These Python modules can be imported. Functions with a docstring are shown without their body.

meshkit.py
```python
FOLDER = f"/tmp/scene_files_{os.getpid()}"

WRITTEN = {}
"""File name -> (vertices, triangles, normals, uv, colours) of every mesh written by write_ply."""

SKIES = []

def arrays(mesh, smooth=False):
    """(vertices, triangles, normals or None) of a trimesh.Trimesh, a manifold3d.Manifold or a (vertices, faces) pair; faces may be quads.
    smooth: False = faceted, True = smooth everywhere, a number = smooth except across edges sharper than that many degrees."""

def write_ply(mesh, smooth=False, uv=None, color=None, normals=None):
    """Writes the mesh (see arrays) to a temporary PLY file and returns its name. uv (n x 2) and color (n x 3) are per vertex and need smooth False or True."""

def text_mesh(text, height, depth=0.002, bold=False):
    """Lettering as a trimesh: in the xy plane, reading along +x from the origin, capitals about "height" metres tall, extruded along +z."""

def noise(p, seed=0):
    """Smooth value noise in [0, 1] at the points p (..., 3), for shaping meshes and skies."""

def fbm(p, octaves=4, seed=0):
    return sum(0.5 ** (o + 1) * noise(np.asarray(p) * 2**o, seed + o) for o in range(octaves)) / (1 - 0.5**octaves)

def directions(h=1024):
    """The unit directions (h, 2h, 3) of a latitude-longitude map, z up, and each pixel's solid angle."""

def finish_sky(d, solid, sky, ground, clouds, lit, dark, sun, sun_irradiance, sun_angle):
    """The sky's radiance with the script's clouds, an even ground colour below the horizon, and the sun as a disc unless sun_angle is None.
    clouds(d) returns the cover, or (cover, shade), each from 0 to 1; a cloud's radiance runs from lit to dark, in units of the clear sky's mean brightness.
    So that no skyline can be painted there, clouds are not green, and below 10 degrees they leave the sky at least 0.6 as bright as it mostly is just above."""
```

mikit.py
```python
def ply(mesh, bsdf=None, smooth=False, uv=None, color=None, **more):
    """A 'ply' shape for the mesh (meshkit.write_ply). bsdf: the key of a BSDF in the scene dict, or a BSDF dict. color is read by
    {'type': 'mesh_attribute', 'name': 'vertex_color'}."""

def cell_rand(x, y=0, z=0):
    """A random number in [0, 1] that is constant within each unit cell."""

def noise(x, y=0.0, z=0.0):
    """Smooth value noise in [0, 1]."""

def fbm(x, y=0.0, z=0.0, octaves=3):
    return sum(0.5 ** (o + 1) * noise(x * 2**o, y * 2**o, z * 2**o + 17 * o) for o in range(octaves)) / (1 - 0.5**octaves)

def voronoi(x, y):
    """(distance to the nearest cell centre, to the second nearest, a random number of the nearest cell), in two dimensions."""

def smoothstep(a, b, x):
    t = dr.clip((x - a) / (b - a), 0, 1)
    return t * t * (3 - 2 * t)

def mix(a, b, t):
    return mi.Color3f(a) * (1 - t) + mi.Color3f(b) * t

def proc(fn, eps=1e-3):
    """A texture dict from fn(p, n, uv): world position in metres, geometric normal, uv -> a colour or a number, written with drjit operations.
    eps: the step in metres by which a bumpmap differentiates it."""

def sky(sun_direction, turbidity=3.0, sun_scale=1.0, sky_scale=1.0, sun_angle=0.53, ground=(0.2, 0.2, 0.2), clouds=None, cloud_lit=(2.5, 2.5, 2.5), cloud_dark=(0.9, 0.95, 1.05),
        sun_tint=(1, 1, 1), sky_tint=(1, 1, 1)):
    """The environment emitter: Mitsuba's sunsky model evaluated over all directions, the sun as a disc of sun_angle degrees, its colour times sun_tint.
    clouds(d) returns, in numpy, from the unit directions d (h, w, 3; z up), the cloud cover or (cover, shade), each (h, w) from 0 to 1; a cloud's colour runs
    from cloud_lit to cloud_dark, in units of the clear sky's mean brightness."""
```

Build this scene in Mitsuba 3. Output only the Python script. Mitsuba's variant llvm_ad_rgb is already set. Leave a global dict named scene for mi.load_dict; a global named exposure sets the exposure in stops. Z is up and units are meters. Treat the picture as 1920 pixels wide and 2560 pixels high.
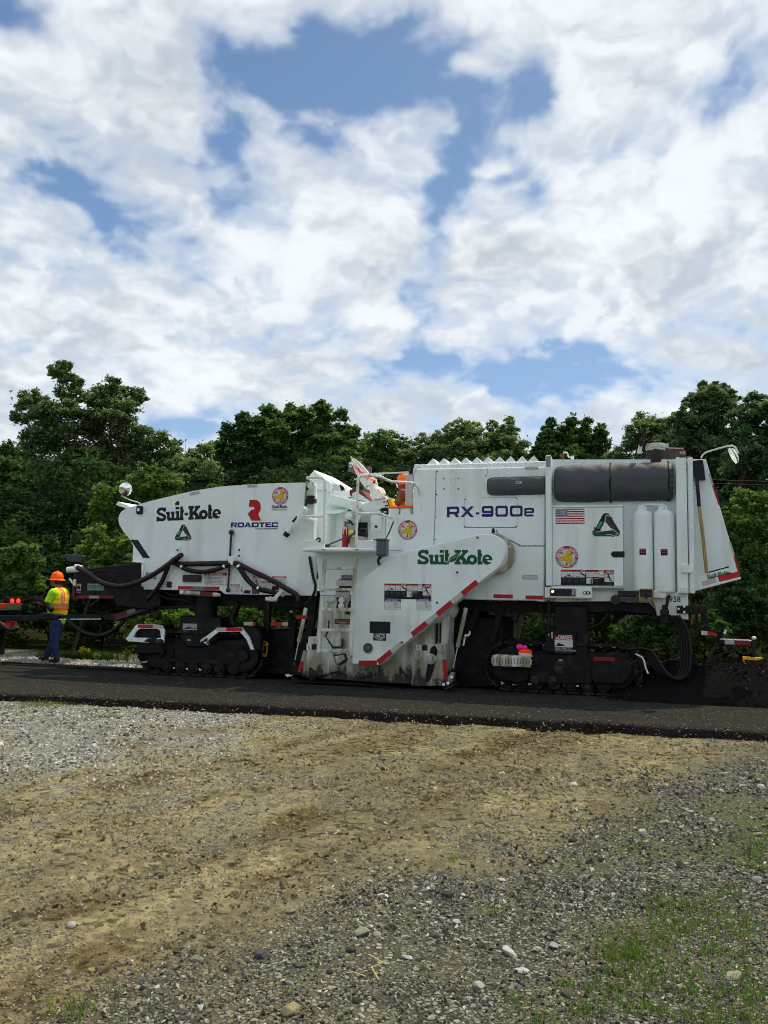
import math, random
import numpy as np, trimesh, drjit as dr, mitsuba as mi, mikit, meshkit, manifold3d
from shapely.geometry import Polygon, LineString, Point, box as sbox
from shapely.ops import unary_union
from shapely import affinity

# ---------------------------------------------------------------- camera, sky, exposure
T = mi.ScalarTransform4f
scene, labels = {}, {}
exposure = 1.95
EYE = np.array([0, 0, 1.5]); PITCH = math.atan(190/2144); ROLL = 0.0142
_f = np.array([0, math.cos(PITCH), math.sin(PITCH)]); _u = np.array([0, -math.sin(PITCH), math.cos(PITCH)])
_up = -math.sin(ROLL)*np.array([1, 0, 0]) + math.cos(ROLL)*_u
scene['camera'] = {'type': 'perspective', 'fov_axis': 'x', 'fov': math.degrees(2*math.atan(960/2144)), 'near_clip': 0.05, 'far_clip': 3000.0,
    'to_world': T().look_at(origin=EYE.tolist(), target=(EYE+_f).tolist(), up=_up.tolist())}
SUN = (0.40, 0.27, 0.87)

def ss(a, b, x):
    t = np.clip((x-a)/(b-a), 0, 1); return t*t*(3-2*t)

# openings of blue sky between the clouds: azimuth, elevation, half widths, strength
GAPS = [[(-0.024, 0.558)][0] + (.085, .040, 1.), [(-0.092, 0.534)][0] + (.06, .026, .9), [(0.083, 0.538)][0] + (.045, .050, .9), [(0.081, 0.485)][0] + (.035, .055, .9),
    [(0.048, 0.429)][0] + (.030, .050, .8), [(0.018, 0.360)][0] + (.040, .045, .75), [(0.055, 0.284)][0] + (.035, .040, .9), [(0.156, 0.546)][0] + (.055, .035, .7), [(0.123, 0.442)][0] + (.06, .03, .45),
    [(0.193, 0.244)][0] + (.075, .019, .95), [(0.151, 0.236)][0] + (.035, .015, .6), [(-0.191, 0.511)][0] + (.040, .060, .75), [(-0.143, 0.565)][0] + (.05, .022, .6), [(-0.275, 0.471)][0] + (.06, .022, .6),
    [(-0.374, 0.427)][0] + (.10, .026, .85), [(-0.312, 0.374)][0] + (.08, .026, .6), [(-0.428, 0.561)][0] + (.045, .030, .95), [(0.406, 0.536)][0] + (.06, .05, .6), [(0.357, 0.515)][0] + (.05, .03, .5), [(0.274, 0.473)][0] + (.06, .03, .5),
    [(-0.400, 0.176)][0] + (.10, .020, .7), [(-0.216, 0.184)][0] + (.06, .022, .8), [(-0.025, 0.278)][0] + (.06, .018, .35), [(-0.228, 0.349)][0] + (.06, .02, .45), [(0.395, 0.287)][0] + (.06, .02, .3), [(0.189, 0.429)][0] + (.05, .02, .55), [(-0.361, 0.544)][0] + (.06, .02, .4), [(-0.105, 0.202)][0] + (.07, .012, .4)]
def clouds(d):
    az, el = np.arctan2(d[..., 0], d[..., 1]), np.arcsin(np.clip(d[..., 2], -1, 1))
    k = 1/(np.maximum(d[..., 2], 0)+.30)
    q = np.stack([d[..., 0]*k, d[..., 1]*k, 0*k], -1)
    w1, w2 = meshkit.fbm(q*6+3, 6, 5)-.5, meshkit.fbm(q*6+40, 6, 9)-.5; h1, h2 = meshkit.fbm(q*22+9, 4, 15)-.5, meshkit.fbm(q*22+70, 4, 19)-.5
    a, e = az+w1*.12+h1*.045, el+w2*.09+h2*.04
    gap = 0
    for ga, ge, ra, re, s in GAPS:
        gap = gap + s*np.exp(-(((a-ga)/ra)**2+((e-ge)/re)**2))
    wq = q+np.stack([w1+h1*.22, w2+h2*.22, 0*w1], -1)*.14
    big = meshkit.fbm(wq*3, 3, 2); mid = meshkit.fbm(wq*np.array([9., 8., 1])+11, 3, 3); fine = meshkit.fbm(wq*np.array([24., 24., 1])+5, 5, 13); grain = meshkit.fbm(wq*75+5, 3, 33)
    front = np.exp(-(az/.75)**2)
    away = (1-front)*1.2*np.clip(.60-meshkit.fbm(q*1.9+7, 4, 21), 0, 1)
    t = .66+(big-.5)*.7+(mid-.5)*1.35+(fine-.5)*.62+(grain-.5)*.18-np.minimum(gap, 1.1)*.80-away
    cover = 1-np.exp(-3.2*np.maximum(t+.17, 0)**1.8)
    shade = np.clip(.34+(meshkit.fbm(wq*5+23, 4, 8)-.5)*1.7-(mid-.5)*.8-(fine-.5)*1.3-(grain-.5)*.4, 0, 1)
    return cover, shade*ss(.3, .9, cover)
scene['sky'] = mikit.sky(SUN, turbidity=3.0, sun_scale=.62, sky_scale=1.0, sun_angle=0.8, sun_tint=(1.0, 1.025, .92), clouds=clouds, cloud_lit=(2.62, 2.74, 2.82), cloud_dark=(1.62, 1.76, 1.88), ground=(.13, .13, .11), sky_tint=(1.04, 1.03, 1.0))

# ---------------------------------------------------------------- helpers
TH, Y0 = math.radians(16.5), 12.55
EX, EY = np.array([math.cos(TH), -math.sin(TH), 0]), np.array([math.sin(TH), math.cos(TH), 0])
M4 = np.eye(4); M4[:3, 0], M4[:3, 1], M4[:3, 3] = EX, EY, (0, Y0, 0)
MT = T(M4.tolist())          # road frame (x along the road, y away from the camera) to world
def to_world(v): return np.asarray(v)@M4[:3, :3].T + M4[:3, 3]
def to_road(x, y):
    q = np.stack([x, y-Y0, 0*x], -1); return q@EX, q@EY
def lin(h):
    c = np.array([int(h[i:i+2], 16)/255 for i in (1, 3, 5)]); return np.where(c < .04045, c/12.92, ((c+.055)/1.055)**2.4)
def key_for(name, parent=None):
    k = (parent+'__' if parent else '')+name; b, i = k, 0
    while k in scene or k in labels or any(x.startswith(k+'__') for x in ()):
        i += 1; k = f'{b}_{i:03d}'
    return k
VCOL = {'vc', 'vcm', 'stone', 'leaf', 'blade', 'cloth'}
def add(name, mesh, mat, parent=None, smooth=False, col=None, tw=MT, label=None, cat=None, group=None, kind=None):
    k = key_for(name, parent)
    if isinstance(mesh, (list, tuple)) and not isinstance(mesh[0], np.ndarray): mesh = trimesh.util.concatenate(list(mesh))
    kw = {}
    if mat in VCOL:
        v = meshkit.arrays(mesh, False)[0] if smooth is False else None
        if smooth not in (False, True):
            mesh = trimesh.graph.smooth_shade(mesh, angle=np.radians(smooth), facet_minarea=None); smooth = True
        n = len(mesh.vertices) if hasattr(mesh, 'vertices') else len(mesh[0])
        c = np.asarray(col if col is not None else (.5, .5, .5), float)
        kw['color'] = np.broadcast_to(c, (n, 3)) if c.ndim == 1 else c
    scene[k] = mikit.ply(mesh, mat, smooth=smooth, **kw)
    if tw is not None: scene[k]['to_world'] = tw
    p = {}
    if label: p['label'] = label
    if cat: p['category'] = cat
    if group: p['group'] = group
    if kind: p['kind'] = kind
    if p: labels[k] = p
    return k
def thing(name, label, cat, group=None):
    k = key_for(name); labels[k] = {'label': label, 'category': cat}
    if group: labels[k]['group'] = group
    return k
def J(*m): return trimesh.util.concatenate([x for y in m for x in (y if isinstance(y, (list, tuple)) else [y])])
def ex(pts, y0, y1, c=0.0, holes=()):
    """outline in the x-z plane extruded from y0 (near) to y1, near and far edges chamfered by c"""
    pg = Polygon(pts, holes)
    if not pg.is_valid: pg = pg.buffer(0)
    out = []
    def slab(g, a, b):
        m = trimesh.creation.extrude_polygon(g, b-a, engine='earcut'); v = np.array(m.vertices)
        m.vertices = np.stack([v[:, 0], a+v[:, 2], v[:, 1]], 1); m.invert(); return m
    gs = lambda g: list(getattr(g, 'geoms', [g]))
    if c > 0 and not holes:
        r = np.array(pg.exterior.coords)[:-1]
        if not pg.exterior.is_ccw: r = r[::-1]
        e = np.roll(r, -1, 0)-r; e /= np.linalg.norm(e, axis=1, keepdims=True)+1e-9
        n = np.stack([-e[:, 1], e[:, 0]], 1); b = n+np.roll(n, 1, 0)
        b = b/np.maximum((b*b).sum(1, keepdims=True), .7)*2*c
        ins = r+b; k = len(r)
        if Polygon(ins).is_valid and Polygon(ins).area > .3*pg.area:
            rings = [(ins, y0), (r, y0+c), (r, y1-c), (ins, y1)]
            v = np.vstack([np.stack([q[:, 0], np.full(k, y), q[:, 1]], 1) for q, y in rings]); f = []
            i = np.arange(k); j = (i+1) % k
            for s in range(3):
                f += [np.stack([s*k+i, s*k+j, (s+1)*k+j], 1), np.stack([s*k+i, (s+1)*k+j, (s+1)*k+i], 1)]
            tv, tf = trimesh.creation.triangulate_polygon(Polygon(ins), engine='earcut')
            idx = np.array([np.argmin(((ins-p)**2).sum(1)) for p in tv]); tf = idx[tf]
            f += [tf, tf[:, ::-1]+3*k]
            return trimesh.Trimesh(v, np.vstack(f), process=False)
    for g in gs(pg): out.append(slab(g, y0, y1))
    return J(out)
def bx(x0, x1, y0, y1, z0, z1, c=.006):
    x0, x1 = sorted((x0, x1)); y0, y1 = sorted((y0, y1)); z0, z1 = sorted((z0, z1))
    c = min(c, .3*min(x1-x0, y1-y0, z1-z0))
    if c <= 0:
        m = trimesh.creation.box((x1-x0, y1-y0, z1-z0)); m.apply_translation(((x0+x1)/2, (y0+y1)/2, (z0+z1)/2)); return m
    p = []
    for sx in (0, 1):
        for sy in (0, 1):
            for sz in (0, 1):
                q = np.array([(x0, x1)[sx], (y0, y1)[sy], (z0, z1)[sz]]); s = np.array([1-2*sx, 1-2*sy, 1-2*sz])*c
                for a in range(3):
                    w = q.copy(); w[[i for i in range(3) if i != a]] += s[[i for i in range(3) if i != a]]; p.append(w)
    return trimesh.convex.convex_hull(np.array(p))
def spline(p, n=8):
    p = np.asarray(p, float); q = np.vstack([2*p[0]-p[1], p, 2*p[-1]-p[-2]]); out = []
    for i in range(len(p)-1):
        a, b, c, d = q[i:i+4]; t = np.linspace(0, 1, n, endpoint=False)[:, None]
        out.append(.5*(2*b+(c-a)*t+(2*a-5*b+4*c-d)*t**2+(3*b-a-3*c+d)*t**3))
    return np.vstack(out+[p[-1:]])
def fillet(p, r, n=5):
    p = [np.asarray(x, float) for x in p]; out = [p[0]]
    for a, b, c in zip(p, p[1:], p[2:]):
        u, w = a-b, c-b; lu, lw = np.linalg.norm(u), np.linalg.norm(w); k = min(r, .45*lu, .45*lw)
        s, e = b+u/lu*k, b+w/lw*k
        for t in np.linspace(0, 1, n): out.append((1-t)**2*s+2*t*(1-t)*b+t*t*e)
    return np.array(out+[p[-1]])
def tube(p, r, n=10):
    p = np.asarray(p, float); t = np.gradient(p, axis=0); t /= np.linalg.norm(t, axis=1, keepdims=True)+1e-12
    a = np.cross(t[0], [0, 0, 1.] if abs(t[0][2]) < .9 else [1., 0, 0]); A = []
    for k in t:
        a = a-k*(a@k); a /= np.linalg.norm(a); A.append(a)
    A = np.array(A); B = np.cross(t, A); g = np.arange(n)*2*np.pi/n
    rr = np.broadcast_to(np.asarray(r, float), (len(p),))[:, None, None]
    v = (p[:, None]+rr*(np.cos(g)[None, :, None]*A[:, None]+np.sin(g)[None, :, None]*B[:, None])).reshape(-1, 3)
    i, j = [q.ravel() for q in np.meshgrid(np.arange(len(p)-1), np.arange(n), indexing='ij')]; k = (j+1) % n
    f = np.vstack([np.stack([i*n+j, i*n+k, (i+1)*n+k], 1), np.stack([i*n+j, (i+1)*n+k, (i+1)*n+j], 1)])
    L = len(v); v = np.vstack([v, p[:1], p[-1:]]); q = np.arange(n); e = (len(p)-1)*n
    f = np.vstack([f, np.stack([q*0+L, (q+1) % n, q], 1), np.stack([q*0+L+1, e+q, e+(q+1) % n], 1)])
    return trimesh.Trimesh(v, f, process=False)
def lathe(prof, p, axis=(0, 0, 1), n=24):
    """profile [(radius, height)] turned about an axis through p"""
    prof = np.asarray(prof, float); ax = np.asarray(axis, float); ax /= np.linalg.norm(ax)
    a = np.cross(ax, [0, 0, 1.] if abs(ax[2]) < .9 else [1., 0, 0]); a /= np.linalg.norm(a); b = np.cross(ax, a); g = np.arange(n)*2*np.pi/n
    v = np.vstack([np.asarray(p)+ax*h+r*(np.cos(g)[:, None]*a+np.sin(g)[:, None]*b) for r, h in prof])
    i, j = [q.ravel() for q in np.meshgrid(np.arange(len(prof)-1), np.arange(n), indexing='ij')]; k = (j+1) % n
    f = np.vstack([np.stack([i*n+j, i*n+k, (i+1)*n+k], 1), np.stack([i*n+j, (i+1)*n+k, (i+1)*n+j], 1)])
    m = trimesh.Trimesh(v, f, process=False)
    caps = []
    for e, s in ((0, -1), (len(prof)-1, 1)):
        c = np.asarray(p)+ax*prof[e][1]; q = np.arange(n)
        caps.append(trimesh.Trimesh(np.vstack([v[e*n:(e+1)*n], c]), np.stack([q, (q+1) % n, q*0+n], 1)[:, ::s], process=False))
    return J(m, caps)
def cyl(p, q, r, n=18, c=.004):
    p, q = np.asarray(p, float), np.asarray(q, float); L = np.linalg.norm(q-p); c = min(c, .3*L, .5*r)
    return lathe([(r-c, 0), (r, c), (r, L-c), (r-c, L)], p, q-p, n)
def bar(p, q, w, h, up=(0, 0, 1), c=.004):
    """rectangular bar from p to q: w across, h along up"""
    p, q = np.asarray(p, float), np.asarray(q, float); L = np.linalg.norm(q-p); m = bx(0, L, -w/2, w/2, -h/2, h/2, c)
    x = (q-p)/L; up = (0, 1, 0) if abs(x@np.array(up)) > .97 else up; y = np.cross(up, x); y /= np.linalg.norm(y); z = np.cross(x, y)
    R = np.eye(4); R[:3, 0], R[:3, 1], R[:3, 2], R[:3, 3] = x, y, z, p; m.apply_transform(R); return m
def ball(p, r, s=(1, 1, 1), sub=2):
    m = trimesh.creation.icosphere(subdivisions=sub, radius=1.0); m.apply_scale(np.array(s)*r); m.apply_translation(p); return m
def xz(p, y): return [(a, y, b) for a, b in p]
_txt = {}
def text2(s, bold=True):
    if (s, bold) not in _txt:
        m = meshkit.text_mesh(s, 1.0, .002, bold); v, f = np.array(m.vertices), np.array(m.faces)
        n = m.face_normals; k = n[:, 2] > .9; f = f[k]; u, inv = np.unique(f, return_inverse=True)
        _txt[s, bold] = (v[u][:, :2], inv.reshape(-1, 3))
    return _txt[s, bold]
def put_text(s, x, z, h, Y, w=None, rot=0.0, bold=True, center=False):
    v, f = text2(s, bold); v = v.copy(); v[:, 0] -= v[:, 0].min(); wd = v[:, 0].max()
    sx = h if w is None else w/wd
    v = v*[sx, h]
    if center: v -= [wd*sx/2, h/2]
    c, q = math.cos(rot), math.sin(rot); v = np.stack([x+v[:, 0]*c-v[:, 1]*q, z+v[:, 0]*q+v[:, 1]*c], 1)
    return trimesh.Trimesh(np.stack([v[:, 0], np.full(len(v), Y), v[:, 1]], 1), f[:, ::-1], process=False)
def flat(g, Y):
    out = []
    for q in getattr(g, 'geoms', [g]):
        if q.area < 1e-7 or q.geom_type != 'Polygon': continue
        v, f = trimesh.creation.triangulate_polygon(q, engine='earcut')
        out.append(trimesh.Trimesh(np.stack([v[:, 0], np.full(len(v), Y), v[:, 1]], 1), f, process=False))
    return out
def decal(name, parent, Y, items, texts=(), label=None, tw=MT, mat='vc', shape=None):
    """printed sheet on the face at depth Y: items = (outline, colour), later ones over earlier ones; texts = (mesh, colour)"""
    ms, cs, top = [], [], None
    for g, c in reversed(items):
        g = g if not isinstance(g, (list, tuple)) else Polygon(g)
        g = g.buffer(0); vis = g if top is None else g.difference(top)
        top = g if top is None else top.union(g)
        for m in flat(vis, Y-.004): ms.append(m); cs.append(np.tile(c, (len(m.vertices), 1)))
    for m, c in texts: ms.append(m); cs.append(np.tile(c, (len(m.vertices), 1)))
    m = trimesh.util.concatenate(ms)
    if shape is not None: m.vertices = shape(np.array(m.vertices))
    return add(name, m, mat, parent, col=np.vstack(cs), label=label, tw=tw)
def R4(x0, z0, x1, z1): return sbox(min(x0, x1), min(z0, z1), max(x0, x1), max(z0, z1))
def ln(p, w): return LineString(p).buffer(w/2, cap_style=2, join_style=2)

# ---------------------------------------------------------------- materials
fbm, nz, vor, sst, mix = mikit.fbm, mikit.noise, mikit.voronoi, mikit.smoothstep, mikit.mix
def two(b): return {'type': 'twosided', 'bsdf': b}
def pr(col, rough=.5, **k):
    return two({'type': 'principled', 'base_color': col if isinstance(col, dict) else {'type': 'rgb', 'value': list(map(float, col))}, 'roughness': rough, **k})
def along(p): return p.x*float(EX[0])+p.y*float(EX[1])
def f_white(p, n, uv):
    a = along(p); st = fbm(a*7, p.z*.9, p.y*2, 4); sp = fbm(a*2.1, p.z*2.1, 3.0, 4); fl = nz(a*55, p.z*55, p.y*30)
    d = sst(.52, .74, st)*.20+sst(.48, .72, sp)*.12+sst(.93, .97, fl)*.22
    low = sst(1.9, .5, p.z)*sst(.3, .75, sp+.25*st)*.3
    return mix((.69, .765, .765), (.33, .335, .30), dr.clip(d+low, 0, 1))
def f_dirty(p, n, uv):
    a = along(p); g = fbm(a*5, p.z*2.2, p.y*3, 5); st = fbm(a*16, p.z*1.6, 2.0, 4); fl = fbm(a*30, p.z*30, 1.0, 3)
    lo = sst(.75, .02, p.z)
    rough = sst(.30, .62, g*.6+st*.5+lo*.42-.12)
    tar = sst(.50, .68, st*.62+lo*.62-.26+fl*.25)
    return mix(mix((.52, .56, .50), (.22, .215, .14), rough), (.018, .017, .015), tar)
def f_wrap(p, n, uv):
    a = along(p); g = fbm(a*6, p.z*14, p.y*6, 4); c = nz(a*240, p.z*240, 0.)
    top = sst(3.16, 3.36, p.z)*sst(.3, .7, g+.15)
    return mix(mix((.026, .033, .040), (.062, .074, .084), g*.7+c*.3), (.30, .25, .20), top*.8)
def f_rust(p, n, uv):
    g = fbm(p.x*22, p.y*22, p.z*22, 4); b = sst(3.50, 3.36, p.z)
    return mix(mix((.52, .50, .45), (.24, .17, .11), sst(.56, .78, g)), (.012, .01, .009), sst(.45, .6, b*.75+g*.35))
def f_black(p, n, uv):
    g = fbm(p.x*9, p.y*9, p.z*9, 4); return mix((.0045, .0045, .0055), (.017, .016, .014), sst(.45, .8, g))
def f_grime(p, n, uv):
    g = fbm(p.x*14, p.y*14, p.z*14, 4); return mix((.010, .0095, .009), (.05, .044, .036), sst(.4, .75, g))
def f_rail(p, n, uv):
    g = fbm(p.x*40, p.y*40, p.z*22, 3); return mix((.66, .68, .66), (.25, .24, .21), sst(.62, .80, g))
def f_wood(p, n, uv):
    g = fbm(p.x*60, p.y*60, p.z*6, 4); return mix((.36, .24, .08), (.16, .10, .05), sst(.35, .75, g))
def f_pole(p, n, uv):
    g = fbm(p.x*50, p.y*50, p.z*3, 4); return mix((.26, .21, .15), (.10, .08, .06), sst(.3, .75, g))
def f_bark(p, n, uv):
    g = fbm(p.x*14, p.y*14, p.z*5, 4); return mix((.05, .042, .032), (.02, .017, .014), g)
def f_asphalt(p, n, uv):
    a = along(p); b = p.x*float(EY[0])+(p.y-Y0)*float(EY[1])
    g = nz(p.x*70, p.y*70, 0.); g2 = nz(p.x*190, p.y*190, 3.); l = fbm(a*.5, b*5, 1.0, 4); l2 = fbm(p.x*1.1, p.y*1.1, 9.0, 3)
    base = mix((.0215, .0217, .0200), (.0375, .0375, .0340), l*.6+l2*.4)
    base = mix((.0085, .008, .008), base, sst(.060, .088, p.z+.02*(b > -1.)))*(.55+.9*g*.6+.45*g2)
    return mix(base, (.32, .30, .26), sst(.87, .95, nz(p.x*48, p.y*48, 7.))*.55)
def ruts(x, y, S=sst, N=nz):
    q = x*.86-y*.51; s = x*.51+y*.86
    w = q+.12*(N(s*.7, q*.4, 2.)-.5)
    a = S(.24, .05, abs(w+3.38)); b = S(.24, .05, abs(w+5.03)); c = S(.17, .03, abs(w+4.32)); d = S(.15, .03, abs(w+2.86)); return a*.9+b*.75+c*.45+d*.4, q, s
def f_ground(p, n, uv):
    x, y = p.x, p.y; r, q, s = ruts(x, y)
    big = fbm(x*.55, y*.55, 4., 4); st = fbm(q*2.6, s*.42, 6., 4); med = fbm(x*3.3, y*3.3, 8., 4); fin = fbm(x*24, y*24, 2., 3)
    hi = -2.45+.20*(y-3); lo = -5.35-.27*(y-6)
    e = (big-.5)*1.5+(med-.5)*.8
    dirt = sst(-.45, .35, q-lo+e)*sst(-.5, .4, hi-q+e)
    dirt = dr.clip(dirt*(.20+1.0*sst(.25, .62, st*.75+med*.35)), 0, 1)
    dcol = mix((.300, .264, .152), (.180, .150, .086), sst(.38, .66, st*.6+med*.4))
    dcol = mix(dcol, (.105, .075, .038), dr.clip(r*(.30+1.0*sst(.35, .65, med)), 0, 1)*.85)
    dcol = dcol*(.40+1.15*fin)
    dcol = mix(dcol, (.165, .155, .105), .45*sst(.40, .62, fbm(x*1.7, y*1.7, 14., 4)))
    dcol = dcol*(1-.6*sst(.60, .74, fbm(x*17, y*17, 5., 3)))
    d1, d2, rn = vor(x*42, y*42); d3, d4, rn2 = vor(x*19, y*19)
    far = sst(4.5, 8., y)*sst(.6, -.6, x+.1*y)
    gcol = mix((.160, .163, .128), (.34, .345, .325), far)
    cell = sst(.0, .25, d2-d1)*(.22+1.35*rn*rn+.35*rn)
    gcol = gcol*(.16+.98*cell)
    gcol = mix(gcol, (.20, .180, .105), .30*sst(.35, .65, med))
    gcol = mix(gcol, (.075, .10, .03), .65*sst(.40, .60, big*.6+med*.4)*sst(.1, .9, x-.30*(y-3.2))*sst(7., 5.5, y))
    c = mix(gcol, dcol, dirt)
    rx, ry = to_road_dr(x, y)
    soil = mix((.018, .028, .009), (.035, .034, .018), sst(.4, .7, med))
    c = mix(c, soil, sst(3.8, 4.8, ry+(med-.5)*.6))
    moss = sst(.62, .3, dr.sqrt(dr.square((rx+4.35)/.42)+dr.square((ry+2.95)/.13))*.55+med*.2)
    return mix(c, (.13, .15, .03), moss*.7)
def to_road_dr(x, y): return x*float(EX[0])+(y-Y0)*float(EX[1]), x*float(EY[0])+(y-Y0)*float(EY[1])
def f_gbump(p, n, uv):
    d1, d2, rn = vor(p.x*42, p.y*42)
    return .012*sst(.0, .3, d2-d1)*rn+.035*fbm(p.x*11, p.y*11, 1., 4)
scene.update(
    white=pr(mikit.proc(f_white), .38, specular=.4), dirty=pr(mikit.proc(f_dirty), .6), black=pr(mikit.proc(f_black), .55, specular=.18), soiled=pr(mikit.proc(lambda p, n, uv: mix((.010, .0095, .0085), (.036, .032, .025), sst(.45, .75, fbm(p.x*14, p.y*14, p.z*14, 4)))), .75, specular=.15), grime=pr(mikit.proc(f_grime), .7, specular=.2),
    rubber=pr((.006, .006, .0065), .5, specular=.25), wrap=pr(mikit.proc(f_wrap), .62), rust=pr(mikit.proc(f_rust), .65), rail=pr(mikit.proc(f_rail), .4),
    steel={'type': 'twosided', 'bsdf': {'type': 'roughconductor', 'material': 'Cr', 'alpha': .15}}, mirror={'type': 'twosided', 'bsdf': {'type': 'roughconductor', 'material': 'Ag', 'alpha': .02}},
    vc=pr({'type': 'mesh_attribute', 'name': 'vertex_color'}, .42, specular=.25), vcm=pr({'type': 'mesh_attribute', 'name': 'vertex_color'}, .75), cloth=pr({'type': 'mesh_attribute', 'name': 'vertex_color'}, .85),
    stone=two({'type': 'diffuse', 'reflectance': {'type': 'mesh_attribute', 'name': 'vertex_color'}}),
    leaf={'type': 'principledthin', 'base_color': {'type': 'mesh_attribute', 'name': 'vertex_color'}, 'roughness': .5, 'diff_trans': 1.0, 'spec_trans': 0.0},
    wood=pr(mikit.proc(f_wood), .5), pole=pr(mikit.proc(f_pole), .8), bark=pr(mikit.proc(f_bark), .9),
    asphalt=two({'type': 'diffuse', 'reflectance': mikit.proc(f_asphalt)}),
    ground=two({'type': 'bumpmap', 'texture': mikit.proc(f_gbump, .004), 'scale': 1.0, 'bsdf': {'type': 'diffuse', 'reflectance': mikit.proc(f_ground)}}))
lamp_red = {'type': 'area', 'radiance': {'type': 'rgb', 'value': [2.2, .12, .08]}}
# ---------------------------------------------------------------- ground and road
def nnz(x, y, z=0.): return meshkit.noise(np.stack([x, y, np.broadcast_to(np.asarray(z, float), np.shape(x))], -1))
def nfb(x, y, z=0., o=4): return meshkit.fbm(np.stack([x, y, np.broadcast_to(np.asarray(z, float), np.shape(x))], -1), o)
def edge_y(X):
    Xc = np.clip(X, -6, 6); e = -2.36+.045*Xc-.006*Xc**2
    return e+np.where(X < -6, (X+6)*.10, 0)-np.where(X > 6, (X-6)*.012, 0)
FAR_Y = 2.7
def road_z(Y): return np.where(Y < .2, .09+.0*Y, .09-.076*(Y-.2))
def road_top(X, Y): return road_z(Y)
def ground_z(X, Y):
    w = to_world(np.stack([X, Y, 0*X], -1)); x, y = w[..., 0], w[..., 1]
    r, q, s = ruts(x, y, ss, nnz)
    near = (np.abs(x) < 7) & (y < 14)
    z = np.where(near, -.030*r*(.4+nfb(x*3, y*3, 1.))+.030*(nfb(x*1.3, y*1.3, 5.)-.5)+.022*(nfb(x*6, y*6, 9.)-.5), .03*(nfb(x*.4, y*.4, 5.)-.5))
    under = ss(edge_y(X)-.10, edge_y(X)+.25, Y)
    z = z*(1-under)-.25*under
    verge = -.075+.05*(nfb(X*.9, Y*.9, 2.)-.5)+.03*(Y-FAR_Y)
    back = ss(4.6, 7.5, Y)*-.35+ss(12, 40, Y)*1.8+ss(60, 300, Y)*9
    v = ss(FAR_Y-.25, FAR_Y-.02, Y)
    return z*(1-v)+(np.where(Y < 4.6, verge, verge*0-.02)+back)*v
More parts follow.
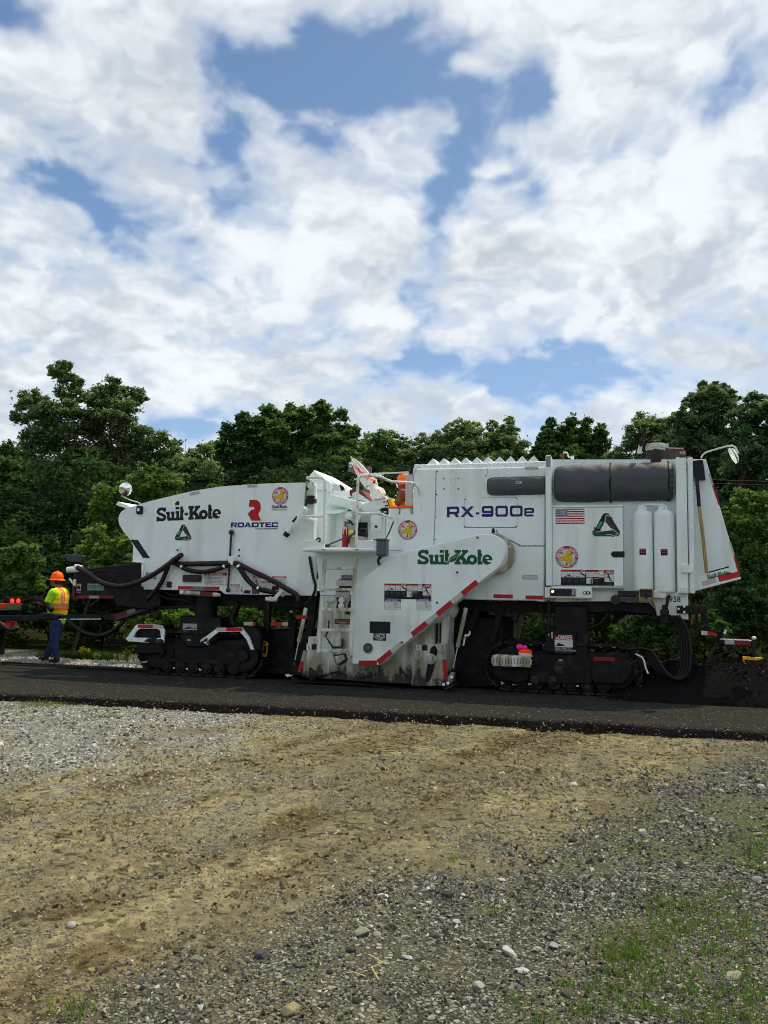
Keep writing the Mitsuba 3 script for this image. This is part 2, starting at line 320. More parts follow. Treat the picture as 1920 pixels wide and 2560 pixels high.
gx = np.unique(np.concatenate([-np.geomspace(9, 700, 46), np.arange(-9, 9.01, .08), np.geomspace(9, 700, 46)]))
gy = np.unique(np.concatenate([-np.geomspace(12.6, 500, 26)-.0, np.arange(-12.5, -2, .045), np.arange(-2, 4, .06), np.arange(4, 16, .4), np.geomspace(16, 900, 40)]))
GX, GY = np.meshgrid(gx, gy); GZ = ground_z(GX, GY); nxx = len(gx)
i, j = [a.ravel() for a in np.meshgrid(np.arange(len(gy)-1), np.arange(nxx-1), indexing='ij')]
a0 = i*nxx+j
gf = np.vstack([np.stack([a0, a0+1, a0+nxx+1], 1), np.stack([a0, a0+nxx+1, a0+nxx], 1)])
add('ground', trimesh.Trimesh(np.stack([GX, GY, GZ], -1).reshape(-1, 3), gf, process=False), 'ground', smooth=True, label='rutted dirt and gravel yard in front of the road', kind='structure')

rx = np.unique(np.concatenate([-np.geomspace(12, 240, 40), np.arange(-12, 12.01, .05), np.geomspace(12, 240, 40)]))
# cross section: broken outer lip, mat, far side
off = np.array([-.30, -.22, -.15, -.09, -.03, .04, .12])
RXX, OFF = np.meshgrid(rx, np.concatenate([off, np.linspace(.3, 1, 8)]))
lip = edge_y(RXX); jag = (nfb(RXX*3, 0*RXX, 3.)-.5)*.07+(nfb(RXX*17, OFF*9, 5.)-.5)*.03
RYY = np.where(OFF < .2, lip+OFF+jag*(OFF < .1), lip+.12+(OFF-.2)/.8*(FAR_Y-lip-.12))
prof = np.interp(OFF, off, [-.10, -.01, .035, .075, .093, .10, .09])
RZZ = np.where(OFF < .2, prof+(nfb(RXX*23, OFF*40, 1.)-.5)*.018*(OFF < .06), road_z(RYY))
ni = len(rx); i, j = [a.ravel() for a in np.meshgrid(np.arange(RXX.shape[0]-1), np.arange(ni-1), indexing='ij')]; a0 = i*ni+j
add('road', trimesh.Trimesh(np.stack([RXX, RYY, RZZ], -1).reshape(-1, 3), np.vstack([np.stack([a0, a0+1, a0+ni+1], 1), np.stack([a0, a0+ni+1, a0+ni], 1)]), process=False), 'asphalt', smooth=True,
    label='dark paved road with a raw broken edge', kind='structure')

# ---------------------------------------------------------------- loose stones
rng = np.random.default_rng(11)
def chip(flat_, k=9):
    while True:
        p = rng.normal(size=(k, 3)); p /= np.linalg.norm(p, axis=1, keepdims=True); p *= rng.uniform(.75, 1, (k, 1))
        h = trimesh.convex.convex_hull(p*[1, rng.uniform(.55, .95), flat_])
        if len(h.faces) >= 10: return np.array(h.vertices), np.array(h.faces)
CHIPS = [chip(f, k) for f in (.28, .35, .45, .55, .7) for k in (7, 8, 9)]
def cut_rock(r, sq, n=12):
    s = trimesh.creation.icosphere(subdivisions=2, radius=1.0); v = np.array(s.vertices)
    for _ in range(n):
        q = r.normal(size=3); q /= np.linalg.norm(q); h = r.uniform(.55, .85); d = v@q-h; v = v-np.maximum(d, 0)[:, None]*q
    v *= 1+.05*(meshkit.fbm(v*3+r.uniform(0, 9), 2)[:, None]-.5); return trimesh.Trimesh(v*np.array(sq), s.faces, process=False)
BIG = [(np.array(k.vertices), np.array(k.faces)) for k in (cut_rock(rng, (1, rng.uniform(.6, .95), f)) for f in (.3, .4, .5, .6, .45, .35))]
def scatter(P, size, col, tilt=.35, sink=.25, chips=CHIPS):
    """stones at P (n,3): one mesh with vertex colours"""
    V, F, C, o = [], [], [], 0; n = len(P); w = rng.integers(0, len(chips), n); az = rng.uniform(0, 2*np.pi, n); tx, ty = rng.normal(0, tilt, (2, n))
    for t, (cv, cf) in enumerate(chips):
        k = np.nonzero(w == t)[0]
        if not len(k): continue
        c, s = np.cos(az[k]), np.sin(az[k]); v = cv[None]*size[k, None, None]
        x = v[..., 0]*c[:, None]-v[..., 1]*s[:, None]; y = v[..., 0]*s[:, None]+v[..., 1]*c[:, None]; z = v[..., 2]
        z, x = z+x*tx[k, None], x-z*tx[k, None]; z, y = z+y*ty[k, None], y-z*ty[k, None]
        h = -cv[:, 2].min()*size[k]*(1-2*sink)
        v = np.stack([x, y, z], -1)+P[k][:, None]+np.stack([0*h, 0*h, h], -1)[:, None]
        # flat faces: give each face its own corners so colour stays per stone
        V.append(v.reshape(-1, 3)); F.append((cf[None]+(np.arange(len(k))*len(cv))[:, None, None]).reshape(-1, 3)+o); o += v.shape[0]*v.shape[1]
        C.append(np.repeat(col[k], len(cv), 0))
    return trimesh.Trimesh(np.vstack(V), np.vstack(F), process=False), np.vstack(C)
def gz_world(x, y):
    a, b = to_road(x, y); return ground_z(a, b)
def dirt_of(x, y):
    r, q, s = ruts(x, y, ss, nnz); e = (nfb(x*.55, y*.55, 4.)-.5)*1.5+(nfb(x*3.3, y*3.3, 8.)-.5)*.8
    d = ss(-.45, .35, q+5.35+.27*(y-6)+e)*ss(-.5, .4, -2.45+.20*(y-3)-q+e)
    st = nfb(q*2.6, s*.42, 6.); return np.clip(d*(.35+1.05*ss(.25, .6, st*.75+nfb(x*3.3, y*3.3, 8.)*.35)), 0, 1), r
def stone_col(n, x, y):
    b = rng.uniform(0, 1, n); far = ss(4.5, 8., y)*ss(.6, -.6, x+.1*y)
    g = (.042+.22*b**2+.30*(rng.uniform(0, 1, n) > .86)*rng.uniform(.5, 1, n))*(1+.95*far)
    c = g[:, None]*np.where(rng.uniform(0, 1, (n, 1)) < .55, [1., 1.03, .95], [1.06, 1.02, .78])*1.12
    return np.clip(c, .03, .55)
def field(n, y0, y1, s0, s1, keep_dirt, seed):
    y = y0+(y1-y0)*rng.uniform(0, 1, n); x = rng.uniform(-1, 1, n)*(.53*y+.5)
    a, b = to_road(x, y); ok = b < edge_y(a)-.16
    d, r = dirt_of(x, y); clump = nfb(x*1.9, y*1.9, 31.)
    ok &= rng.uniform(0, 1, n) < np.where(d > .4, keep_dirt, 1-.6*d)*(.35+1.3*ss(.3, .65, clump))
    x, y, d = x[ok], y[ok], d[ok]; n = len(x); size = np.clip(np.exp(rng.normal(np.log((s0+s1)/2), .38, n)), s0*.6, s1*2)*(1-.25*d)
    col = stone_col(n, x, y); col = col*(1-.30*d[:, None])+np.array([.24, .20, .125])*.42*d[:, None]
    return np.stack([x, y, gz_world(x, y)], -1), size, col
parts = [field(42000, 2.4, 4.6, .005, .010, .62, 1), field(40000, 4.2, 7.0, .007, .012, .60, 2), field(34000, 6.5, 11.9, .010, .017, .55, 3), field(1100, 2.4, 11., .015, .026, .3, 4)]
bigger = parts.pop()
P, S, Cc = [np.concatenate([p[k] for p in parts]) for k in range(3)]
m, c = scatter(P, S, Cc, tilt=.42, sink=.16); m2, c2 = scatter(*bigger, tilt=.25, sink=.25, chips=BIG); m, c = trimesh.util.concatenate([m, m2]), np.vstack([c, c2])
add('gravel', m, 'stone', col=c, tw=None, label='loose grey crushed stone scattered over the yard', kind='stuff')

# clods of soil turned up along the wheel ruts
n = 26000; y = rng.uniform(2.6, 10.5, n); x = rng.uniform(-1, 1, n)*(.53*y+.5); d, r = dirt_of(x, y); q = x*.86-y*.51; s_ = x*.51+y*.86
a_, b_ = to_road(x, y); keep = (b_ < edge_y(a_)-.2) & (rng.uniform(0, 1, n) < d*(.10+.9*np.clip(r, 0, 1)+.8*ss(.5, .68, nfb(q*3, s_*.7, 16.)))); x, y = x[keep], y[keep]; n = len(x)
c = np.where(rng.uniform(0, 1, (n, 1)) < .6, (.25, .205, .105), (.13, .104, .054))*rng.uniform(.6, 1.3, (n, 1))
m, c = scatter(np.stack([x, y, gz_world(x, y)], -1), np.clip(np.exp(rng.normal(np.log(.012), .45, n)), .005, .04)*(.7+.05*y), c, tilt=.5, sink=.3)
add('soil_clods', m, 'stone', col=c, tw=None, label='small brown clods of soil along the wheel ruts', kind='stuff')

# black crumbs along the broken edge of the mat
n = 8000; X = rng.uniform(-9, 9, n); o = rng.normal(-.13, .05, n); Y = edge_y(X)+o
zz = np.interp(o, off, [-.02, .0, .035, .075, .093, .10, .09]); zz = np.maximum(zz, .0)
m, c = scatter(np.stack([X, Y, zz], -1), rng.uniform(.004, .013, n), np.where(rng.uniform(0, 1, (n, 1)) < .035, .3, rng.uniform(.006, .022, (n, 1)))*np.array([1, .97, .95]))
add('asphalt_crumbs', m, 'stone', col=c, label='black asphalt crumbs along the raw edge of the road', kind='stuff')

# white stone verge beyond the road
n = 9500; X = rng.uniform(-14, -1.5, n); Y = FAR_Y-.12+np.abs(rng.normal(0, .55, n)); X[:1500] = rng.uniform(2, 12, 1500)
z = ground_z(X, Y); z = np.where(Y < FAR_Y, -.09, z)
m, c = scatter(np.stack([X, Y, z], -1), rng.uniform(.015, .045, n), rng.uniform(.25, .58, (n, 1))*np.array([1, .98, .92]))
add('verge_gravel', m, 'stone', col=c, label='pale stone along the far verge of the road', kind='stuff')

# long heap of loosened asphalt behind the machine
hx = np.linspace(2.9, 16, 300); hy = np.linspace(-.42, 2.5, 60); HX, HY = np.meshgrid(hx, hy)
t = (HY+.42)/2.92; hh = (.52*np.clip(np.sin(np.pi*np.clip(t, 0, 1)), 0, 1)**.75)*ss(2.8, 4.1, HX)
HZ = road_z(HY)-.03+hh*(.8+.4*nfb(HX*1.3, HY*1.3, 3.))+.04*(nfb(HX*6, HY*6, 1.)-.5)*ss(0, .1, hh)
ni = len(hx); i, j = [a.ravel() for a in np.meshgrid(np.arange(len(hy)-1), np.arange(ni-1), indexing='ij')]; a0 = i*ni+j
k = key_for('asphalt_heap'); labels[k] = {'label': 'long heap of loose black asphalt millings behind the machine', 'kind': 'stuff'}
heap = trimesh.Trimesh(np.stack([HX, HY, HZ], -1).reshape(-1, 3), np.vstack([np.stack([a0, a0+1, a0+ni+1], 1), np.stack([a0, a0+ni+1, a0+ni], 1)]), process=False)
n = 10000; a = rng.uniform(3., 9.5, n); b = rng.uniform(-.40, 1.6, n); ii = np.clip(((a-2.9)/(13.1)*299).astype(int), 0, 299); jj = np.clip(((b+.42)/2.92*59).astype(int), 0, 59)
m, c = scatter(np.stack([a, b, HZ[jj, ii]], -1), np.clip(np.exp(rng.normal(np.log(.017), .38, n)), .008, .035), np.where(rng.uniform(0, 1, (n, 1)) < .03, .16, rng.uniform(.005, .024, (n, 1)))*np.array([1, .97, .97]), tilt=.5)
scene[k] = mikit.ply(trimesh.util.concatenate([heap, m]), 'stone', color=np.vstack([np.tile([.009, .0085, .009], (len(heap.vertices), 1)), c]), to_world=MT)

# single stones that stand out
def rock(px, size, col, label, seed, sq=(1, .8, .6)):
    r = np.random.default_rng(seed); h = cut_rock(r, np.array(sq)*size*1.15); h.apply_transform(trimesh.transformations.rotation_matrix(r.uniform(0, 6), [0, 0, 1]))
    x, y = px; h.apply_translation([x, y, float(gz_world(np.array([x]), np.array([y]))[0])+size*sq[2]*.55])
    add('stone', h, 'stone', col=col, tw=None, label=label, cat='stone')
rock([(-0.471, 3.627)][0], .030, (.075, .08, .09), 'dark blue grey stone standing alone in the dirt left of centre', 1)
rock([(-0.299, 3.152)][0], .032, (.30, .25, .15), 'two toned tan stone at the bottom edge of the yard', 2, (1, .8, .75))
rock([(0.569, 3.542)][0], .030, (.40, .40, .38), 'largest flat pale stone in the grey gravel', 3, (1, .8, .25))
rock([(0.639, 4.585)][0], .034, (.38, .38, .35), 'long flat pale stone lying in the middle of the gravel', 4, (1, .5, .2))
rock([(0.353, 4.036)][0], .024, (.36, .36, .35), 'round pale stone in the gravel left of the long flat one', 5, (1, .8, .4))
rock([(0.121, 3.647)][0], .022, (.34, .34, .33), 'small pale stone at the left border of the gravel', 6, (1, .7, .4))
rock([(-1.348, 3.906)][0], .026, (.36, .34, .30), 'pale stone in the brown wheel rut at left', 7, (1, .8, .6))
rock([(0.741, 3.772)][0], .03, (.26, .27, .27), 'grey slab stone half hidden by grass tufts', 8, (1, .7, .3))
for q, (px, ang, ln_) in enumerate([([(-0.028, 3.539)][0], .5, .07), ([(0.005, 3.436)][0], 1.9, .09), ([(0.036, 3.571)][0], 2.4, .10), ([(-0.045, 3.466)][0], 2.9, .06)]):
    x, y = px; z = float(gz_world(np.array([x]), np.array([y]))[0])+.006
    add('straw', bar((x, y, z), (x+math.cos(ang)*ln_, y+math.sin(ang)*ln_, z+.012), .006, .003, c=.001), 'stone', col=(.42, .36, .18), tw=None,
        label='dry straw stalk in the loose bundle on the gravel near bottom centre', cat='straw', group='straw stalks in one loose bundle')

# ---------------------------------------------------------------- leaves, trees, shrubs, grass
def leaves(P, size, col, up=.55, rnd=None, far=False):
    """folded leaf blades at P: mesh of two triangles each, vertex colours"""
    r = rnd or rng; n = len(P); d = r.normal(size=(n, 3)); d[:, 2] *= .6; d /= np.linalg.norm(d, axis=1, keepdims=True)
    nrm = r.normal(size=(n, 3)); nrm[:, 2] = np.abs(nrm[:, 2])+up; s = np.cross(d, nrm); s /= np.linalg.norm(s, axis=1, keepdims=True)+1e-9
    f = np.cross(s, d); L = (size*r.uniform(.7, 1.3, n))[:, None]; W = L*.34
    a, b = P-d*L*.5, P+d*L*.5; m1, m2 = P+s*W+f*L*.10, P-s*W+f*L*.10
    if far:
        k = np.arange(n)*3; return np.stack([a-s*W*.8, a+s*W*.8, b+d*L*.05], 1).reshape(-1, 3), np.stack([k, k+1, k+2], 1), np.repeat(col, 3, 0)
    v = np.stack([a, m1, b, m2], 1).reshape(-1, 3); k = np.arange(n)*4
    return v, np.vstack([np.stack([k, k+1, k+2], 1), np.stack([k, k+2, k+3], 1)]), np.repeat(col, 4, 0)
def crown_points(r, clumps, n, sub=22, shell=.40):
    w = np.array([c[3]**2 for c in clumps]); w = w/w.sum(); P, G = [], []
    for (x, y, z, R), q in zip(clumps, w):
        k = max(6, int(n*q/(sub+3))); P.append(np.array([x, y, z])+r.normal(size=(3*k, 3))*R*.40); G.append(np.full(3*k, .8)); u = r.normal(size=(sub, 3)); u /= np.linalg.norm(u, axis=1, keepdims=True); u[:, 2] = u[:, 2]*.8+.12
        for c in u*R*r.uniform(.60, 1.16, (sub, 1)):
            v = r.normal(size=(k, 3)); v /= np.linalg.norm(v, axis=1, keepdims=True); rad = r.uniform(0, 1, (k, 1))**(1-shell)
            P.append(np.array([x, y, z])+c+v*rad*R*r.uniform(.15, .42)*[1.25, 1.25, .75]); G.append(np.full(k, r.uniform(.65, 1.35)))
    return np.vstack(P), np.concatenate(G)
def leaf_cols(r, n, base, G):
    c = np.array(base)*3.1*(G*np.exp(r.normal(0, .42, n)))[:, None]; c[:, 0] *= r.uniform(.85, 1.3, n); return np.clip(c, .005, .35)
def tree(name, label, cat, base, clumps, n, size, col, seed, trunk=.14, group=None, bark=True, shell=.40, sub=22, limbs=True):
    r = np.random.default_rng(seed); k = thing(name, label, cat, group); bxx, byy, bz = base
    cl = [c if len(c) == 4 else (c[0], byy+r.uniform(-.6, .6)*c[2]*1.6, c[1], c[2]) for c in clumps]
    far = byy > 15; P, G = crown_points(r, cl, int(n*(2.6 if byy > 22 else 1.9)), sub, shell); v, f, c = leaves(P, size*(.92 if far else .86), leaf_cols(r, len(P), col, G), rnd=r, far=far)
    add('crown', trimesh.Trimesh(v, f, process=False), 'leaf', k, col=c, tw=None)
    if limbs:
        top = max(c[2] for c in cl); cx = np.mean([c[0] for c in cl]); ms = []
        mid = np.array([.5*bxx+.5*cx, byy, bz+.45*(top-bz)]); tip = np.array([cx, byy, bz+.85*(top-bz)]); ctr = spline([(bxx, byy, bz-.2), (bxx*.8+cx*.2, byy+.1, bz+.2*(top-bz)), mid, tip], 6)
        ms.append(tube(ctr, np.linspace(trunk, trunk*.25, len(ctr)), 8))
        for x, y, z, R in cl:
            i = int(np.clip((z-R*1.2-bz)/(top-bz), .12, .85)*(len(ctr)-1)); p = ctr[i]; e = np.array([x, y, z]); m_ = (p+e)/2+[0, 0, -.12*np.linalg.norm(e-p)]
            q = spline([p, m_, e], 5); ms.append(tube(q, np.linspace(trunk*.36, .012, len(q)), 6))
            for t in range(3):
                g = e+r.normal(size=3)*R*.6; ms.append(tube(np.array([m_*.4+e*.6, (e+g)/2+r.normal(size=3)*.05, g]), [.014, .009, .005], 4))
        add('trunk', J(ms), 'bark', k, smooth=True, tw=None)
    return k
def px_r(r, d): return r*1.1573*d/2144
def cl(pts, d): return [(x, z, px_r(r, d)) for x, z, r in pts]
GREEN, DARK, LIGHT, YEL = (.036, .072, .020), (.022, .047, .016), (.056, .102, .030), (.065, .10, .018)
D = 29.
tree('cottonwood_tree', 'tall open cottonwood at left with separate leafy limbs against the sky', 'tree', (-7.0, D, 0.), cl([(-11.051, 8.615, 26), (-10.736, 8.004, 32), (-12.315, 7.788, 30), (-12.537, 7.172, 20), (-11.693, 7.104, 28), (-9.506, 7.893, 38), (-8.704, 7.711, 28), (-9.157, 7.140, 42), (-9.960, 7.370, 36), (-10.814, 6.956, 46), (-11.421, 6.386, 42), (-9.990, 6.246, 56), (-8.880, 6.182, 46), (-8.099, 6.434, 36), (-7.372, 6.044, 32), (-7.746, 5.481, 44), (-11.697, 5.583, 46), (-10.421, 5.283, 60), (-9.146, 4.984, 60), (-11.014, 4.482, 60), (-12.130, 4.783, 50), (-8.031, 4.683, 50), (-7.233, 5.249, 30)], D), 30000, .15, (.046, .078, .028), 3, .2)
D = 27.
tree('leafy_tree', 'dark low tree cut by the left edge of the picture', 'tree', (-12.4, D, 0), cl([(-12.074, 5.433, 40), (-11.602, 4.847, 45), (-12.466, 4.539, 60), (-11.695, 3.814, 60), (-10.796, 3.387, 50), (-12.532, 3.069, 60), (-12.086, 5.656, 20)], D), 9000, .15, DARK, 4)
D = 25.
tree('leafy_tree', 'feathery light green tree between the cottonwood and the tall maples', 'tree', (-5.0, D, 0), cl([(-5.533, 5.292, 24), (-5.268, 5.502, 18), (-5.794, 4.944, 30), (-5.309, 4.677, 38), (-5.911, 4.395, 40), (-5.153, 4.064, 40), (-5.689, 3.852, 46)], D), 8000, .11, LIGHT, 5, .1)
D = 30.
tree('maple_tree', 'dark maple at the left end of the tall group', 'tree', (-6.0, D, 0), cl([(-5.439, 6.895, 22), (-5.503, 6.314, 34), (-4.788, 7.070, 30), (-4.686, 6.326, 42), (-5.400, 5.573, 46), (-4.423, 5.669, 48), (-4.726, 4.844, 60), (-5.126, 7.398, 10)], D), 11000, .16, DARK, 6, .16)
tree('maple_tree', 'tallest maple in the middle of the group above the hopper', 'tree', (-4.4, D+.5, 0), cl([(-4.150, 7.745, 20), (-4.221, 7.327, 28), (-3.413, 7.839, 16), (-3.403, 7.422, 28), (-2.833, 7.647, 18), (-2.985, 7.096, 36), (-3.796, 6.752, 40), (-3.134, 6.431, 46), (-3.774, 5.844, 50), (-2.790, 5.693, 54), (-3.260, 4.864, 60)], D), 14000, .16, GREEN, 7, .17)
tree('maple_tree', 'maple at the right end of the tall group above the ladder', 'tree', (-3.2, D, 0), cl([(-2.261, 7.772, 18), (-2.169, 7.274, 30), (-1.599, 7.532, 16), (-1.425, 6.952, 28), (-1.098, 7.040, 12), (-1.908, 6.531, 38), (-1.329, 6.209, 30), (-2.304, 5.865, 46), (-1.478, 5.382, 48), (-2.120, 4.881, 56), (-0.925, 6.462, 14)], D), 12000, .16, GREEN, 8, .15)
D = 34.
tree('leafy_tree', 'round topped bright green tree right of the tall maples', 'tree', (-1.9, D, 0), cl([(-0.584, 7.131, 28), (0.062, 7.328, 26), (-0.759, 6.473, 40), (0.348, 6.769, 38), (-0.196, 5.921, 50), (0.909, 6.310, 44), (0.806, 7.244, 18)], D), 10000, .14, (.055, .108, .026), 9)
D = 33.
tree('leafy_tree', 'grey green tree behind the folded parasol', 'tree', (-.2, D, 0), cl([(1.682, 7.088, 28), (2.311, 7.280, 20), (1.238, 6.537, 36), (2.137, 6.640, 36), (1.784, 5.820, 46), (2.770, 6.015, 44), (1.950, 7.366, 10)], D), 9000, .12, (.055, .086, .034), 10)
tree('leafy_tree', 'pale open tree behind the left end of the roof points', 'tree', (1.2, D, 0), cl([(2.759, 7.651, 20), (3.301, 7.568, 24), (2.493, 7.100, 30), (3.573, 7.207, 30), (3.035, 6.744, 40), (3.936, 6.575, 40), (2.861, 5.835, 50), (3.760, 5.667, 50)], D), 9000, .13, LIGHT, 11)
tree('leafy_tree', 'tree with two thin leafy tips behind the roof points', 'tree', (2.7, D, 0), cl([(4.148, 7.817, 12), (4.257, 7.399, 20), (4.833, 8.046, 11), (4.798, 7.589, 20), (4.564, 7.039, 30), (5.015, 6.863, 32), (4.115, 6.669, 30), (4.656, 6.042, 46), (5.375, 6.414, 30)], D), 9000, .12, (.054, .098, .030), 12)
D = 31.
tree('spire_tree', 'dark tree of four narrow leafy columns behind the muffler', 'tree', (4.6, D, 0), cl([(6.101, 7.672, 10), (6.066, 7.328, 17), (6.031, 6.985, 22), (5.810, 6.383, 26), (6.368, 6.391, 24), (6.778, 7.338, 17), (6.759, 6.858, 24), (6.654, 6.310, 28), (7.077, 6.316, 24), (7.321, 7.381, 14), (7.301, 6.917, 20), (7.585, 6.409, 22), (7.896, 7.269, 14), (7.876, 6.840, 18), (8.007, 6.329, 20), (6.066, 7.157, 18), (5.929, 6.641, 28), (6.796, 7.648, 14), (6.743, 7.166, 24), (6.706, 6.567, 30), (7.339, 7.604, 11), (7.319, 7.140, 18), (7.281, 6.575, 26), (7.915, 7.492, 9), (7.895, 7.097, 14), (7.856, 6.532, 20), (6.231, 5.963, 40), (7.243, 5.893, 44), (5.725, 6.126, 26), (8.174, 6.161, 24)], D), 15000, .14, (.024, .050, .015), 13, .10)
D = 26.
tree('leafy_tree', 'small pale tree left of the exhaust pipe', 'tree', (5.2, D, 0), cl([(8.076, 6.647, 26), (7.789, 6.427, 24), (8.430, 6.508, 26), (7.643, 6.137, 20), (8.211, 6.074, 34), (8.780, 6.154, 34), (7.283, 5.630, 26), (7.848, 5.424, 36), (8.627, 5.435, 44)], D), 9000, .11, (.060, .100, .036), 14)
D = 24.
tree('tall_tree', 'tallest tree at right rising behind the exhaust pipe', 'tree', (6.3, D, 0), cl([(9.180, 7.211, 24), (9.575, 7.149, 22), (8.779, 6.870, 22), (9.237, 6.743, 36), (9.765, 6.818, 24), (8.639, 6.401, 34), (9.358, 6.212, 42), (8.369, 5.932, 36), (9.020, 5.676, 46), (9.678, 5.818, 36), (8.746, 5.011, 50), (9.531, 5.023, 50), (8.100, 5.531, 30)], D), 17000, .13, (.044, .078, .030), 15, .17)
D = 22.
tree('tall_tree', 'dark tree cut by the right edge of the picture', 'tree', (7.6, D, 0), cl([(9.614, 6.323, 30), (9.364, 5.953, 34), (10.030, 6.084, 40), (9.473, 5.467, 44), (10.068, 5.233, 50), (9.219, 4.857, 40), (9.687, 4.381, 56), (9.311, 3.654, 56), (10.153, 3.906, 60)], D), 14000, .13, (.030, .058, .024), 16, .17)
D = 17.5
tree('bright_shrub', 'bright green sunlit shrub right of the sloped tail of the machine', 'shrub', (5.9, D, 0), cl([(7.458, 3.405, 26), (7.694, 3.313, 28), (7.167, 3.115, 22), (7.303, 2.832, 34), (7.774, 2.743, 40), (7.060, 2.544, 22), (7.573, 2.267, 46), (7.281, 1.886, 44), (7.843, 1.706, 50)], D), 9000, .09, (.042, .085, .018), 17, .06)
D = 20.
tree('bright_shrub', 'mid green bush left of the hopper mirror', 'shrub', (-5.5, D, 0), cl([(-5.443, 4.025, 32), (-5.864, 3.690, 40), (-5.211, 3.645, 36), (-6.289, 3.466, 36), (-5.734, 3.147, 46), (-6.488, 3.028, 40), (-5.002, 3.867, 20)], D), 9000, .10, (.040, .08, .018), 18, .06)
tree('bright_shrub', 'low leafy bush below the nose of the hopper', 'shrub', (-6.5, D-2, 0), cl([(-5.968, 2.483, 24), (-6.198, 2.188, 30), (-5.711, 2.146, 30), (-5.381, 2.394, 20), (-5.987, 1.803, 36), (-5.458, 1.907, 26)], D-2), 5000, .09, (.045, .09, .018), 19, .05)
tree('bright_shrub', 'bush at the far left behind the worker', 'shrub', (-8.4, D-2, 0), cl([(-7.457, 2.121, 24), (-7.741, 1.972, 26), (-7.251, 1.882, 20), (-7.820, 1.632, 30), (-7.428, 1.541, 34)], D-2), 4000, .09, (.036, .075, .018), 20, .05)
tree('bright_shrub', 'bush showing through under the conveyor left of the front leg', 'shrub', (-4.2, 17.5, -.2), cl([(-4.932, 0.778, 22), (-4.655, 0.875, 24), (-4.328, 0.926, 26), (-3.997, 0.838, 20), (-4.506, 0.644, 26), (-5.210, 0.681, 20), (-4.853, 1.152, 20), (-3.711, 0.702, 20)], 17.5), 5000, .08, (.055, .12, .018), 21, .04)
tree('bright_shrub', 'bush showing through between the front leg and the drum', 'shrub', (-2.9, 18, -.2), cl([(-3.436, 0.828, 20), (-3.150, 0.928, 24), (-2.762, 0.886, 24), (-2.950, 0.692, 24), (-2.469, 0.746, 22)], 18), 3500, .08, (.028, .06, .013), 22, .04)
tree('bright_shrub', 'bush behind the rear track and the hanging sensor arm', 'shrub', (4.4, 16.2, -.2), cl([(4.852, 0.921, 28), (5.156, 0.882, 30), (5.462, 1.059, 28), (5.764, 0.891, 30), (6.112, 0.939, 26), (6.368, 0.727, 26), (4.979, 0.622, 26), (5.412, 0.585, 30), (5.932, 0.592, 26), (4.546, 0.702, 28), (5.162, 1.314, 30)], 16.2), 8000, .08, (.022, .047, .013), 23, .05)
tree('bright_shrub', 'tall leafy bush at the right edge under the dark tree', 'shrub', (6.3, 17, -.2), cl([(6.972, 1.418, 36), (7.335, 1.332, 40), (6.694, 1.232, 30), (7.509, 0.972, 40), (7.142, 0.876, 36), (6.797, 1.780, 30), (7.440, 1.880, 40)], 17), 7000, .085, (.022, .048, .015), 24, .05)
# dark understory in a row behind the verge
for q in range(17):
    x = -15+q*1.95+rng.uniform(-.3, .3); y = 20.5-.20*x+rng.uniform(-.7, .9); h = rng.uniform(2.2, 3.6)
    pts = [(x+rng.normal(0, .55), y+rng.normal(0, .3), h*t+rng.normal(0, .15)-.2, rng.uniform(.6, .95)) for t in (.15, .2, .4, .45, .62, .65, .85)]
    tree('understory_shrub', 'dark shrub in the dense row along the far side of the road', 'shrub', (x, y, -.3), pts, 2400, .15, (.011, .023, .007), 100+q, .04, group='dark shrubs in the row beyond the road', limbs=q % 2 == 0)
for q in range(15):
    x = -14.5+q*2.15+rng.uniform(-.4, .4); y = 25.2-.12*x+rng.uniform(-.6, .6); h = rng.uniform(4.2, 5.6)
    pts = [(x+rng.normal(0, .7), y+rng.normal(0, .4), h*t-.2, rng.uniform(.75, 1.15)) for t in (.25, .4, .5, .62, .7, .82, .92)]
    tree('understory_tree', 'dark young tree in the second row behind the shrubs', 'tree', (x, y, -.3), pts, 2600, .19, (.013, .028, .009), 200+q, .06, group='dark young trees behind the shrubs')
# distant wood closing the gaps
n = 42000; x = rng.uniform(-40, 40, n); y = 41+rng.normal(0, 1.6, n); hgt = 4.0+2.2*nnz(x*.22, 0*x, 3.)+1.2*nnz(x*.8, 0*x, 6.); z = hgt*rng.uniform(0, 1, n)**.8+1.2
v, f, c = leaves(np.stack([x, y, z], -1), .45, leaf_cols(rng, n, (.028, .055, .018), np.ones(n)))
add('far_wood', trimesh.Trimesh(v, f, process=False), 'leaf', col=c, tw=None, label='distant wood closing the view behind the trees', kind='stuff')

def blades(P, h, w, col, lean=.35, r=rng):
    n = len(P); az = r.uniform(0, 2*np.pi, n); d = np.stack([np.cos(az), np.sin(az), 0*az], -1); s = np.stack([-np.sin(az), np.cos(az), 0*az], -1)
    L = (h*r.uniform(.5, 1.2, n))[:, None]; b = d*L*lean*r.uniform(.2, 1.6, (n, 1)); w = (w*r.uniform(.7, 1.3, n))[:, None]
    z = np.array([0, 0, 1.])
    v = np.stack([P-s*w, P+s*w, P+b*.35+z*L*.6+s*w*.7, P+b*.35+z*L*.6-s*w*.7, P+b+z*L*.95], 1).reshape(-1, 3); k = np.arange(n)*5
    f = np.vstack([np.stack([k, k+1, k+2], 1), np.stack([k, k+2, k+3], 1), np.stack([k+3, k+2, k+4], 1)])
    return trimesh.Trimesh(v, f, process=False), np.repeat(col, 5, 0)
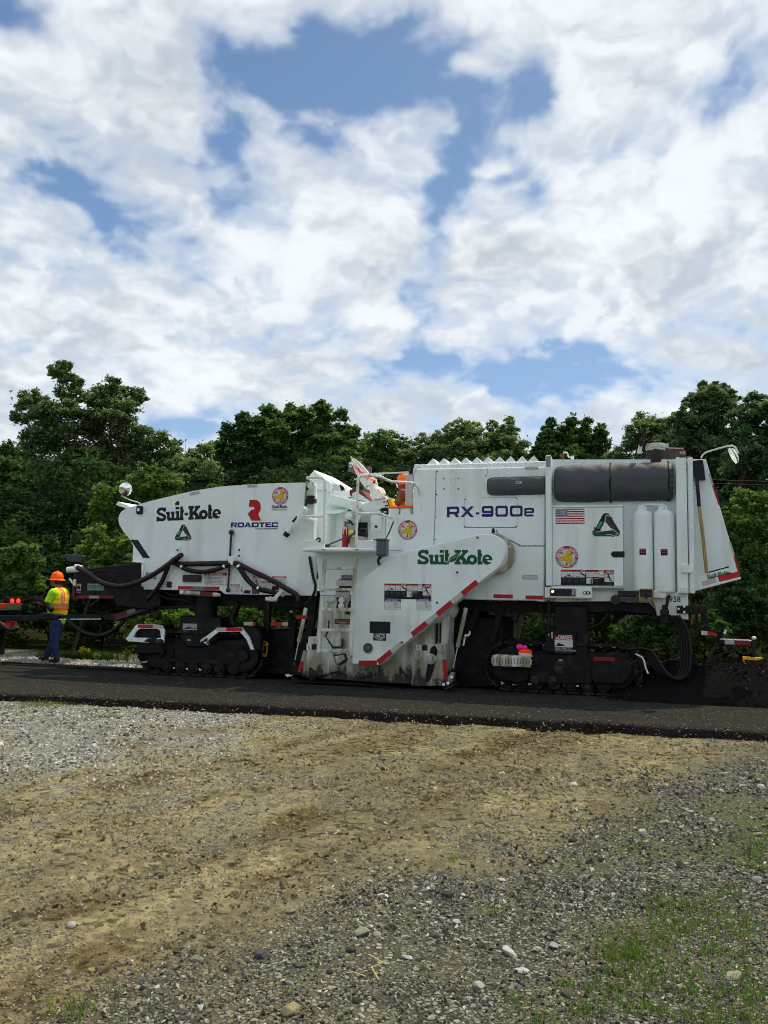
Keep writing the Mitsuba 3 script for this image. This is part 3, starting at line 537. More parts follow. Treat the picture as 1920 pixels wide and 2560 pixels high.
# grass tufts in the gravel
tufts = [(x, y, r_, n_) for (x, y), r_, n_ in zip([(1.048, 3.783), (1.054, 3.705), (0.993, 3.689), (1.149, 3.858), (1.242, 3.962), (1.341, 4.072), (1.445, 4.189), (1.287, 4.242), (1.397, 4.306), (1.428, 4.022), (1.625, 4.315), (1.721, 4.446), (0.931, 3.497), (0.934, 3.381), (0.837, 3.341), (1.083, 3.462), (1.086, 3.312), (1.220, 3.546), (1.359, 3.724), (1.555, 3.922), (1.663, 4.084), (0.735, 3.198), (0.835, 3.201), (0.968, 3.205), (1.256, 3.353), (1.407, 3.512), (1.398, 3.321), (2.296, 5.336), (2.203, 5.063), (2.016, 4.812), (0.514, 3.260), (0.543, 4.126), (0.426, 4.900), (0.557, 3.128), (0.714, 3.412), (1.536, 3.730), (-1.092, 3.146), (-1.048, 3.115), (-0.332, 3.306), (1.205, 3.179), (1.340, 3.150), (1.112, 3.193)],
    [.07, .06, .06, .05, .06, .07, .06, .05, .06, .05, .05, .06, .03, .03, .04, .05, .06, .05, .05, .06, .06, .04, .05, .05, .06, .05, .06, .09, .08, .06, .03, .02, .02, .03, .03, .05, .05, .04, .02, .05, .06, .05],
    [110, 80, 70, 45, 60, 60, 50, 36, 45, 40, 40, 36, 24, 26, 30, 40, 46, 34, 40, 50, 50, 20, 34, 40, 50, 36, 50, 70, 60, 40, 16, 10, 10, 14, 16, 36, 30, 20, 8, 44, 50, 40])]
P, C_ = [], []
for (x, y), r_, n_ in zip([(-4.168, 10.773), (-4.097, 11.039), (-4.019, 11.227), (-4.171, 10.566), (-4.117, 10.863), (-4.028, 11.091), (-3.174, 9.840), (-3.105, 9.952), (-3.919, 11.284)], [.16, .16, .12, .10, .18, .14, .10, .08, .08], [420, 420, 220, 160, 420, 300, 150, 90, 90]):
    a = np.stack([rng.normal(x, r_*1.2, n_), rng.normal(y, r_*.55, n_)], -1); P.append(np.column_stack([a, gz_world(a[:, 0], a[:, 1])])); C_.append(np.array([.20, .21, .05])*rng.uniform(.6, 1.3, (n_, 1)))
for x, y, r_, n_ in tufts:
    n_ = int(n_*2.5); sp_ = np.where(rng.uniform(0, 1, n_) < .5, .35, 1.4); cx_ = rng.normal(0, r_*.9, (6, 2)); w_ = rng.integers(0, 6, n_); a = np.stack([x+cx_[w_, 0]+rng.normal(0, 1, n_)*r_*sp_, y+cx_[w_, 1]+rng.normal(0, 1, n_)*r_*sp_], -1); P.append(np.column_stack([a, gz_world(a[:, 0], a[:, 1])]))
    C_.append(np.where(rng.uniform(0, 1, (n_, 1)) < .2, (.24, .21, .09), (.105, .215, .03))*rng.uniform(.6, 1.3, (n_, 1)))
m, c = blades(np.vstack(P), .036, .0020, np.vstack(C_), .8)
add('grass', m, 'leaf', col=c, tw=None, label='short green grass tufts growing in the gravel', kind='stuff')
n = 6000; X = rng.normal([(-7.682, -0.039)][0][0], .42, n); Y = 3.35+np.abs(rng.normal(0, .3, n)); X[:1500] = rng.uniform(3, 9, 1500); X[1500:2300] = rng.uniform(-8, -3, 800)
keep = nnz(X*1.1, Y*1.1, 4.) > .35; X, Y = X[keep], Y[keep]
m, c = blades(np.stack([X, Y, ground_z(X, Y)-.02], -1), .17, .005, (np.array([.042, .095, .018])*rng.uniform(.6, 1.3, (len(X), 1))), .4)
add('verge_grass', m, 'leaf', col=c, label='rough grass along the far verge of the road', kind='stuff')
def weed(X, Y, h, n_, col, label, seed, s=.05):
    r = np.random.default_rng(seed); k = thing('weed', label, 'weed'); z0 = float(ground_z(np.array([X]), np.array([Y]))[0]); ms, P = [], []
    for q in range(max(3, n_//26)):
        e = np.array([X+r.normal(0, h*.22), Y+r.normal(0, h*.2), z0+h*r.uniform(.6, 1.05)]); c = spline([(X+r.normal(0, .03), Y, z0-.03), ((X+e[0])/2, Y, z0+h*.45), e], 4); ms.append(tube(c, np.linspace(.007, .003, len(c)), 5))
        for t in range(26): P.append(c[int(len(c)*(.25+.75*r.uniform()))-1]+r.normal(size=3)*[h*.10, h*.10, h*.05])
    v, f, c = leaves(np.array(P), s, leaf_cols(r, len(P), col, np.ones(len(P))), rnd=r)
    add('leaves', trimesh.Trimesh(v, f, process=False), 'leaf', k, col=c); add('stem', J(ms), 'leaf', k, col=(.06, .10, .02))
for a, b, h, n_, col, lab, sd in [(([(-7.445, -0.030)][0][0], 3.4), 0, .30, 170, (.17, .24, .016), 'yellow flowering weed on the verge right of the worker', 31), (([(-7.093, -0.014)][0][0], 3.35), 0, .15, 330, (.09, .22, .02), 'low bright green weed on the verge right of the yellow one', 32),
    (([(-6.354, -0.041)][0][0], 3.3), 0, .32, 170, (.16, .24, .016), 'yellow green weed beside the front track', 33), ((6.0, 3.4), 0, .45, 160, (.07, .17, .02), 'bright green weed behind the heap at right', 34), ((4.6, 3.5), 0, .40, 150, (.10, .17, .03), 'pale green weed on the verge behind the heap', 35)]:
    weed(a[0], a[1], h, n_, col, lab, sd)
# utility pole and wires
k = thing('utility_pole', 'weathered wooden utility pole with a cross arm behind the folded parasol', 'utility pole')
PX, PZ = -0.404, 3.987
pole_t = [(-0.421, 4.346)][0]
add('mast', cyl((PX, 21, -.5), (PX-.02, 21, pole_t[1]+.12), .11, 14), 'pole', k, smooth=40, tw=None)
(ax, az_), (bx_, bz_) = [(-0.858, 4.340), (-0.199, 4.131)]
add('cross_arm', bar((ax, 20.6, az_), (bx_, 21.15, bz_), .09, .11), 'pole', k, tw=None)
for t in (.04, .33, .93):
    p = np.array([ax, 20.6, az_])*(1-t)+np.array([bx_, 21.15, bz_])*t
    add('insulator', lathe([(.02, .05), (.045, .08), (.03, .11), (.05, .14), (.035, .18), (.012, .2)], p, n=12), 'vc', k, smooth=40, col=(.6, .6, .62), tw=None)
for w, (t, zoff) in enumerate([(.04, .2), (.33, .2), (.93, .2)]):
    p = np.array([ax, 20.6, az_+zoff])*(1-t)+np.array([bx_, 21.15, bz_+zoff])*t; c = []
    for u in np.linspace(-1, 1, 41):
        c.append(p+np.array([u*36, -u*10.5, -.9*(1-(2*abs(u)-1)**2)]))
    add('power_line', tube(np.array(c), .009, 5), 'rubber', None, tw=None, label=['top power line strung across the trees', 'middle power line strung across the trees', 'lowest power line strung across the trees'][w], cat='power line')
# ---------------------------------------------------------------- the milling machine
W_, RED, NAVY, BLK, GRN = lin('#c9cfcf'), lin('#9d1a20'), lin('#1a1c54'), lin('#06060a'), lin('#0b4a2c')
SILV, YELO, GREY, ORNG = lin('#a9a39c'), lin('#d9b400'), lin('#6d6f72'), lin('#ff5a14')
MM = thing('milling_machine', 'white road milling machine on crawler tracks, printed lettering along its side', 'milling machine')
def P(name, mesh, mat='white', par=MM, **k): return add(name, mesh, mat, par, **k)
def tape(par, Y, p, q, w, cols, y2=None):
    """reflective tape from p to q in equal or given parts: cols = [(share, colour)]"""
    p, q = np.array(p, float), np.array(q, float); d = q-p; n = np.array([-d[1], d[0]])/np.linalg.norm(d)*w/2; tot = sum(c[0] for c in cols); a = 0; it = []
    for s, c in cols:
        u, v = p+d*a/tot, p+d*(a+s)/tot; it.append(([u-n, v-n, v+n, u+n], c)); a += s
    return decal('reflective_tape', par, Y, it)

# --- lettering shapes
def suit_kote(dash=True):
    fl = lambda p: [(x, 382-y) for x, y in p]; r = lambda a, b, c, d: sbox(a, 382-d, c, 382-b)
    S = unary_union([LineString(spline(np.array(fl([(283, 172), (258, 148), (220, 140), (172, 146), (142, 175), (146, 212), (185, 240), (245, 262), (288, 292), (288, 328), (258, 352), (215, 355), (165, 345), (135, 320)])), 5)).buffer(29), r(258, 116, 315, 195), r(107, 298, 162, 382)])
    U_ = unary_union([r(318, 203, 400, 248), r(340, 203, 402, 335), LineString(fl([(371, 325), (375, 348), (390, 356), (420, 352)])).buffer(30), r(440, 203, 503, 382), r(425, 203, 503, 248)])
    I = unary_union([r(530, 112, 607, 168), r(545, 198, 607, 382), r(526, 198, 607, 245), r(436, 332, 705, 382)])
    t = unary_union([r(630, 112, 690, 382), r(630, 178, 710, 236)])
    K = unary_union([r(833, 112, 905, 382), r(808, 112, 930, 163), r(808, 333, 930, 382), r(950, 112, 1063, 160), Polygon(fl([(893, 248), (975, 155), (1045, 155), (935, 285), (893, 300)])), Polygon(fl([(915, 262), (975, 228), (1075, 350), (1075, 382), (1005, 382)])), r(955, 335, 1075, 382)])
    o = Point(1138, 382-292).buffer(95, 24).difference(Point(1138, 382-292).buffer(34, 16))
    t2 = unary_union([r(1240, 105, 1305, 382), r(1240, 178, 1327, 236), r(1240, 332, 1332, 382)])
    e = Point(1420, 382-290).buffer(94, 24).difference(unary_union([r(1388, 238, 1452, 276).intersection(Point(1420, 382-276).buffer(36)), Polygon(fl([(1408, 302), (1530, 302), (1512, 342), (1470, 340), (1440, 330)]))]))
    g = [S, U_, I, t, K, o, t2, e]
    if dash: g.append(r(728, 238, 800, 290))
    return unary_union(g)
def place(g, x, z, s, rot=0., shear=0.):
    g = affinity.affine_transform(g, [s, s*shear, 0, s, 0, 0]); g = affinity.rotate(g, rot, origin=(0, 0)); return affinity.translate(g, x, z)
def leaf_shapes():
    fl = lambda p: [(x, 382-y) for x, y in p]
    o = Polygon(spline(np.array(fl([(640, 330), (690, 318), (720, 262), (790, 215), (876, 182), (868, 240), (820, 312), (740, 340), (700, 330), (655, 348), (640, 330)])), 5)).buffer(0)
    v = LineString(fl([(700, 322), (760, 268), (866, 218)])).buffer(4)
    return o.buffer(8), o, v
def seal(par, x, z, R, Y, mark=True):
    p = lambda q: [(x+(a-815)/490*R, z-(b-920)/490*R) for a, b in q]; c = lambda r: Point(x, z).buffer(r*R, 24)
    ny = p([(775, 870), (780, 800), (820, 700), (900, 625), (950, 612), (1000, 640), (1035, 740), (1020, 850), (1042, 950), (1025, 1100), (1010, 1200), (960, 1222), (870, 1105), (760, 1080), (510, 1085), (505, 1020), (560, 912), (770, 890)])
    wd = lambda a: Polygon([(x+.18*R*math.cos(a), z+.18*R*math.sin(a)), (x+.72*R*math.cos(a-.12), z+.72*R*math.sin(a-.12)), (x+.72*R*math.cos(a+.12), z+.72*R*math.sin(a+.12))])
    arc = lambda a, b: Polygon([(x+.98*R*math.cos(t), z+.98*R*math.sin(t)) for t in np.linspace(a, b, 8)]+[(x+.74*R*math.cos(t), z+.74*R*math.sin(t)) for t in np.linspace(b, a, 8)])
    red, wh = lin('#a3182c'), lin('#c8cdca')
    it = [(c(1.0), lin('#4a3550')), (c(.97), red), (arc(3.35, 4.1), lin('#8d8a8c')), (arc(5.35, 6.05), lin('#8d8a8c')), (c(.74), wh), (c(.66), lin('#20302c')), (c(.63), wh), (c(.50), lin('#6d7573')), (c(.475), wh), (Polygon(ny).buffer(.02*R), lin('#3b3a08')), (ny, lin('#c8a800')), (wd(math.radians(143)), red), (wd(math.radians(37)), red), (wd(math.radians(270)), red)]
    tx = []
    def ring(s, a0, a1, rad, flip=False):
        for ch, t in zip(s, np.linspace(a0, a1, len(s))):
            t = math.radians(t); tx.append((put_text(ch, x+rad*R*math.cos(t), z+rad*R*math.sin(t), .16*R, Y-.006, rot=t+(math.pi/2 if flip else -math.pi/2), center=True), lin('#e8d8d8')))
    ring('EMULSIONS', 178, 112, .85); ring('BLACKTOP', 68, 2, .85); ring('ASPHALT', 238, 302, .85, True)
    return decal('round_seal', par, Y, it, tx)
def arrows(par, x, z, s, Y):
    p = lambda q: Polygon([(x+(a-1240)*s, z-(b-460)*s) for a, b in q]).buffer(0)
    blk = p([(975, 505), (1012, 530), (1150, 270), (1180, 215), (1240, 195), (1300, 215), (1335, 265), (1245, 240), (1205, 405), (1195, 420), (1110, 592), (1175, 605), (1010, 645), (985, 600)])
    brn = p([(1245, 245), (1392, 300), (1372, 325), (1542, 620), (1540, 670), (1500, 718), (1420, 728), (1500, 660), (1350, 545), (1335, 535), (1235, 400), (1205, 400)])
    grn = p([(960, 575), (985, 600), (1010, 645), (1175, 605), (1358, 592), (1358, 565), (1500, 660), (1405, 735), (1380, 748), (1360, 725), (1000, 724), (950, 690), (935, 640)])
    L = lambda q, w: LineString([(x+(a-1240)*s, z-(b-460)*s) for a, b in q]).buffer(w*s)
    it = [(blk, BLK), (brn, lin('#2a211f')), (grn, lin('#0c4630')), (p([(1120, 378), (1172, 405), (1085, 555), (1030, 530)]), lin('#3f8a68')), (L([(1245, 330), (1330, 430), (1470, 620)], 7), lin('#6a4a2a')),
          (L([(1210, 402), (1245, 240), (1385, 298)], 6), W_), (L([(1350, 542), (1500, 658), (1410, 735)], 6), W_), (L([(1020, 625), (1175, 606)], 6), W_), (L([(1255, 680), (1330, 680), (1400, 715)], 6), W_)]
    return decal('arrow_triangle', par, Y, it, [(put_text('RECYCLING', x-85*s, z-200*s, 45*s, Y-.006, w=235*s), lin('#062a1c'))])
def man(x, z, h, lean=.35):
    """falling figure"""
    q = lambda *p: [(x+a*h, z+b*h) for a, b in p]
    return unary_union([Point(x, z+h*.88).buffer(.1*h), ln(q((.02, .8), (.2, .42)), .18*h), ln(q((.2, .45), (.12, .22), (.36, .0)), .11*h), ln(q((.2, .45), (.38, .25), (.52, -.02)), .11*h), ln(q((.04, .72), (-.18, .62), (-.28, .45)), .08*h), ln(q((.08, .66), (-.12, .5)), .07*h)])
def warn_strip(par, x0, z0, x1, z1, Y):
    w, h = x1-x0, z1-z0; X = lambda u: x0+u*w; Z = lambda v: z1-v*h; r = lambda a, b, c, d: sbox(X(a), Z(d), X(c), Z(b)); g1 = lin('#4b4b52'); wh = lin('#c2c6c3')
    it = [(r(0, 0, 1, 1), BLK), (r(0, .01, .72, .11), lin('#8a1d1a')), (r(.37, .03, .46, .09), wh)]
    for k in range(4): it.append((r(.005+.118*k, .12, .115+.118*k, .47), wh))
    it += [(r(.48, .12, .715, .44), wh), (r(.72, .03, .815, .46), wh), (r(.485, .49, .60, .86), wh), (r(.62, .49, .73, .56), lin('#b02020')), (r(.825, .01, 1, .17), lin('#a3161c')), (r(.825, .17, .995, .74), wh), (r(.84, .20, .975, .27), BLK)]
    it += [(ln([(X(.06), Z(.45)), (X(.11), Z(.40))], .05*h), BLK), (Polygon([(X(.125), Z(.4)), (X(.16), Z(.24)), (X(.2), Z(.42)), (X(.23), Z(.40)), (X(.21), Z(.45))]), lin('#33363a')), (ln([(X(.28), Z(.36)), (X(.31), Z(.43)), (X(.345), Z(.40))], .035*h), lin('#33363a')),
           (ln([(X(.375), Z(.16)), (X(.42), Z(.3)), (X(.47), Z(.34)), (X(.46), Z(.46))], .09*h), BLK), (Point(X(.768), Z(.22)).buffer(.15*h).difference(Point(X(.768), Z(.22)).buffer(.13*h)), lin('#55595a')), (Polygon([(X(.53), Z(.85)), (X(.585), Z(.52)), (X(.592), Z(.85)), (X(.57), Z(.85)), (X(.575), Z(.68))]), BLK),
           (man(X(.895), Z(.71), .46*h), BLK)]
    for k in range(4):
        for v in (.55, .60, .65, .72, .77): it.append((r(.012+.118*k, v, .085+.118*k+.02*((k*3+int(v*100)) % 2), v+.018), g1))
    for v in (.17, .23, .29, .36): it.append((r(.49, v, .70-.05*(v > .3), v+.02), lin('#83888a')))
    for v in (.64, .70): it.append((r(.63, v, .71, v+.025), g1))
    for v in (.80, .87, .93): it.append((r(.85, v, .96, v+.025), g1))
    return decal('warning_strip', par, Y, it, [(put_text('DANGER', X(.855), Z(.14), .09*h, Y-.006, w=.12*w), wh), (put_text('DANGER', X(.38), Z(.085), .045*h, Y-.006, w=.06*w), BLK), (put_text('WARNING', X(.63), Z(.55), .045*h, Y-.006, w=.08*w), wh)])
def sign(par, x0, z0, x1, z1, Y, head=None, word='', kind=0, fcol=None, name='safety_label'):
    w, h = x1-x0, z1-z0; X = lambda u: x0+u*w; Z = lambda v: z1-v*h; r = lambda a, b, c, d: sbox(X(a), Z(d), X(c), Z(b)); wh = lin('#c2c6c3') if fcol is None else fcol
    it = [(r(0, 0, 1, 1), lin('#83888a')), (r(.02, .015, .98, .985), wh)]; tx = []; b = .02
    if head is not None:
        b = .24; it.append((r(0, 0, 1, .22), head)); tx += [(put_text(word, X(.2), Z(.18), .13*h, Y-.006, w=.62*w), lin('#e0d8d4'))] if word else []; it.append((Polygon([(X(.07), Z(.18)), (X(.16), Z(.18)), (X(.115), Z(.05))]), lin('#e0d8d4')))
    if kind == 0:
        for v in np.arange(b+.10, .93, .105): it.append((r(.08, v, .62+.3*abs(math.sin(v*17+x0*9)), v+.045), lin('#6d7276')))
    elif kind == 1: it.append((man(X(.42), Z(.88), .55*h), BLK))
    elif kind == 2: it += [(Point(X(.28), Z(.6)).buffer(.2*h).difference(Point(X(.28), Z(.6)).buffer(.185*h)), lin('#83888a')), (Point(X(.36), Z(.7)).buffer(.10*h).difference(Point(X(.36), Z(.7)).buffer(.085*h)), lin('#83888a'))]+[(r(.54, v, .54+q, v+.04), lin('#777c80')) for v, q in ((.3, .3), (.36, .34), (.48, .22), (.54, .42), (.66, .26), (.76, .42))]
    elif kind == 3: it += [(ln([(X(.15), Z(.8)), (X(.4), Z(.78)), (X(.8), Z(.8))], .05*h), BLK), (ln([(X(.3), Z(.78)), (X(.45), Z(.5)), (X(.62), Z(.74))], .04*h), BLK)]
    return decal(name, par, Y, it, tx)

# --- chassis and front hopper
HP = P('hopper_panel', ex([(-4.179, 1.869), (-4.184, 2.116), (-4.244, 2.217), (-4.360, 2.334), (-4.450, 2.451), (-4.475, 2.545), (-4.462, 2.617), (-4.420, 2.675), (-4.338, 2.723), (-4.136, 2.771), (-3.941, 2.825), (-3.660, 2.882), (-3.382, 2.937), (-3.202, 2.973), (-3.023, 2.998), (-2.668, 3.042), (-2.206, 3.065), (-1.752, 3.076), (-1.083, 3.073), (-1.045, 1.372), (-1.216, 1.370), (-2.540, 1.373), (-2.603, 1.422), (-2.634, 1.436), (-3.836, 1.423), (-3.958, 1.469), (-3.968, 1.855)], 0, .05, holes=[[(-3.493, 2.760), (-3.495, 2.805), (-3.421, 2.846), (-3.377, 2.807), (-3.379, 2.759)]]), label='white hopper side panel with a curved top edge')
P('hopper_edge', ex([(-4.179, 1.873), (-3.968, 1.859), (-3.955, 1.469), (-3.979, 1.468), (-3.996, 1.847), (-4.179, 1.858)], -.035, .002))
P('hopper_far_panel', ex([(-5.586, 1.940), (-5.712, 2.400), (-5.828, 2.632), (-5.466, 2.767), (-4.698, 2.897), (-3.847, 2.976), (-2.168, 2.954), (-2.131, 1.377), (-5.250, 1.397)], 2.3, 2.36))
P('hopper_floor', bx(-4.0, -1.3, .06, 2.28, 1.42, 1.62))
g = suit_kote(True); (tx0, tz0), = [(-3.774, 2.507)]
decal('lettering', HP, 0, [(place(g, tx0-107*.000805, tz0-.004, .000805, 1.9), BLK)], label='black lettering Suit-Kote')
arrows(HP, *[(-3.290, 2.329)][0], .00048, 0)
(rx0, rz0), = [(-2.188, 2.500)]; (rx1, rz1), = [(-1.962, 2.824)]
sx, sz = (rx1-rx0)/323, (rz1-rz0)/488
rp = spline(np.array([(720, 362), (778, 380), (828, 430), (850, 505), (850, 570), (832, 640), (795, 690)]), 5).tolist(); rq = spline(np.array([(632, 592), (680, 585), (697, 560), (690, 535), (665, 526), (568, 525)]), 5).tolist()
decal('emblem', HP, 0, [([(rx0+(a-545)*sx, rz0+(850-b)*sz) for a, b in [(575, 362)]+rp+[(868, 848), (640, 848), (545, 682)]+rq], lin('#a81420'))], label='red angular letter R emblem')
def ring(x0, z0, x1, z1, w, r): a = sbox(x0+r, z0+r, x1-r, z1-r).buffer(r, 6); return a.difference(sbox(x0+w, z0+w, x1-w, z1-w).buffer(-r*.45).buffer(r*.45, 5))
def roadtec():
    w = 34; b = lambda x0, y0, x1, y1: sbox(x0, 1000-y1, x1, 1000-y0); out = []
    out.append(unary_union([b(158, 880, 196, 1000), ring(158, 47, 300, 120, 25, 18), b(158, 880, 230, 912), b(158, 932, 240, 958), Polygon([(230, 62), (275, 62), (302, 0), (258, 0)])]))
    out.append(ring(318, 0, 465, 120, w, 28))
    out.append(unary_union([Polygon([(472, 0), (512, 0), (568, 120), (530, 120)]), Polygon([(635, 0), (594, 0), (532, 120), (574, 120)]), b(505, 955, 600, 978)]))
    out.append(unary_union([ring(645, 0, 805, 120, w, 30), b(645, 880, 690, 1000)]))
    out.append(unary_union([b(818, 880, 948, 914), b(862, 880, 902, 1000)]))
    out.append(unary_union([b(960, 880, 998, 1000), b(960, 880, 1090, 910), b(960, 926, 1082, 953), b(960, 970, 1092, 1000)]))
    out.append(ring(1105, 0, 1252, 120, w, 28).difference(b(1212, 922, 1260, 960)))
    return unary_union(out)
(ax, az_), (bx_, bz_) = [(-2.469, 2.401), (-1.676, 2.476)]
g = affinity.affine_transform(roadtec(), [(bx_-ax)/1094, 0, 0, (bz_-az_)/120, 0, 0]); g = affinity.translate(g, ax-158*(bx_-ax)/1094, az_)
(cx_, cz_), = [(-2.056, 2.370)]
decal('lettering', HP, 0, [(g, NAVY)], [(put_text('an Astec Industries Company', cx_, cz_, .021, -.006, w=[(-1.676, 2.368)][0][0]-cx_), NAVY)], label='dark blue lettering ROADTEC')
(sx_, sz_), (se, _) = [(-1.654, 2.879), (-1.520, 2.877)]
seal(HP, sx_, sz_, se-sx_, 0)
(ax, az_), (bx_, _) = [(-1.787, 2.688), (-1.530, 2.685)]; s = (bx_-ax)/1408
decal('lettering', HP, 0, [(place(suit_kote(), ax-107*s, az_, s), BLK)], [(put_text('CORPORATION', ax, az_-.034, .020, -.006, w=bx_-ax), lin('#70767a'))])
for t in ([(-3.201, 2.932), (-3.026, 2.954)], [(-2.209, 3.037), (-2.038, 3.037)]): tape(HP, 0, t[0], t[1], .047, [(1, SILV)])
(a, b, c, d) = [(-4.239, 2.213), (-4.102, 2.213), (-3.869, 1.924), (-3.993, 1.924)]
it = [([a, b, c, d], BLK)]
for k in range(9):
    t = (k+.7)/10; p = np.array(a)*(1-t)+np.array(d)*t; q = np.array(b)*(1-t)+np.array(c)*t; it.append((ln([p*.85+q*.15, p*.2+q*.8], .008), lin('#3c3c44')))
decal('notice_plate', HP, 0, it, label='slanted black notice at the front edge')
(ax, az_), = [(-3.880, 1.594)]
decal('fleet_number', HP, 0, [(R4(ax+.005, az_+.001, ax+.006, az_+.002), BLK)], [(put_text('938', ax-.05, az_, .095, -.006, w=.19), BLK)])
tape(HP, 0, *[(-3.349, 1.460), (-2.631, 1.460)], 0.050, [(128, RED), (84, GREY), (132, RED)])
sign(HP, *[(-2.895, 1.501)][0], *[(-2.510, 1.701)][0], 0, lin('#7a2a1c'), 'WARNING', 0)
decal('pictogram', HP, 0, [(man(*[(-2.825, 1.577)][0], .11), BLK), (ln([(-2.876, 1.539), (-2.762, 1.540)], .012), BLK)])
sign(HP, *[(-2.438, 1.378)][0], *[(-2.290, 1.524)][0], 0, lin('#a3202a'), 'DANGER', 2)
sign(HP, *[(-2.281, 1.380)][0], *[(-2.228, 1.500)][0], 0, None, '', 1)
sign(HP, *[(-2.075, 1.493)][0], *[(-1.936, 1.665)][0], 0, lin('#a3202a'), 'DANGER', 1)
sign(HP, *[(-2.084, 1.383)][0], *[(-1.962, 1.486)][0], 0, None, '', 0, BLK)
sign(HP, *[(-1.923, 1.444)][0], *[(-1.778, 1.577)][0], 0, lin('#a3202a'), 'DANGER', 3)
sign(HP, *[(-1.753, 1.525)][0], *[(-1.519, 1.655)][0], 0, lin('#b03a1a'), 'WARNING', 0)
sign(HP, *[(-2.215, 1.385)][0], *[(-2.105, 1.438)][0], 0, lin('#7a2020'), '', 4, BLK)
sign(HP, *[(-1.756, 1.447)][0], *[(-1.639, 1.508)][0], 0, lin('#5a2014'), '', 4, lin('#2a1a10'))
# switch box, lift rod, hose clips, beacon hole
K1 = P('switch_box', bx([(-3.253, 1.553)][0][0], [(-2.942, 1.660)][0][0], -.05, .0, [(-3.253, 1.553)][0][1], [(-2.942, 1.660)][0][1]), 'vc', col=lin('#24262e'))
P('knob', lathe([(.028, 0), (.028, .02), (.02, .03)], [[(-2.989, 1.612)][0][0], -.05, [(-2.989, 1.612)][0][1]], (0, -1, 0), 14), 'vc', K1, smooth=40, col=lin('#5a2a1c'))
p, q = [(-2.438, 2.322), (-2.466, 1.433)]
P('lift_rod', J(tube([(p[0], -.04, p[1]), (q[0], -.04, q[1])], .016, 8), ball((p[0], -.04, p[1]), .04), ball((q[0], -.04, q[1]), .035)), 'rust', smooth=40)
for a, b in (([(-3.497, 1.946)][0], [(-3.326, 1.809)][0]), ([(-2.433, 1.950)][0], [(-2.267, 1.816)][0])):
    xm = (a[0]+b[0])/2; k = P('hose_clip', J(bx(a[0], xm, -.13, 0, b[1], a[1]), bx(xm, b[0], -.03, 0, (a[1]+b[1])/2, a[1]+.17)))
    for zz in (.04, .13): P('bolt', lathe([(.016, 0), (.016, .012), (.010, .016)], (xm*.4+b[0]*.6, -.03, a[1]+zz-.03), (0, -1, 0), 8), 'grime', k)
def hose(pts, Y, r, name='hose', mat='rubber', par=MM, ys=None, **k):
    y = np.broadcast_to(Y if ys is None else ys, (len(pts),)); return P(name, tube(spline([(a, q, b) for (a, b), q in zip(pts, y)], 7), r, 10), mat, par, smooth=True, **k)
def clamps(pts, ys, r, ts):
    c = spline([(a, q, b) for (a, b), q in zip(pts, ys)], 7)
    for t in ts:
        i = int(t*(len(c)-2)); P('hose_clamp', cyl(c[i], c[i]+(c[i+1]-c[i])/np.linalg.norm(c[i+1]-c[i])*.035, r, 12), 'steel', smooth=40)
RUB2 = lin('#2a1618')
def hose2(pts, ys, r): return P('hose', tube(spline([(a, q, b) for (a, b), q in zip(pts, ys)], 7), r, 10), 'vc', smooth=True, col=RUB2)
hose2([(-5.100, 1.760), (-4.915, 1.677), (-4.658, 1.533), (-4.407, 1.475), (-4.197, 1.478), (-3.890, 1.572), (-3.590, 1.726), (-3.227, 1.967)]+[(-3.372, 1.840), (-2.890, 1.835), (-2.408, 1.845), (-2.255, 1.820), (-2.072, 1.739), (-1.770, 1.614), (-1.472, 1.465), (-1.315, 1.377), (-1.284, 1.271)], [-.15]*8+[-.09]*9, .040)
clamps([(-3.306, 1.813), (-3.104, 1.731), (-2.854, 1.708), (-2.609, 1.753), (-2.398, 1.833)], [-.11]*5, .041, (.1, .9)); clamps([(-2.302, 1.837), (-2.208, 1.728), (-2.093, 1.583), (-1.910, 1.459), (-1.653, 1.408), (-1.516, 1.374)], [-.12]*6, .043, (.08, .6, .95))
hose([(-3.488, 1.795), (-3.556, 1.643), (-3.625, 1.510), (-3.768, 1.339), (-3.851, 1.262)], -.07, .035)
hose([(-3.306, 1.813), (-3.104, 1.731), (-2.854, 1.708), (-2.609, 1.753), (-2.398, 1.833)], -.11, .036)
hose([(-2.302, 1.837), (-2.208, 1.728), (-2.093, 1.583), (-1.910, 1.459), (-1.653, 1.408), (-1.516, 1.374)], -.12, .038)
P('beacon_socket', bx(*sorted([[(-3.543, 1.512)][0][0], [(-3.458, 1.513)][0][0]]), -.03, 0, [(-3.541, 1.459)][0][1], [(-3.545, 1.553)][0][1], .02), 'rubber')
P('hose_tag', ex([(-1.636, 1.345), (-1.523, 1.463), (-1.487, 1.428), (-1.596, 1.301)], -.2, -.195), 'vc', col=lin('#c9cac8'))
P('hose_tag', ex([(-1.525, 1.374), (-1.478, 1.428), (-1.438, 1.402), (-1.500, 1.339)], -.19, -.185), 'vc', col=lin('#8d9092'))
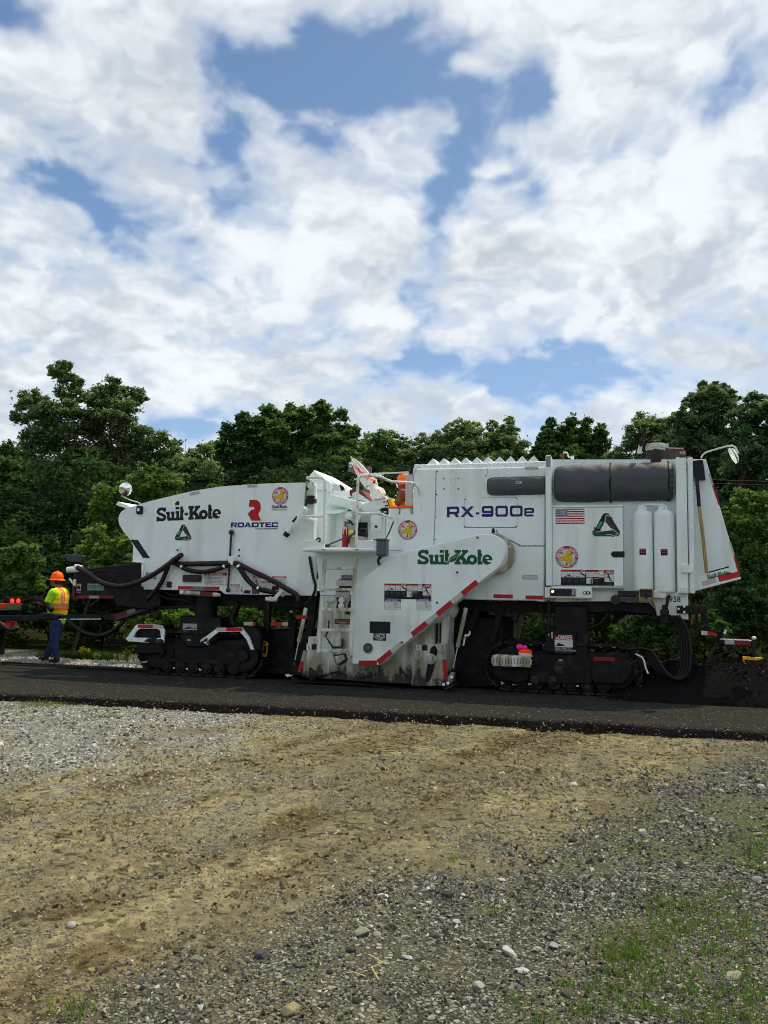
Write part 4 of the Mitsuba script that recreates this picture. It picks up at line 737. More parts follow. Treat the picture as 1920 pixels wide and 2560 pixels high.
# tube with white end cap leaning on the hopper, green sight rod
(a, az_), (b, bz_) = [(-1.500, 2.276), (-1.208, 2.627)]
k = P('filler_tube', tube([(a, -.10, az_), (b, -.14, bz_)], [.043, .043], 18), 'white', smooth=40)
d = np.array([b-a, -.04, bz_-az_]); d /= np.linalg.norm(d)
P('cap', lathe([(.056, 0), (.06, .01), (.06, .06), (.045, .068)], (b, -.14, bz_), d, 20), 'white', k, smooth=40)
P('dark_end', lathe([(.044, -.02), (.0455, .03), (.044, .05)], (a, -.10, az_), d, 18), 'grime', k, smooth=40)
decal('label', k, -.165, [([(-1.389, 2.475), (-1.314, 2.555), (-1.282, 2.533), (-1.358, 2.451)], lin('#2a1412'))])
(a, az_), (b, bz_) = [(-1.206, 3.090), (-1.226, 2.702)]
k = P('sight_rod', tube([(a, -.05, az_), (b, -.05, bz_)], .016, 10), 'vc', smooth=40, col=lin('#6f8f45'))
for t in (.3, .92): P('knob', ball((a*(1-t)+b*t+.02, -.06, az_*(1-t)+bz_*t), .022), 'grime', k, smooth=True)
# mirror at the nose
(ax, az_), (bx_, bz_), (c1, c2), (e1, e2) = [(-4.061, 2.757), (-4.092, 2.806), (-4.237, 2.847), (-4.385, 2.918)]
k = P('hopper_mirror', tube(spline([(ax, -.02, az_), (bx_, -.03, bz_), (c1, -.05, c2), (e1, -.08, e2)], 6), .011, 8), 'rail', smooth=True, label='round mirror on a bent arm at the hopper nose')
(mx, mz), = [(-4.300, 3.020)]
nrm = np.array([.76, -.62, -.16]); P('glass', lathe([(.001, .02), (.07, .014), (.108, .0)], (mx, -.1, mz), nrm, 28), 'mirror', k, smooth=True)
P('shell', lathe([(.112, .0), (.114, -.012), (.08, -.04), (.03, -.06)], (mx, -.1, mz), nrm, 28), 'rubber', k, smooth=50)
(a, b), (c, d_) = [(-4.125, 2.623), (-4.021, 2.754)]
k = P('marker_lamp', bx(a, c, -.06, 0, b, d_, .015), 'rubber'); P('lens', bx(a+.03, c-.03, -.072, -.058, b+.04, d_-.04, .01), 'steel', k)
P('nose_bracket', ex([(-4.600, 2.791), (-4.566, 2.844), (-4.299, 2.748), (-4.399, 2.729)], .1, 1.4), 'white')

# --- platform, ladder, rails and the operator's place
(a, b), (c, d_) = [(-1.057, 2.008), (0.073, 2.061)]
k = P('platform', bx(a, c, -.55, 1.15, b, d_, .012), label='white operator platform')
for u in (450, 815): decal('tread_slot', k, -.55, [(R4(*[(-0.763, 2.027)][0], *[(-0.697, 2.037)][0]) if u == 450 else R4(*[(-0.261, 2.027)][0], *[(-0.197, 2.038)][0]), BLK)])
P('toe_board', bx([(-1.065, 2.074)][0][0], [(-0.757, 2.166)][0][0], -.5, -.485, [(-1.065, 2.068)][0][1], [(-0.757, 2.168)][0][1], .003))
P('toe_board', bx([(-0.268, 2.074)][0][0], [(0.053, 2.164)][0][0], -.5, -.485, [(-0.268, 2.068)][0][1], [(0.053, 2.166)][0][1], .003))
k = P('hook', tube(spline([(x, -.51, z) for x, z in [(-0.859, 2.172), (-0.831, 2.198), (-0.800, 2.191), (-0.806, 2.159), (-0.823, 2.152)]], 5), .012, 8), 'grime', smooth=True)
def rail(name, segs, r, **k): return P(name, J([tube(fillet([np.array(p, float) for p in s], .09, 6), r, 12) for s in segs]), 'rail', smooth=True, **k)
pl = [(-0.744, 2.071), (-0.748, 2.515), (-0.746, 3.079), (-1.042, 3.083)]; pb = [(-1.242, 3.151)][0]
L3 = lambda p, y: (p[0], y, p[1])
(m1, m2) = [(-0.748, 2.515), (-1.054, 2.518)]
rail('handrail', [[L3(pl[0], -.5), L3(pl[2], -.5), L3(pl[3], -.5), L3([(-1.088, 3.079)][0], -.1), L3([(-1.096, 2.898)][0], -.02)], [L3(m1, -.5), L3(m2, -.5), L3([(-1.075, 2.494)][0], -.05)]], .019, label='bent tube handrail left of the ladder')
pr_ = [(-0.255, 2.071), (-0.250, 2.553), (-0.245, 3.093), (0.073, 3.083), (0.175, 3.018), (0.503, 3.005), (0.546, 2.946), (0.547, 2.862)]
q_ = [(-0.250, 2.553), (0.081, 2.549), (0.209, 2.496)]
rail('handrail', [[L3(p, -.5) for p in pr_[:3]]+[L3(p, y) for p, y in zip(pr_[3:], (-.45, -.35, -.2, -.12, -.06))], [L3(q_[0], -.5), L3(q_[1], -.45), L3(q_[2], -.3), L3([(0.119, 2.526)][0], -.02)]], .019, label='wavy tube handrail right of the ladder')
P('corner_post', bx([(-1.098, 3.039)][0][0], [(-1.060, 3.039)][0][0], -.06, .02, [(-1.062, 2.202)][0][1], [(-1.081, 3.039)][0][1], .012))
(a, b), (c, d_) = [(-1.195, 2.746), (-1.056, 2.827)]; e = [(-1.186, 2.867)][0]
k = P('gauge_box', J(bx(a, c, -.12, -.0, b, d_, .01), bx(e[0], c-.01, -.10, 0, d_+.002, e[1], .012)), 'rubber')
P('window', bx(e[0]+.02, c-.03, -.104, -.098, d_+.03, e[1]-.012, .002), 'vc', k, col=lin('#3a4652'))
# ladder
a1, a2 = [(-0.680, 1.917), (-0.715, 1.432)]; b1, b2 = [(-0.225, 1.919), (-0.241, 1.495)]; c1, c2 = [(-0.701, 1.378), (-0.734, 0.581)]; d1, d2 = [(-0.241, 1.481), (-0.263, 0.564)]
LD = P('ladder', J(bar(L3(a1, -.6), L3(a2, -.62), .05, .035, (0, 1, 0)), bar(L3(b1, -.6), L3(b2, -.62), .05, .035, (0, 1, 0)), bar(L3(c1, -.62), L3(c2, -.66), .05, .035, (0, 1, 0)), bar(L3(d1, -.62), L3(d2, -.66), .05, .035, (0, 1, 0))), 'dirty', label='chipped white ladder with square rungs')
for y in (70, 245, 412, 580, 752):
    t = y/752; p = [(-0.677, 1.764), (-0.715, 1.466), (-0.700, 1.184), (-0.710, 0.901), (-0.727, 0.612)][(70, 245, 412, 580, 752).index(y)]; q = [(-0.231, 1.767), (-0.240, 1.473), (-0.244, 1.193), (-0.255, 0.913), (-0.264, 0.627)][(70, 245, 412, 580, 752).index(y)]
    P('rung', bar(L3(p, -.62-.04*t), L3(q, -.62-.04*t), .05, .042), 'dirty', LD)
(a, b), (c, d_) = [(-1.077, 2.212), (-0.973, 2.620)]
P('side_door', bx(a, c, .10, .14, b, d_, .006)); P('inner_wall', bx(a-.40, a+.30, .62, .66, b-.1, [(-1.294, 3.013)][0][1], .006))
# chute: upright half tube with a sloping apron above
(a, b), (c, d_) = [(-1.184, 2.136), (-0.934, 2.680)]
th = np.linspace(-1.5, 1.5, 15); cx = (a+c)/2; r = (c-a)/2
pts = [(cx+r*math.sin(t), .85-.35*math.cos(t)) for t in th]
V = np.array([(x, y, z) for x, y in pts for z in (b, d_)]); F = np.array([(2*i, 2*i+2, 2*i+3) for i in range(14)]+[(2*i, 2*i+3, 2*i+1) for i in range(14)])
P('chute', trimesh.Trimesh(V, F, process=False), 'white', smooth=60, label='upright white chute behind the ladder')
ap = [(-1.118, 2.650), (-1.037, 2.793), (-0.726, 2.703), (-0.763, 2.678), (-0.808, 2.652), (-0.883, 2.629), (-0.958, 2.627), (-1.034, 2.635)]
apf = np.array([(x, .35+(z-min(p[1] for p in ap))*2.4, z) for x, z in ap]); tri = trimesh.creation.triangulate_polygon(Polygon(ap), engine='earcut'); ii = [int(np.argmin(((np.array(ap)-v)**2).sum(1))) for v in tri[0]]
P('apron', trimesh.Trimesh(apf[ii], tri[1], process=False), 'white', label='curved white apron above the chute')
P('cab_floor_wall', bx([(-1.497, 2.606)][0][0], [(-0.640, 2.598)][0][0], 1.5, 1.55, [(-1.487, 2.158)][0][1], [(-1.501, 2.776)][0][1]), 'white')
P('cover_hood', ex([(-1.461, 3.279), (-1.384, 3.365), (-1.261, 3.296), (-0.955, 3.113), (-0.917, 2.974), (-0.937, 2.945), (-1.107, 2.992), (-1.442, 3.027)], .7, 1.6, .01), 'white', label='white angular hood over the conveyor end')
P('cover_cheek', ex([(-1.397, 3.272), (-1.313, 3.321), (-1.029, 3.126), (-1.068, 2.992), (-1.260, 3.029), (-1.386, 3.111)], .55, .70, .008), 'white')
P('chain_strip', J([ball((*[(-0.957, 3.097)][0][:1], .75, [(-0.957, 3.097)][0][1]), .03), tube(spline([(x, .75, z) for x, z in [(-0.965, 3.105), (-0.918, 3.067), (-0.905, 3.008), (-0.928, 2.950)]], 5), .03, 8)]), 'rubber', smooth=True, label='black rubber flap at the hood end')
P('boom', ex([(-1.015, 2.948), (-0.660, 2.854), (-0.573, 2.798), (-0.472, 2.740), (-0.493, 2.639), (-0.582, 2.671), (-0.687, 2.715), (-1.050, 2.798), (-1.038, 2.819)], .45, .72, .01), 'white', label='white sloping boom across the operator place')
P('boom_end', ex([(-0.646, 2.843), (-0.464, 2.792), (-0.446, 2.735), (-0.568, 2.652), (-0.682, 2.703)], .38, .45, .006), 'white')
P('boom_tray', ex([(-0.581, 2.844), (-0.506, 2.822), (-0.320, 2.819), (-0.304, 2.748), (-0.587, 2.791)], .5, .9, .01), 'white')
P('seat_bracket', ex([(-0.789, 2.988), (-0.713, 3.023), (-0.443, 2.836), (-0.765, 2.907)], .83, .86, .004), 'white')
k = P('seat', ex(list(map(tuple, spline(np.array([(-0.837, 2.980), (-0.827, 3.050), (-0.738, 3.072), (-0.661, 3.047), (-0.590, 2.975), (-0.554, 2.901), (-0.628, 2.925), (-0.721, 2.963), (-0.797, 2.935)]), 4))), .87, 1.35, .03), 'vcm', smooth=45, col=lin('#6e2f2a'), label='brown red padded seat back')
P('control_console', ex([(-0.470, 2.773), (-0.295, 2.826), (-0.085, 2.858), (-0.016, 2.725), (-0.162, 2.688), (-0.184, 2.657), (-0.446, 2.660)], .35, .85, .012), 'white', label='white control console beside the handrail')
P('console_lid', ex([(-0.333, 2.814), (-0.094, 2.894), (-0.079, 2.863), (-0.282, 2.817)], .33, .9, .005), 'white')
for x, z in [(-0.106, 2.796), (-0.070, 2.799), (-0.076, 2.740), (-0.048, 2.743)]: P('bolt', lathe([(.012, 0), (.012, .01), (.008, .013)], (x, .35, z), (0, -1, 0), 8), 'grime')
P('cabinet', bx([(-0.294, 2.362)][0][0], [(-0.063, 2.361)][0][0], .3, 1.2, [(-0.292, 2.241)][0][1], [(-0.284, 2.654)][0][1], .008), 'white')
k = P('cabinet_door', bx([(-0.233, 2.361)][0][0], [(-0.112, 2.360)][0][0], .28, .30, [(-0.233, 2.340)][0][1], [(-0.236, 2.566)][0][1], .005), 'white')
P('lock', lathe([(.022, 0), (.022, .012), (.012, .016)], ([(-0.202, 2.419)][0][0], .28, [(-0.202, 2.419)][0][1]), (0, -1, 0), 12), 'rubber', k, smooth=40)
P('console_wall', bx([(-0.926, 2.407)][0][0], [(-0.474, 2.404)][0][0], .9, .95, [(-0.921, 2.132)][0][1], [(-0.932, 2.716)][0][1]), 'white')
P('opening', bx([(-0.732, 2.404)][0][0], [(-0.533, 2.403)][0][0], .88, .90, [(-0.729, 2.280)][0][1], [(-0.734, 2.533)][0][1], .003), 'rubber')
hose([(-0.803, 2.634), (-0.772, 2.570), (-0.711, 2.513), (-0.673, 2.470)], .6, .014, name='cable')
hose([(-0.842, 2.603), (-0.843, 2.447), (-0.807, 2.361)], .7, .010, name='cable', mat='rail')
P('pin_boss', J(cyl(L3([(-0.702, 2.606)][0], .45), L3([(-0.702, 2.606)][0], .9), .06), cyl(L3([(-0.657, 2.601)][0], .40), L3([(-0.657, 2.601)][0], .46), .03)), 'white', smooth=40)
hose([(-0.102, 2.643), (-0.067, 2.670), (0.004, 2.662), (0.002, 2.600), (-0.080, 2.599)], .2, .028, name='cable')
# screen, ledge, tool box
P('screen_panel', bx([(0.315, 3.010)][0][0], [(0.426, 3.008)][0][0], .02, .04, [(0.319, 2.687)][0][1], [(0.314, 3.162)][0][1], .004), 'vc', col=lin('#bdb9bd'))
P('ledge', bx([(0.070, 2.609)][0][0], [(0.424, 2.605)][0][0], .0, .5, [(0.071, 2.562)][0][1], [(0.069, 2.670)][0][1], .006))
for x in (1305, 1428): P('strap', bx(*([(0.236, 2.607), (0.247, 2.606)] if x == 1305 else [(0.407, 2.605), (0.418, 2.605)])[0][:1], ([(0.236, 2.607), (0.247, 2.606)] if x == 1305 else [(0.407, 2.605), (0.418, 2.605)])[1][0], -.012, .0, [(0.236, 2.577)][0][1], [(0.235, 2.674)][0][1], .002), 'rubber')
P('orange_edge', ex([(0.078, 2.669), (0.075, 2.687), (0.154, 2.694), (0.279, 2.690), (0.348, 2.708), (0.431, 2.693), (0.431, 2.667)], -.03, .5, .006), 'vc', col=ORNG, label='bright orange ledge top')
(a, b), (c, d_) = [(0.063, 1.938), (0.211, 2.173)]
k = P('speaker_box', bx(a, c, -.6, -.42, b, d_, .028), 'vc', smooth=30, col=lin('#4c545c'), label='grey plastic box hanging at the platform corner')
P('lid', bx(a-.004, c+.004, -.606, -.416, d_-.02, d_+.012, .01), 'vc', k, col=lin('#3a4148'))
hose([(0.174, 2.177), (0.175, 2.305), (0.176, 2.460)], -.3, .010, name='cable', ys=[-.5, -.3, -.1])
hose([(0.108, 1.936), (0.067, 1.910), (0.061, 1.858), (0.082, 1.819)], -.45, .018, name='cable')
# --- main hood
hd = [(0.442, 3.176), (0.458, 3.247)]+[(0.482, 3.240), (2.340, 3.221)]+[(2.319, 1.340), (2.187, 1.353), (1.488, 1.351)]+[(-0.005, 1.388), (-0.978, 1.373)]+[(-1.061, 2.024), (-0.097, 2.029), (0.028, 2.098), (0.035, 2.572), (0.435, 2.576)]
HD = P('hood', ex(hd, 0, 2.4, .012), label='white engine hood and body side with a stepped front')
# roof: inward slanting strip, cap and points
(ax, az_), (bx_, bz_), (cx_, cz_), (dx_, dz_) = [(0.441, 3.167), (2.340, 3.142), (2.340, 3.216), (0.482, 3.240)]
z1, z2 = az_-.02, cz_
p0, p1 = [(0.443, 3.317), (2.334, 3.311)]
k = P('roof_cap', ex([(p0[0], z2-.005), (p1[0], z2-.005), (p1[0], p1[1]), (p0[0], p1[1])], .05, 2.35, .015))
tape(HD, 0, *[(2.062, 3.207), (2.239, 3.205)], .043, [(1, SILV)])
P('roof_end', ex([(0.431, 3.166), (0.457, 3.304), (0.507, 3.308), (0.492, 3.246), (0.490, 3.231)], -.02, 2.4, .008))
n0, n1 = [(0.622, 3.355), (2.252, 3.347)]; zt = p1[1]
for q in range(10):
    a = n0[0]+(n1[0]-n0[0])*q/10; b = n0[0]+(n1[0]-n0[0])*(q+1)/10; h = .092; m_ = (a+b)/2
    v = np.array([(a, .08, zt), (b, .08, zt), (b, 1.4, zt), (a, 1.4, zt), (m_, .11, zt+h), (m_, 1.37, zt+h)]); f = np.array([(0, 1, 4), (1, 2, 5), (1, 5, 4), (2, 3, 5), (3, 0, 4), (3, 4, 5), (0, 2, 1), (0, 3, 2)])
    P('roof_ridge', trimesh.Trimesh(v, f, process=False), 'white', HD)
# panel seams, rivets
sm = lin('#5d6465')
it = [(ln(q, w), c) for q, w, c in [([(0.780, 3.196), (0.769, 2.504), (0.753, 2.131)], .009, sm), ([(1.197, 2.783), (1.195, 2.391)], .005, lin('#9aa2a2')), ([(1.950, 2.779), (1.953, 2.393)], .005, lin('#9aa2a2')), ([(1.200, 2.379), (1.949, 2.374)], .010, lin('#3c4142')), ([(1.439, 2.798), (1.950, 2.793)], .006, lin('#8a9192')), ([(1.524, 3.235), (1.525, 3.130)], .005, lin('#8a9192')),
    ([(1.657, 2.345), (1.679, 2.280), (1.786, 2.230), (1.999, 2.113), (2.332, 2.113)], .012, lin('#23282a')), ([(0.029, 2.045), (0.279, 2.043)], .007, sm)]]
decal('panel_seams', HD, 0, it)
for x, z in [(0.796, 3.195), (0.789, 2.860), (0.780, 2.533), (0.772, 2.207), (0.894, 3.087), (1.111, 3.087), (0.896, 2.938), (1.110, 2.935), (1.208, 2.782), (1.201, 2.392), (1.939, 2.387), (1.942, 2.783), (1.503, 3.112)]: P('rivet', lathe([(.011, 0), (.010, .006), (.004, .008)], (x, 0, z), (0, -1, 0), 8), 'grime', HD)
P('slot', ex([(x+.025*math.cos(t), z+.045*math.sin(t)) for x, z in [[(1.614, 2.321)][0]] for t in np.linspace(0, 2*np.pi, 14, endpoint=False)], -.004, .01), 'rubber', HD)
decal('plate', HD, 0, [(R4(*[(2.025, 1.648)][0], *[(2.235, 1.706)][0]), lin('#7f8686')), (R4(*[(2.034, 1.657)][0], *[(2.226, 1.697)][0]), lin('#b4baba'))])
seal(HD, *[(0.363, 2.345)][0], .142, 0)
# RX-900e
def rx900():
    y = lambda v: 683-v; b = lambda x0, y0, x1, y1: sbox(x0, y(y1), x1, y(y0)); w = 23
    R_ = unary_union([b(543, 580, 570, 683), ring(543, y(654), 666, y(580), w, 20), b(543, 580, 600, 603), b(543, 631, 600, 654), Polygon([(612, 32), (640, 34), (668, 0), (636, 0)])])
    X_ = unary_union([Polygon([(678, 0), (714, 0), (815, 103), (780, 103)]), Polygon([(780, 0), (816, 0), (716, 103), (682, 103)])])
    n9 = unary_union([ring(893, y(648), 1008, y(578), w, 20), b(984, 600, 1008, 665), ring(893, 0, 1008, 62, w, 20).intersection(b(893, 655, 1008, 683)), b(893, 660, 990, 683)])
    e = unary_union([ring(1308, 0, 1403, y(602), 19, 18).difference(b(1385, 645, 1410, 668)), b(1312, 634, 1400, 650)])
    return unary_union([R_, X_, b(833, 637, 868, 660), n9, ring(1027, 0, 1150, 105, w, 22), ring(1170, 0, 1293, 105, w, 22), e])
(ax, az_), (bx_, bz_) = [(0.945, 2.525), (2.186, 2.516)]; s = (bx_-ax)/860
g = affinity.affine_transform(rx900(), [s, (bz_-az_)/860*0, 0, s*1.03, 0, 0]); g = affinity.translate(g, ax-543*s, az_)
decal('lettering', HD, 0, [(g, lin('#221a5e'))], label='dark blue lettering RX-900e')
tape(HD, 0, *[(1.619, 1.410), (1.892, 1.407)], .053, [(1, RED)]); tape(HD, 0, *[(2.067, 1.400), (2.314, 1.396)], .053, [(1, RED)])
# --- insulated exhaust: small and large jackets, collar, flap
(a, b), (c, d_), (e, f_) = [(1.531, 2.952), (2.335, 3.095), (2.335, 2.823)]
r = (d_-f_)/2; zc = (d_+f_)/2
def jacket(name, x0, x1, yc, zc, r, seed, par=MM, label=None):
    xs = np.concatenate([[x0, x0+.004, x0+.04, x0+.10], np.linspace(x0+.16, x1-.12, 40), [x1-.08, x1-.03, x1-.004, x1]]); rr = np.concatenate([[.02, r*.80, r*.93, r*.985], np.full(40, r), [r, r*.97, r*.9, .02]])
    th = np.linspace(0, 2*np.pi, 48, endpoint=False); X, TH_ = np.meshgrid(xs, th, indexing='ij'); R_ = np.repeat(rr[:, None], 48, 1)
    p = np.stack([X*5, np.cos(TH_)*1.4, np.sin(TH_)*1.4+seed], -1); R_ = R_*(1+.12*(meshkit.fbm(p, 5, seed)-.5)-.03*(np.abs(np.sin(X*9+TH_*2+3*meshkit.noise(p*.6, 3)))**12))
    R_ *= (np.abs(np.cos(TH_))**2.6+np.abs(np.sin(TH_))**2.6)**(-1/2.6)*.97+.02
    V = np.stack([X, yc-R_*np.cos(TH_), zc+R_*np.sin(TH_)], -1).reshape(-1, 3); n = 48; i, j = [q.ravel() for q in np.meshgrid(np.arange(len(xs)-1), np.arange(n), indexing='ij')]; kk = (j+1) % n
    F = np.vstack([np.stack([i*n+j, (i+1)*n+j, (i+1)*n+kk], 1), np.stack([i*n+j, (i+1)*n+kk, i*n+kk], 1)]); return P(name, trimesh.Trimesh(V, F, process=False), 'wrap', par, smooth=True, label=label)
k = jacket('pipe_jacket', a, e+.02, .03, zc, r, 3, label='narrow dark insulated pipe on the hood side')
decal('tag', k, .03-r*1.03, [(R4(*[(1.945, 2.976)][0], *[(2.032, 3.008)][0]), lin('#b0b4b4')), (R4(*[(1.956, 2.987)][0], *[(2.007, 2.998)][0]), lin('#4a4d50'))])
(a, b), (c, d_) = [(2.465, 2.722), (4.036, 3.252)]; r = (d_-b)/2; zc = (d_+b)/2
MF = jacket('muffler', a, c, .12, zc, r, 8, label='large muffler wrapped in dark grey blanket, rusty on top')
for x in ([(3.220, 2.985)][0][0], [(3.976, 2.969)][0][0]):
    th = np.linspace(0, 2*np.pi, 40); P('seam_band', tube(np.array([(x+.006*math.sin(7*t), .12-(r*1.035)*math.cos(t), zc+(r*1.03)*math.sin(t)) for t in th]), .010, 6), 'grime', MF, smooth=True)
for q in range(5): P('lacing', bar((c-.05, .12-r*1.0, zc+r*(.5-.3*q)), (c+.005, .12-r*.96, zc+r*(.47-.3*q)), .008, .012), 'grime', MF)
(a, b), (c, d_) = [(3.691, 3.307), (3.943, 3.522)]
ST = P('exhaust_stack', lathe([(r_, h) for r_, h in [((c-a)/2*.9, -.1), ((c-a)/2, 0), ((c-a)/2, d_-b-.06), ((c-a)/2*1.06, d_-b-.055), ((c-a)/2*1.08, d_-b-.015), ((c-a)/2*1.0, d_-b), ((c-a)/2*.9, d_-b), ((c-a)/2*.88, 0)]], ((a+c)/2, .2, b), n=28), 'rust', smooth=40, label='rusty white exhaust collar')
P('clamp_ear', bx([(3.943, 3.490)][0][0], [(3.992, 3.489)][0][0], .16, .2, [(3.943, 3.466)][0][1], [(3.943, 3.518)][0][1], .004), 'rust', ST)
P('rain_flap', ex([(3.600, 3.524), (3.661, 3.738), (3.703, 3.815), (3.691, 3.671), (3.653, 3.494), (3.611, 3.484)], .05, .34, .006), 'grime', ST, label='dark open rain flap')
P('counterweight', ex([(3.581, 3.403), (3.574, 3.411), (3.600, 3.511), (3.650, 3.513), (3.634, 3.396)], .12, .2, .008), 'rail', ST)
P('flap_arm', bar(L3([(3.632, 3.492)][0], .16), L3([(3.721, 3.526)][0], .18), .03, .03), 'grime', ST)
P('breather_box', ex([(3.954, 3.495), (4.183, 3.478), (4.214, 3.439), (4.212, 3.299), (3.952, 3.307)], .3, .9, .02), 'vc', smooth=30, col=lin('#4a4039'), label='rusty brown box behind the exhaust collar')
(a, b), (c, d_) = [(2.539, 3.363), (2.568, 3.453)]
k = P('crank', J(tube(fillet([L3(p, .32) for p in [(2.562, 3.463), (2.622, 3.465), (2.633, 3.399), (2.671, 3.390)]], .02), .010, 8), bx(*[(2.671, 3.363)][0][:1], [(2.712, 3.361)][0][0], .3, .36, [(2.671, 3.351)][0][1], [(2.671, 3.411)][0][1])), 'rail', smooth=40)
P('red_bracket', bx(a, c, .3, .34, b-.02, d_, .003), 'vc', k, col=lin('#8c1f1f'))
# --- rear compartment
PO = P('rear_post', J(bx([(2.359, 3.363)][0][0], [(2.436, 3.360)][0][0], -.14, .02, [(2.355, 1.561)][0][1], [(2.359, 3.359)][0][1], .010)), label='upright white post between hood and rear compartment')
tape(PO, -.14, *[(2.398, 3.347), (2.396, 3.196)], .063, [(1, lin('#8f8488'))])
k = P('rear_wall', ex([(2.391, 3.337), (4.102, 3.288), (4.075, 1.563), (4.074, 1.473), (2.395, 1.447)], .1, 2.3), label='recessed white wall behind the air tanks')
DR = P('compartment_door', bx([(2.427, 1.540)][0][0], [(3.392, 1.553)][0][0], -.08, .1, [(2.427, 1.540)][0][1], [(2.430, 2.666)][0][1], .014), label='square white compartment door with a flag')
decal('gasket', DR, -.08, [(R4(*[(2.436, 1.563)][0], *[(3.391, 2.642)][0]).difference(R4(*[(2.447, 1.574)][0], *[(3.380, 2.631)][0])), lin('#8f9695'))])
k = P('latch', ex([(x+dx, z+dz) for x, z in [[(3.309, 1.995)][0]] for dx, dz in [(-.085, -.02), (-.06, -.042), (.09, -.042), (.09, .042), (-.06, .042), (-.085, .02)]], -.086, -.07, .004), 'rubber', DR)
for q in range(12):
    zz = [(2.436, 1.614)][0][1]+q*([(2.439, 2.617)][0][1]-[(2.436, 1.614)][0][1])/11
    P('hinge', bx([(2.419, 1.614)][0][0]-.004, [(2.441, 1.614)][0][0], -.095, -.08, zz-.05, zz+.05, .004), 'white', DR)
# flag
(a, b), (c, d_) = [(2.490, 2.411), (2.877, 2.619)]; hgt = d_-b; it = []
for q in range(13): it.append((R4(a, d_-hgt*(q+1)/13, c, d_-hgt*q/13), lin('#8a0e1c') if q % 2 == 0 else lin('#d2d2d2')))
cw = a+(c-a)*.4; it.append((R4(a, d_-hgt*7/13, cw, d_), lin('#101a58')))
for r_ in range(9):
    for q in range(6 if r_ % 2 == 0 else 5): it.append((Point(a+(cw-a)*((q+.5 if r_ % 2 == 0 else q+1.)/6), d_-hgt*7/13*(r_+.5)/9).buffer(.0065, 2), lin('#c6c8cc')))
decal('flag_print', DR, -.08, it, label='stars and stripes flag print')
arrows(DR, *[(3.161, 2.397)][0], .00060, -.08)
seal(DR, *[(2.638, 1.957)][0], .152, -.08)
warn_strip(DR, *[(2.558, 1.568)][0], *[(3.258, 1.783)][0], -.08)
for q, (x0, x1, y0, y1) in enumerate([(724, 862, 1262, 668), (878, 1028, 1275, 665)]):
    Y = -.12; (a, b), (c, d_) = [([(3.511, 1.515)][0], [(3.762, 2.582)][0]), ([(3.775, 1.496)][0], [(4.044, 2.584)][0])][q]; r = (c-a)/2
    k = P('air_tank', lathe([(r*.93, 0), (r, .015), (r, d_-b-.08), (r*.96, d_-b-.035), (r*.8, d_-b-.006), (r*.55, d_-b)], ((a+c)/2, Y+r*.35+.08, b), n=36), smooth=40, label=['left white upright air tank', 'right white upright air tank'][q])
    lx, lz = [([(3.631, 2.030)][0]), ([(3.904, 2.024)][0])][q]; cxm, ycm = (a+c)/2, Y+r*.35+.08
    bend = lambda v, cxm=cxm, ycm=ycm, r=r: np.stack([v[:, 0], ycm-np.sqrt(np.maximum((r+.006)**2-(v[:, 0]-cxm)**2, 0)), v[:, 2]], 1)
    decal('label', k, 0, [(R4(lx-.042+.0105*t, lo_, lx-.0315+.0105*t, hi_), cc) for t in range(8) for lo_, hi_, cc in ((lz-.042, lz+.042, lin('#16161f')), (lz+.016, lz+.042, lin('#a03418')), (lz-.01, lz-.002, lin('#16161f') if t in (0, 7) else lin('#6d7074')))], shape=bend)
    P('lug', ex([([(3.586, 2.583)][0][0]+(q*(a-([(3.511, 1.515)][0][0])))+dx, d_+dz) for dx, dz in [(-.03, -.01), (.11, -.01), (.10, .06), (.05, .09), (0, .07)]], -.03, .0, .004), 'white', k)
P('tank_bracket', tube(fillet([L3(p, -.03) for p in [(3.649, 2.605), (3.649, 2.668), (3.906, 2.665), (3.906, 2.601)]], .02), .014, 8), 'white', smooth=True)
for u, v, nm in ((1052, 1116, 'rear_column'), (1140, 1166, 'narrow_column')):
    a = ([(4.065, 1.483)][0] if u == 1052 else [(4.213, 1.485)][0]); b = ([(4.199, 3.283)][0] if u == 1052 else [(4.283, 3.283)][0]); P(nm, bx(a[0], b[0], -.12 if u == 1052 else -.08, .1, a[1], b[1], .01))
P('column_gap', bx([(4.171, 1.528)][0][0], [(4.225, 1.529)][0][0], .0, .08, [(4.172, 1.511)][0][1], [(4.199, 3.219)][0][1], .002), 'dirty')
k = P('column_plate', bx([(4.112, 1.756)][0][0], [(4.260, 1.758)][0][0], -.15, -.12, [(4.112, 1.753)][0][1], [(4.113, 1.859)][0][1], .005))
k2 = P('column_plate', bx([(4.104, 1.492)][0][0], [(4.164, 1.493)][0][0], -.145, -.12, [(4.104, 1.492)][0][1], [(4.105, 1.571)][0][1], .004))
for x, z in [(4.135, 1.558), (4.134, 1.524)]: P('bolt', lathe([(.014, 0), (.014, .012), (.008, .016)], (x, -.145, z), (0, -1, 0), 8), 'white', k2)
P('pipe_clamp', J(cyl(L3([(4.114, 3.258)][0], 0), L3([(4.191, 3.255)][0], 0), .12), cyl(L3([(4.093, 3.280)][0], -.05), L3([(4.262, 3.289)][0], -.05), .02)), 'rust', smooth=40)
TL = P('tail_panel', ex([(4.271, 3.275), (4.454, 3.277), (4.856, 1.682), (4.258, 1.508)], .05, .10, .006), label='white sloped tail panel')
P('tail_face', ex([(4.436, 3.278), (4.454, 3.281), (4.858, 1.683), (4.831, 1.676)], .10, 2.3), 'white', MM)
tape(TL, .05, *[(4.582, 1.679), (4.838, 1.747)], .074, [(1, lin('#b3232a'))]); tape(TL, .05, *[(4.381, 1.613), (4.551, 1.667)], .066, [(1, lin('#b7a9a6'))])
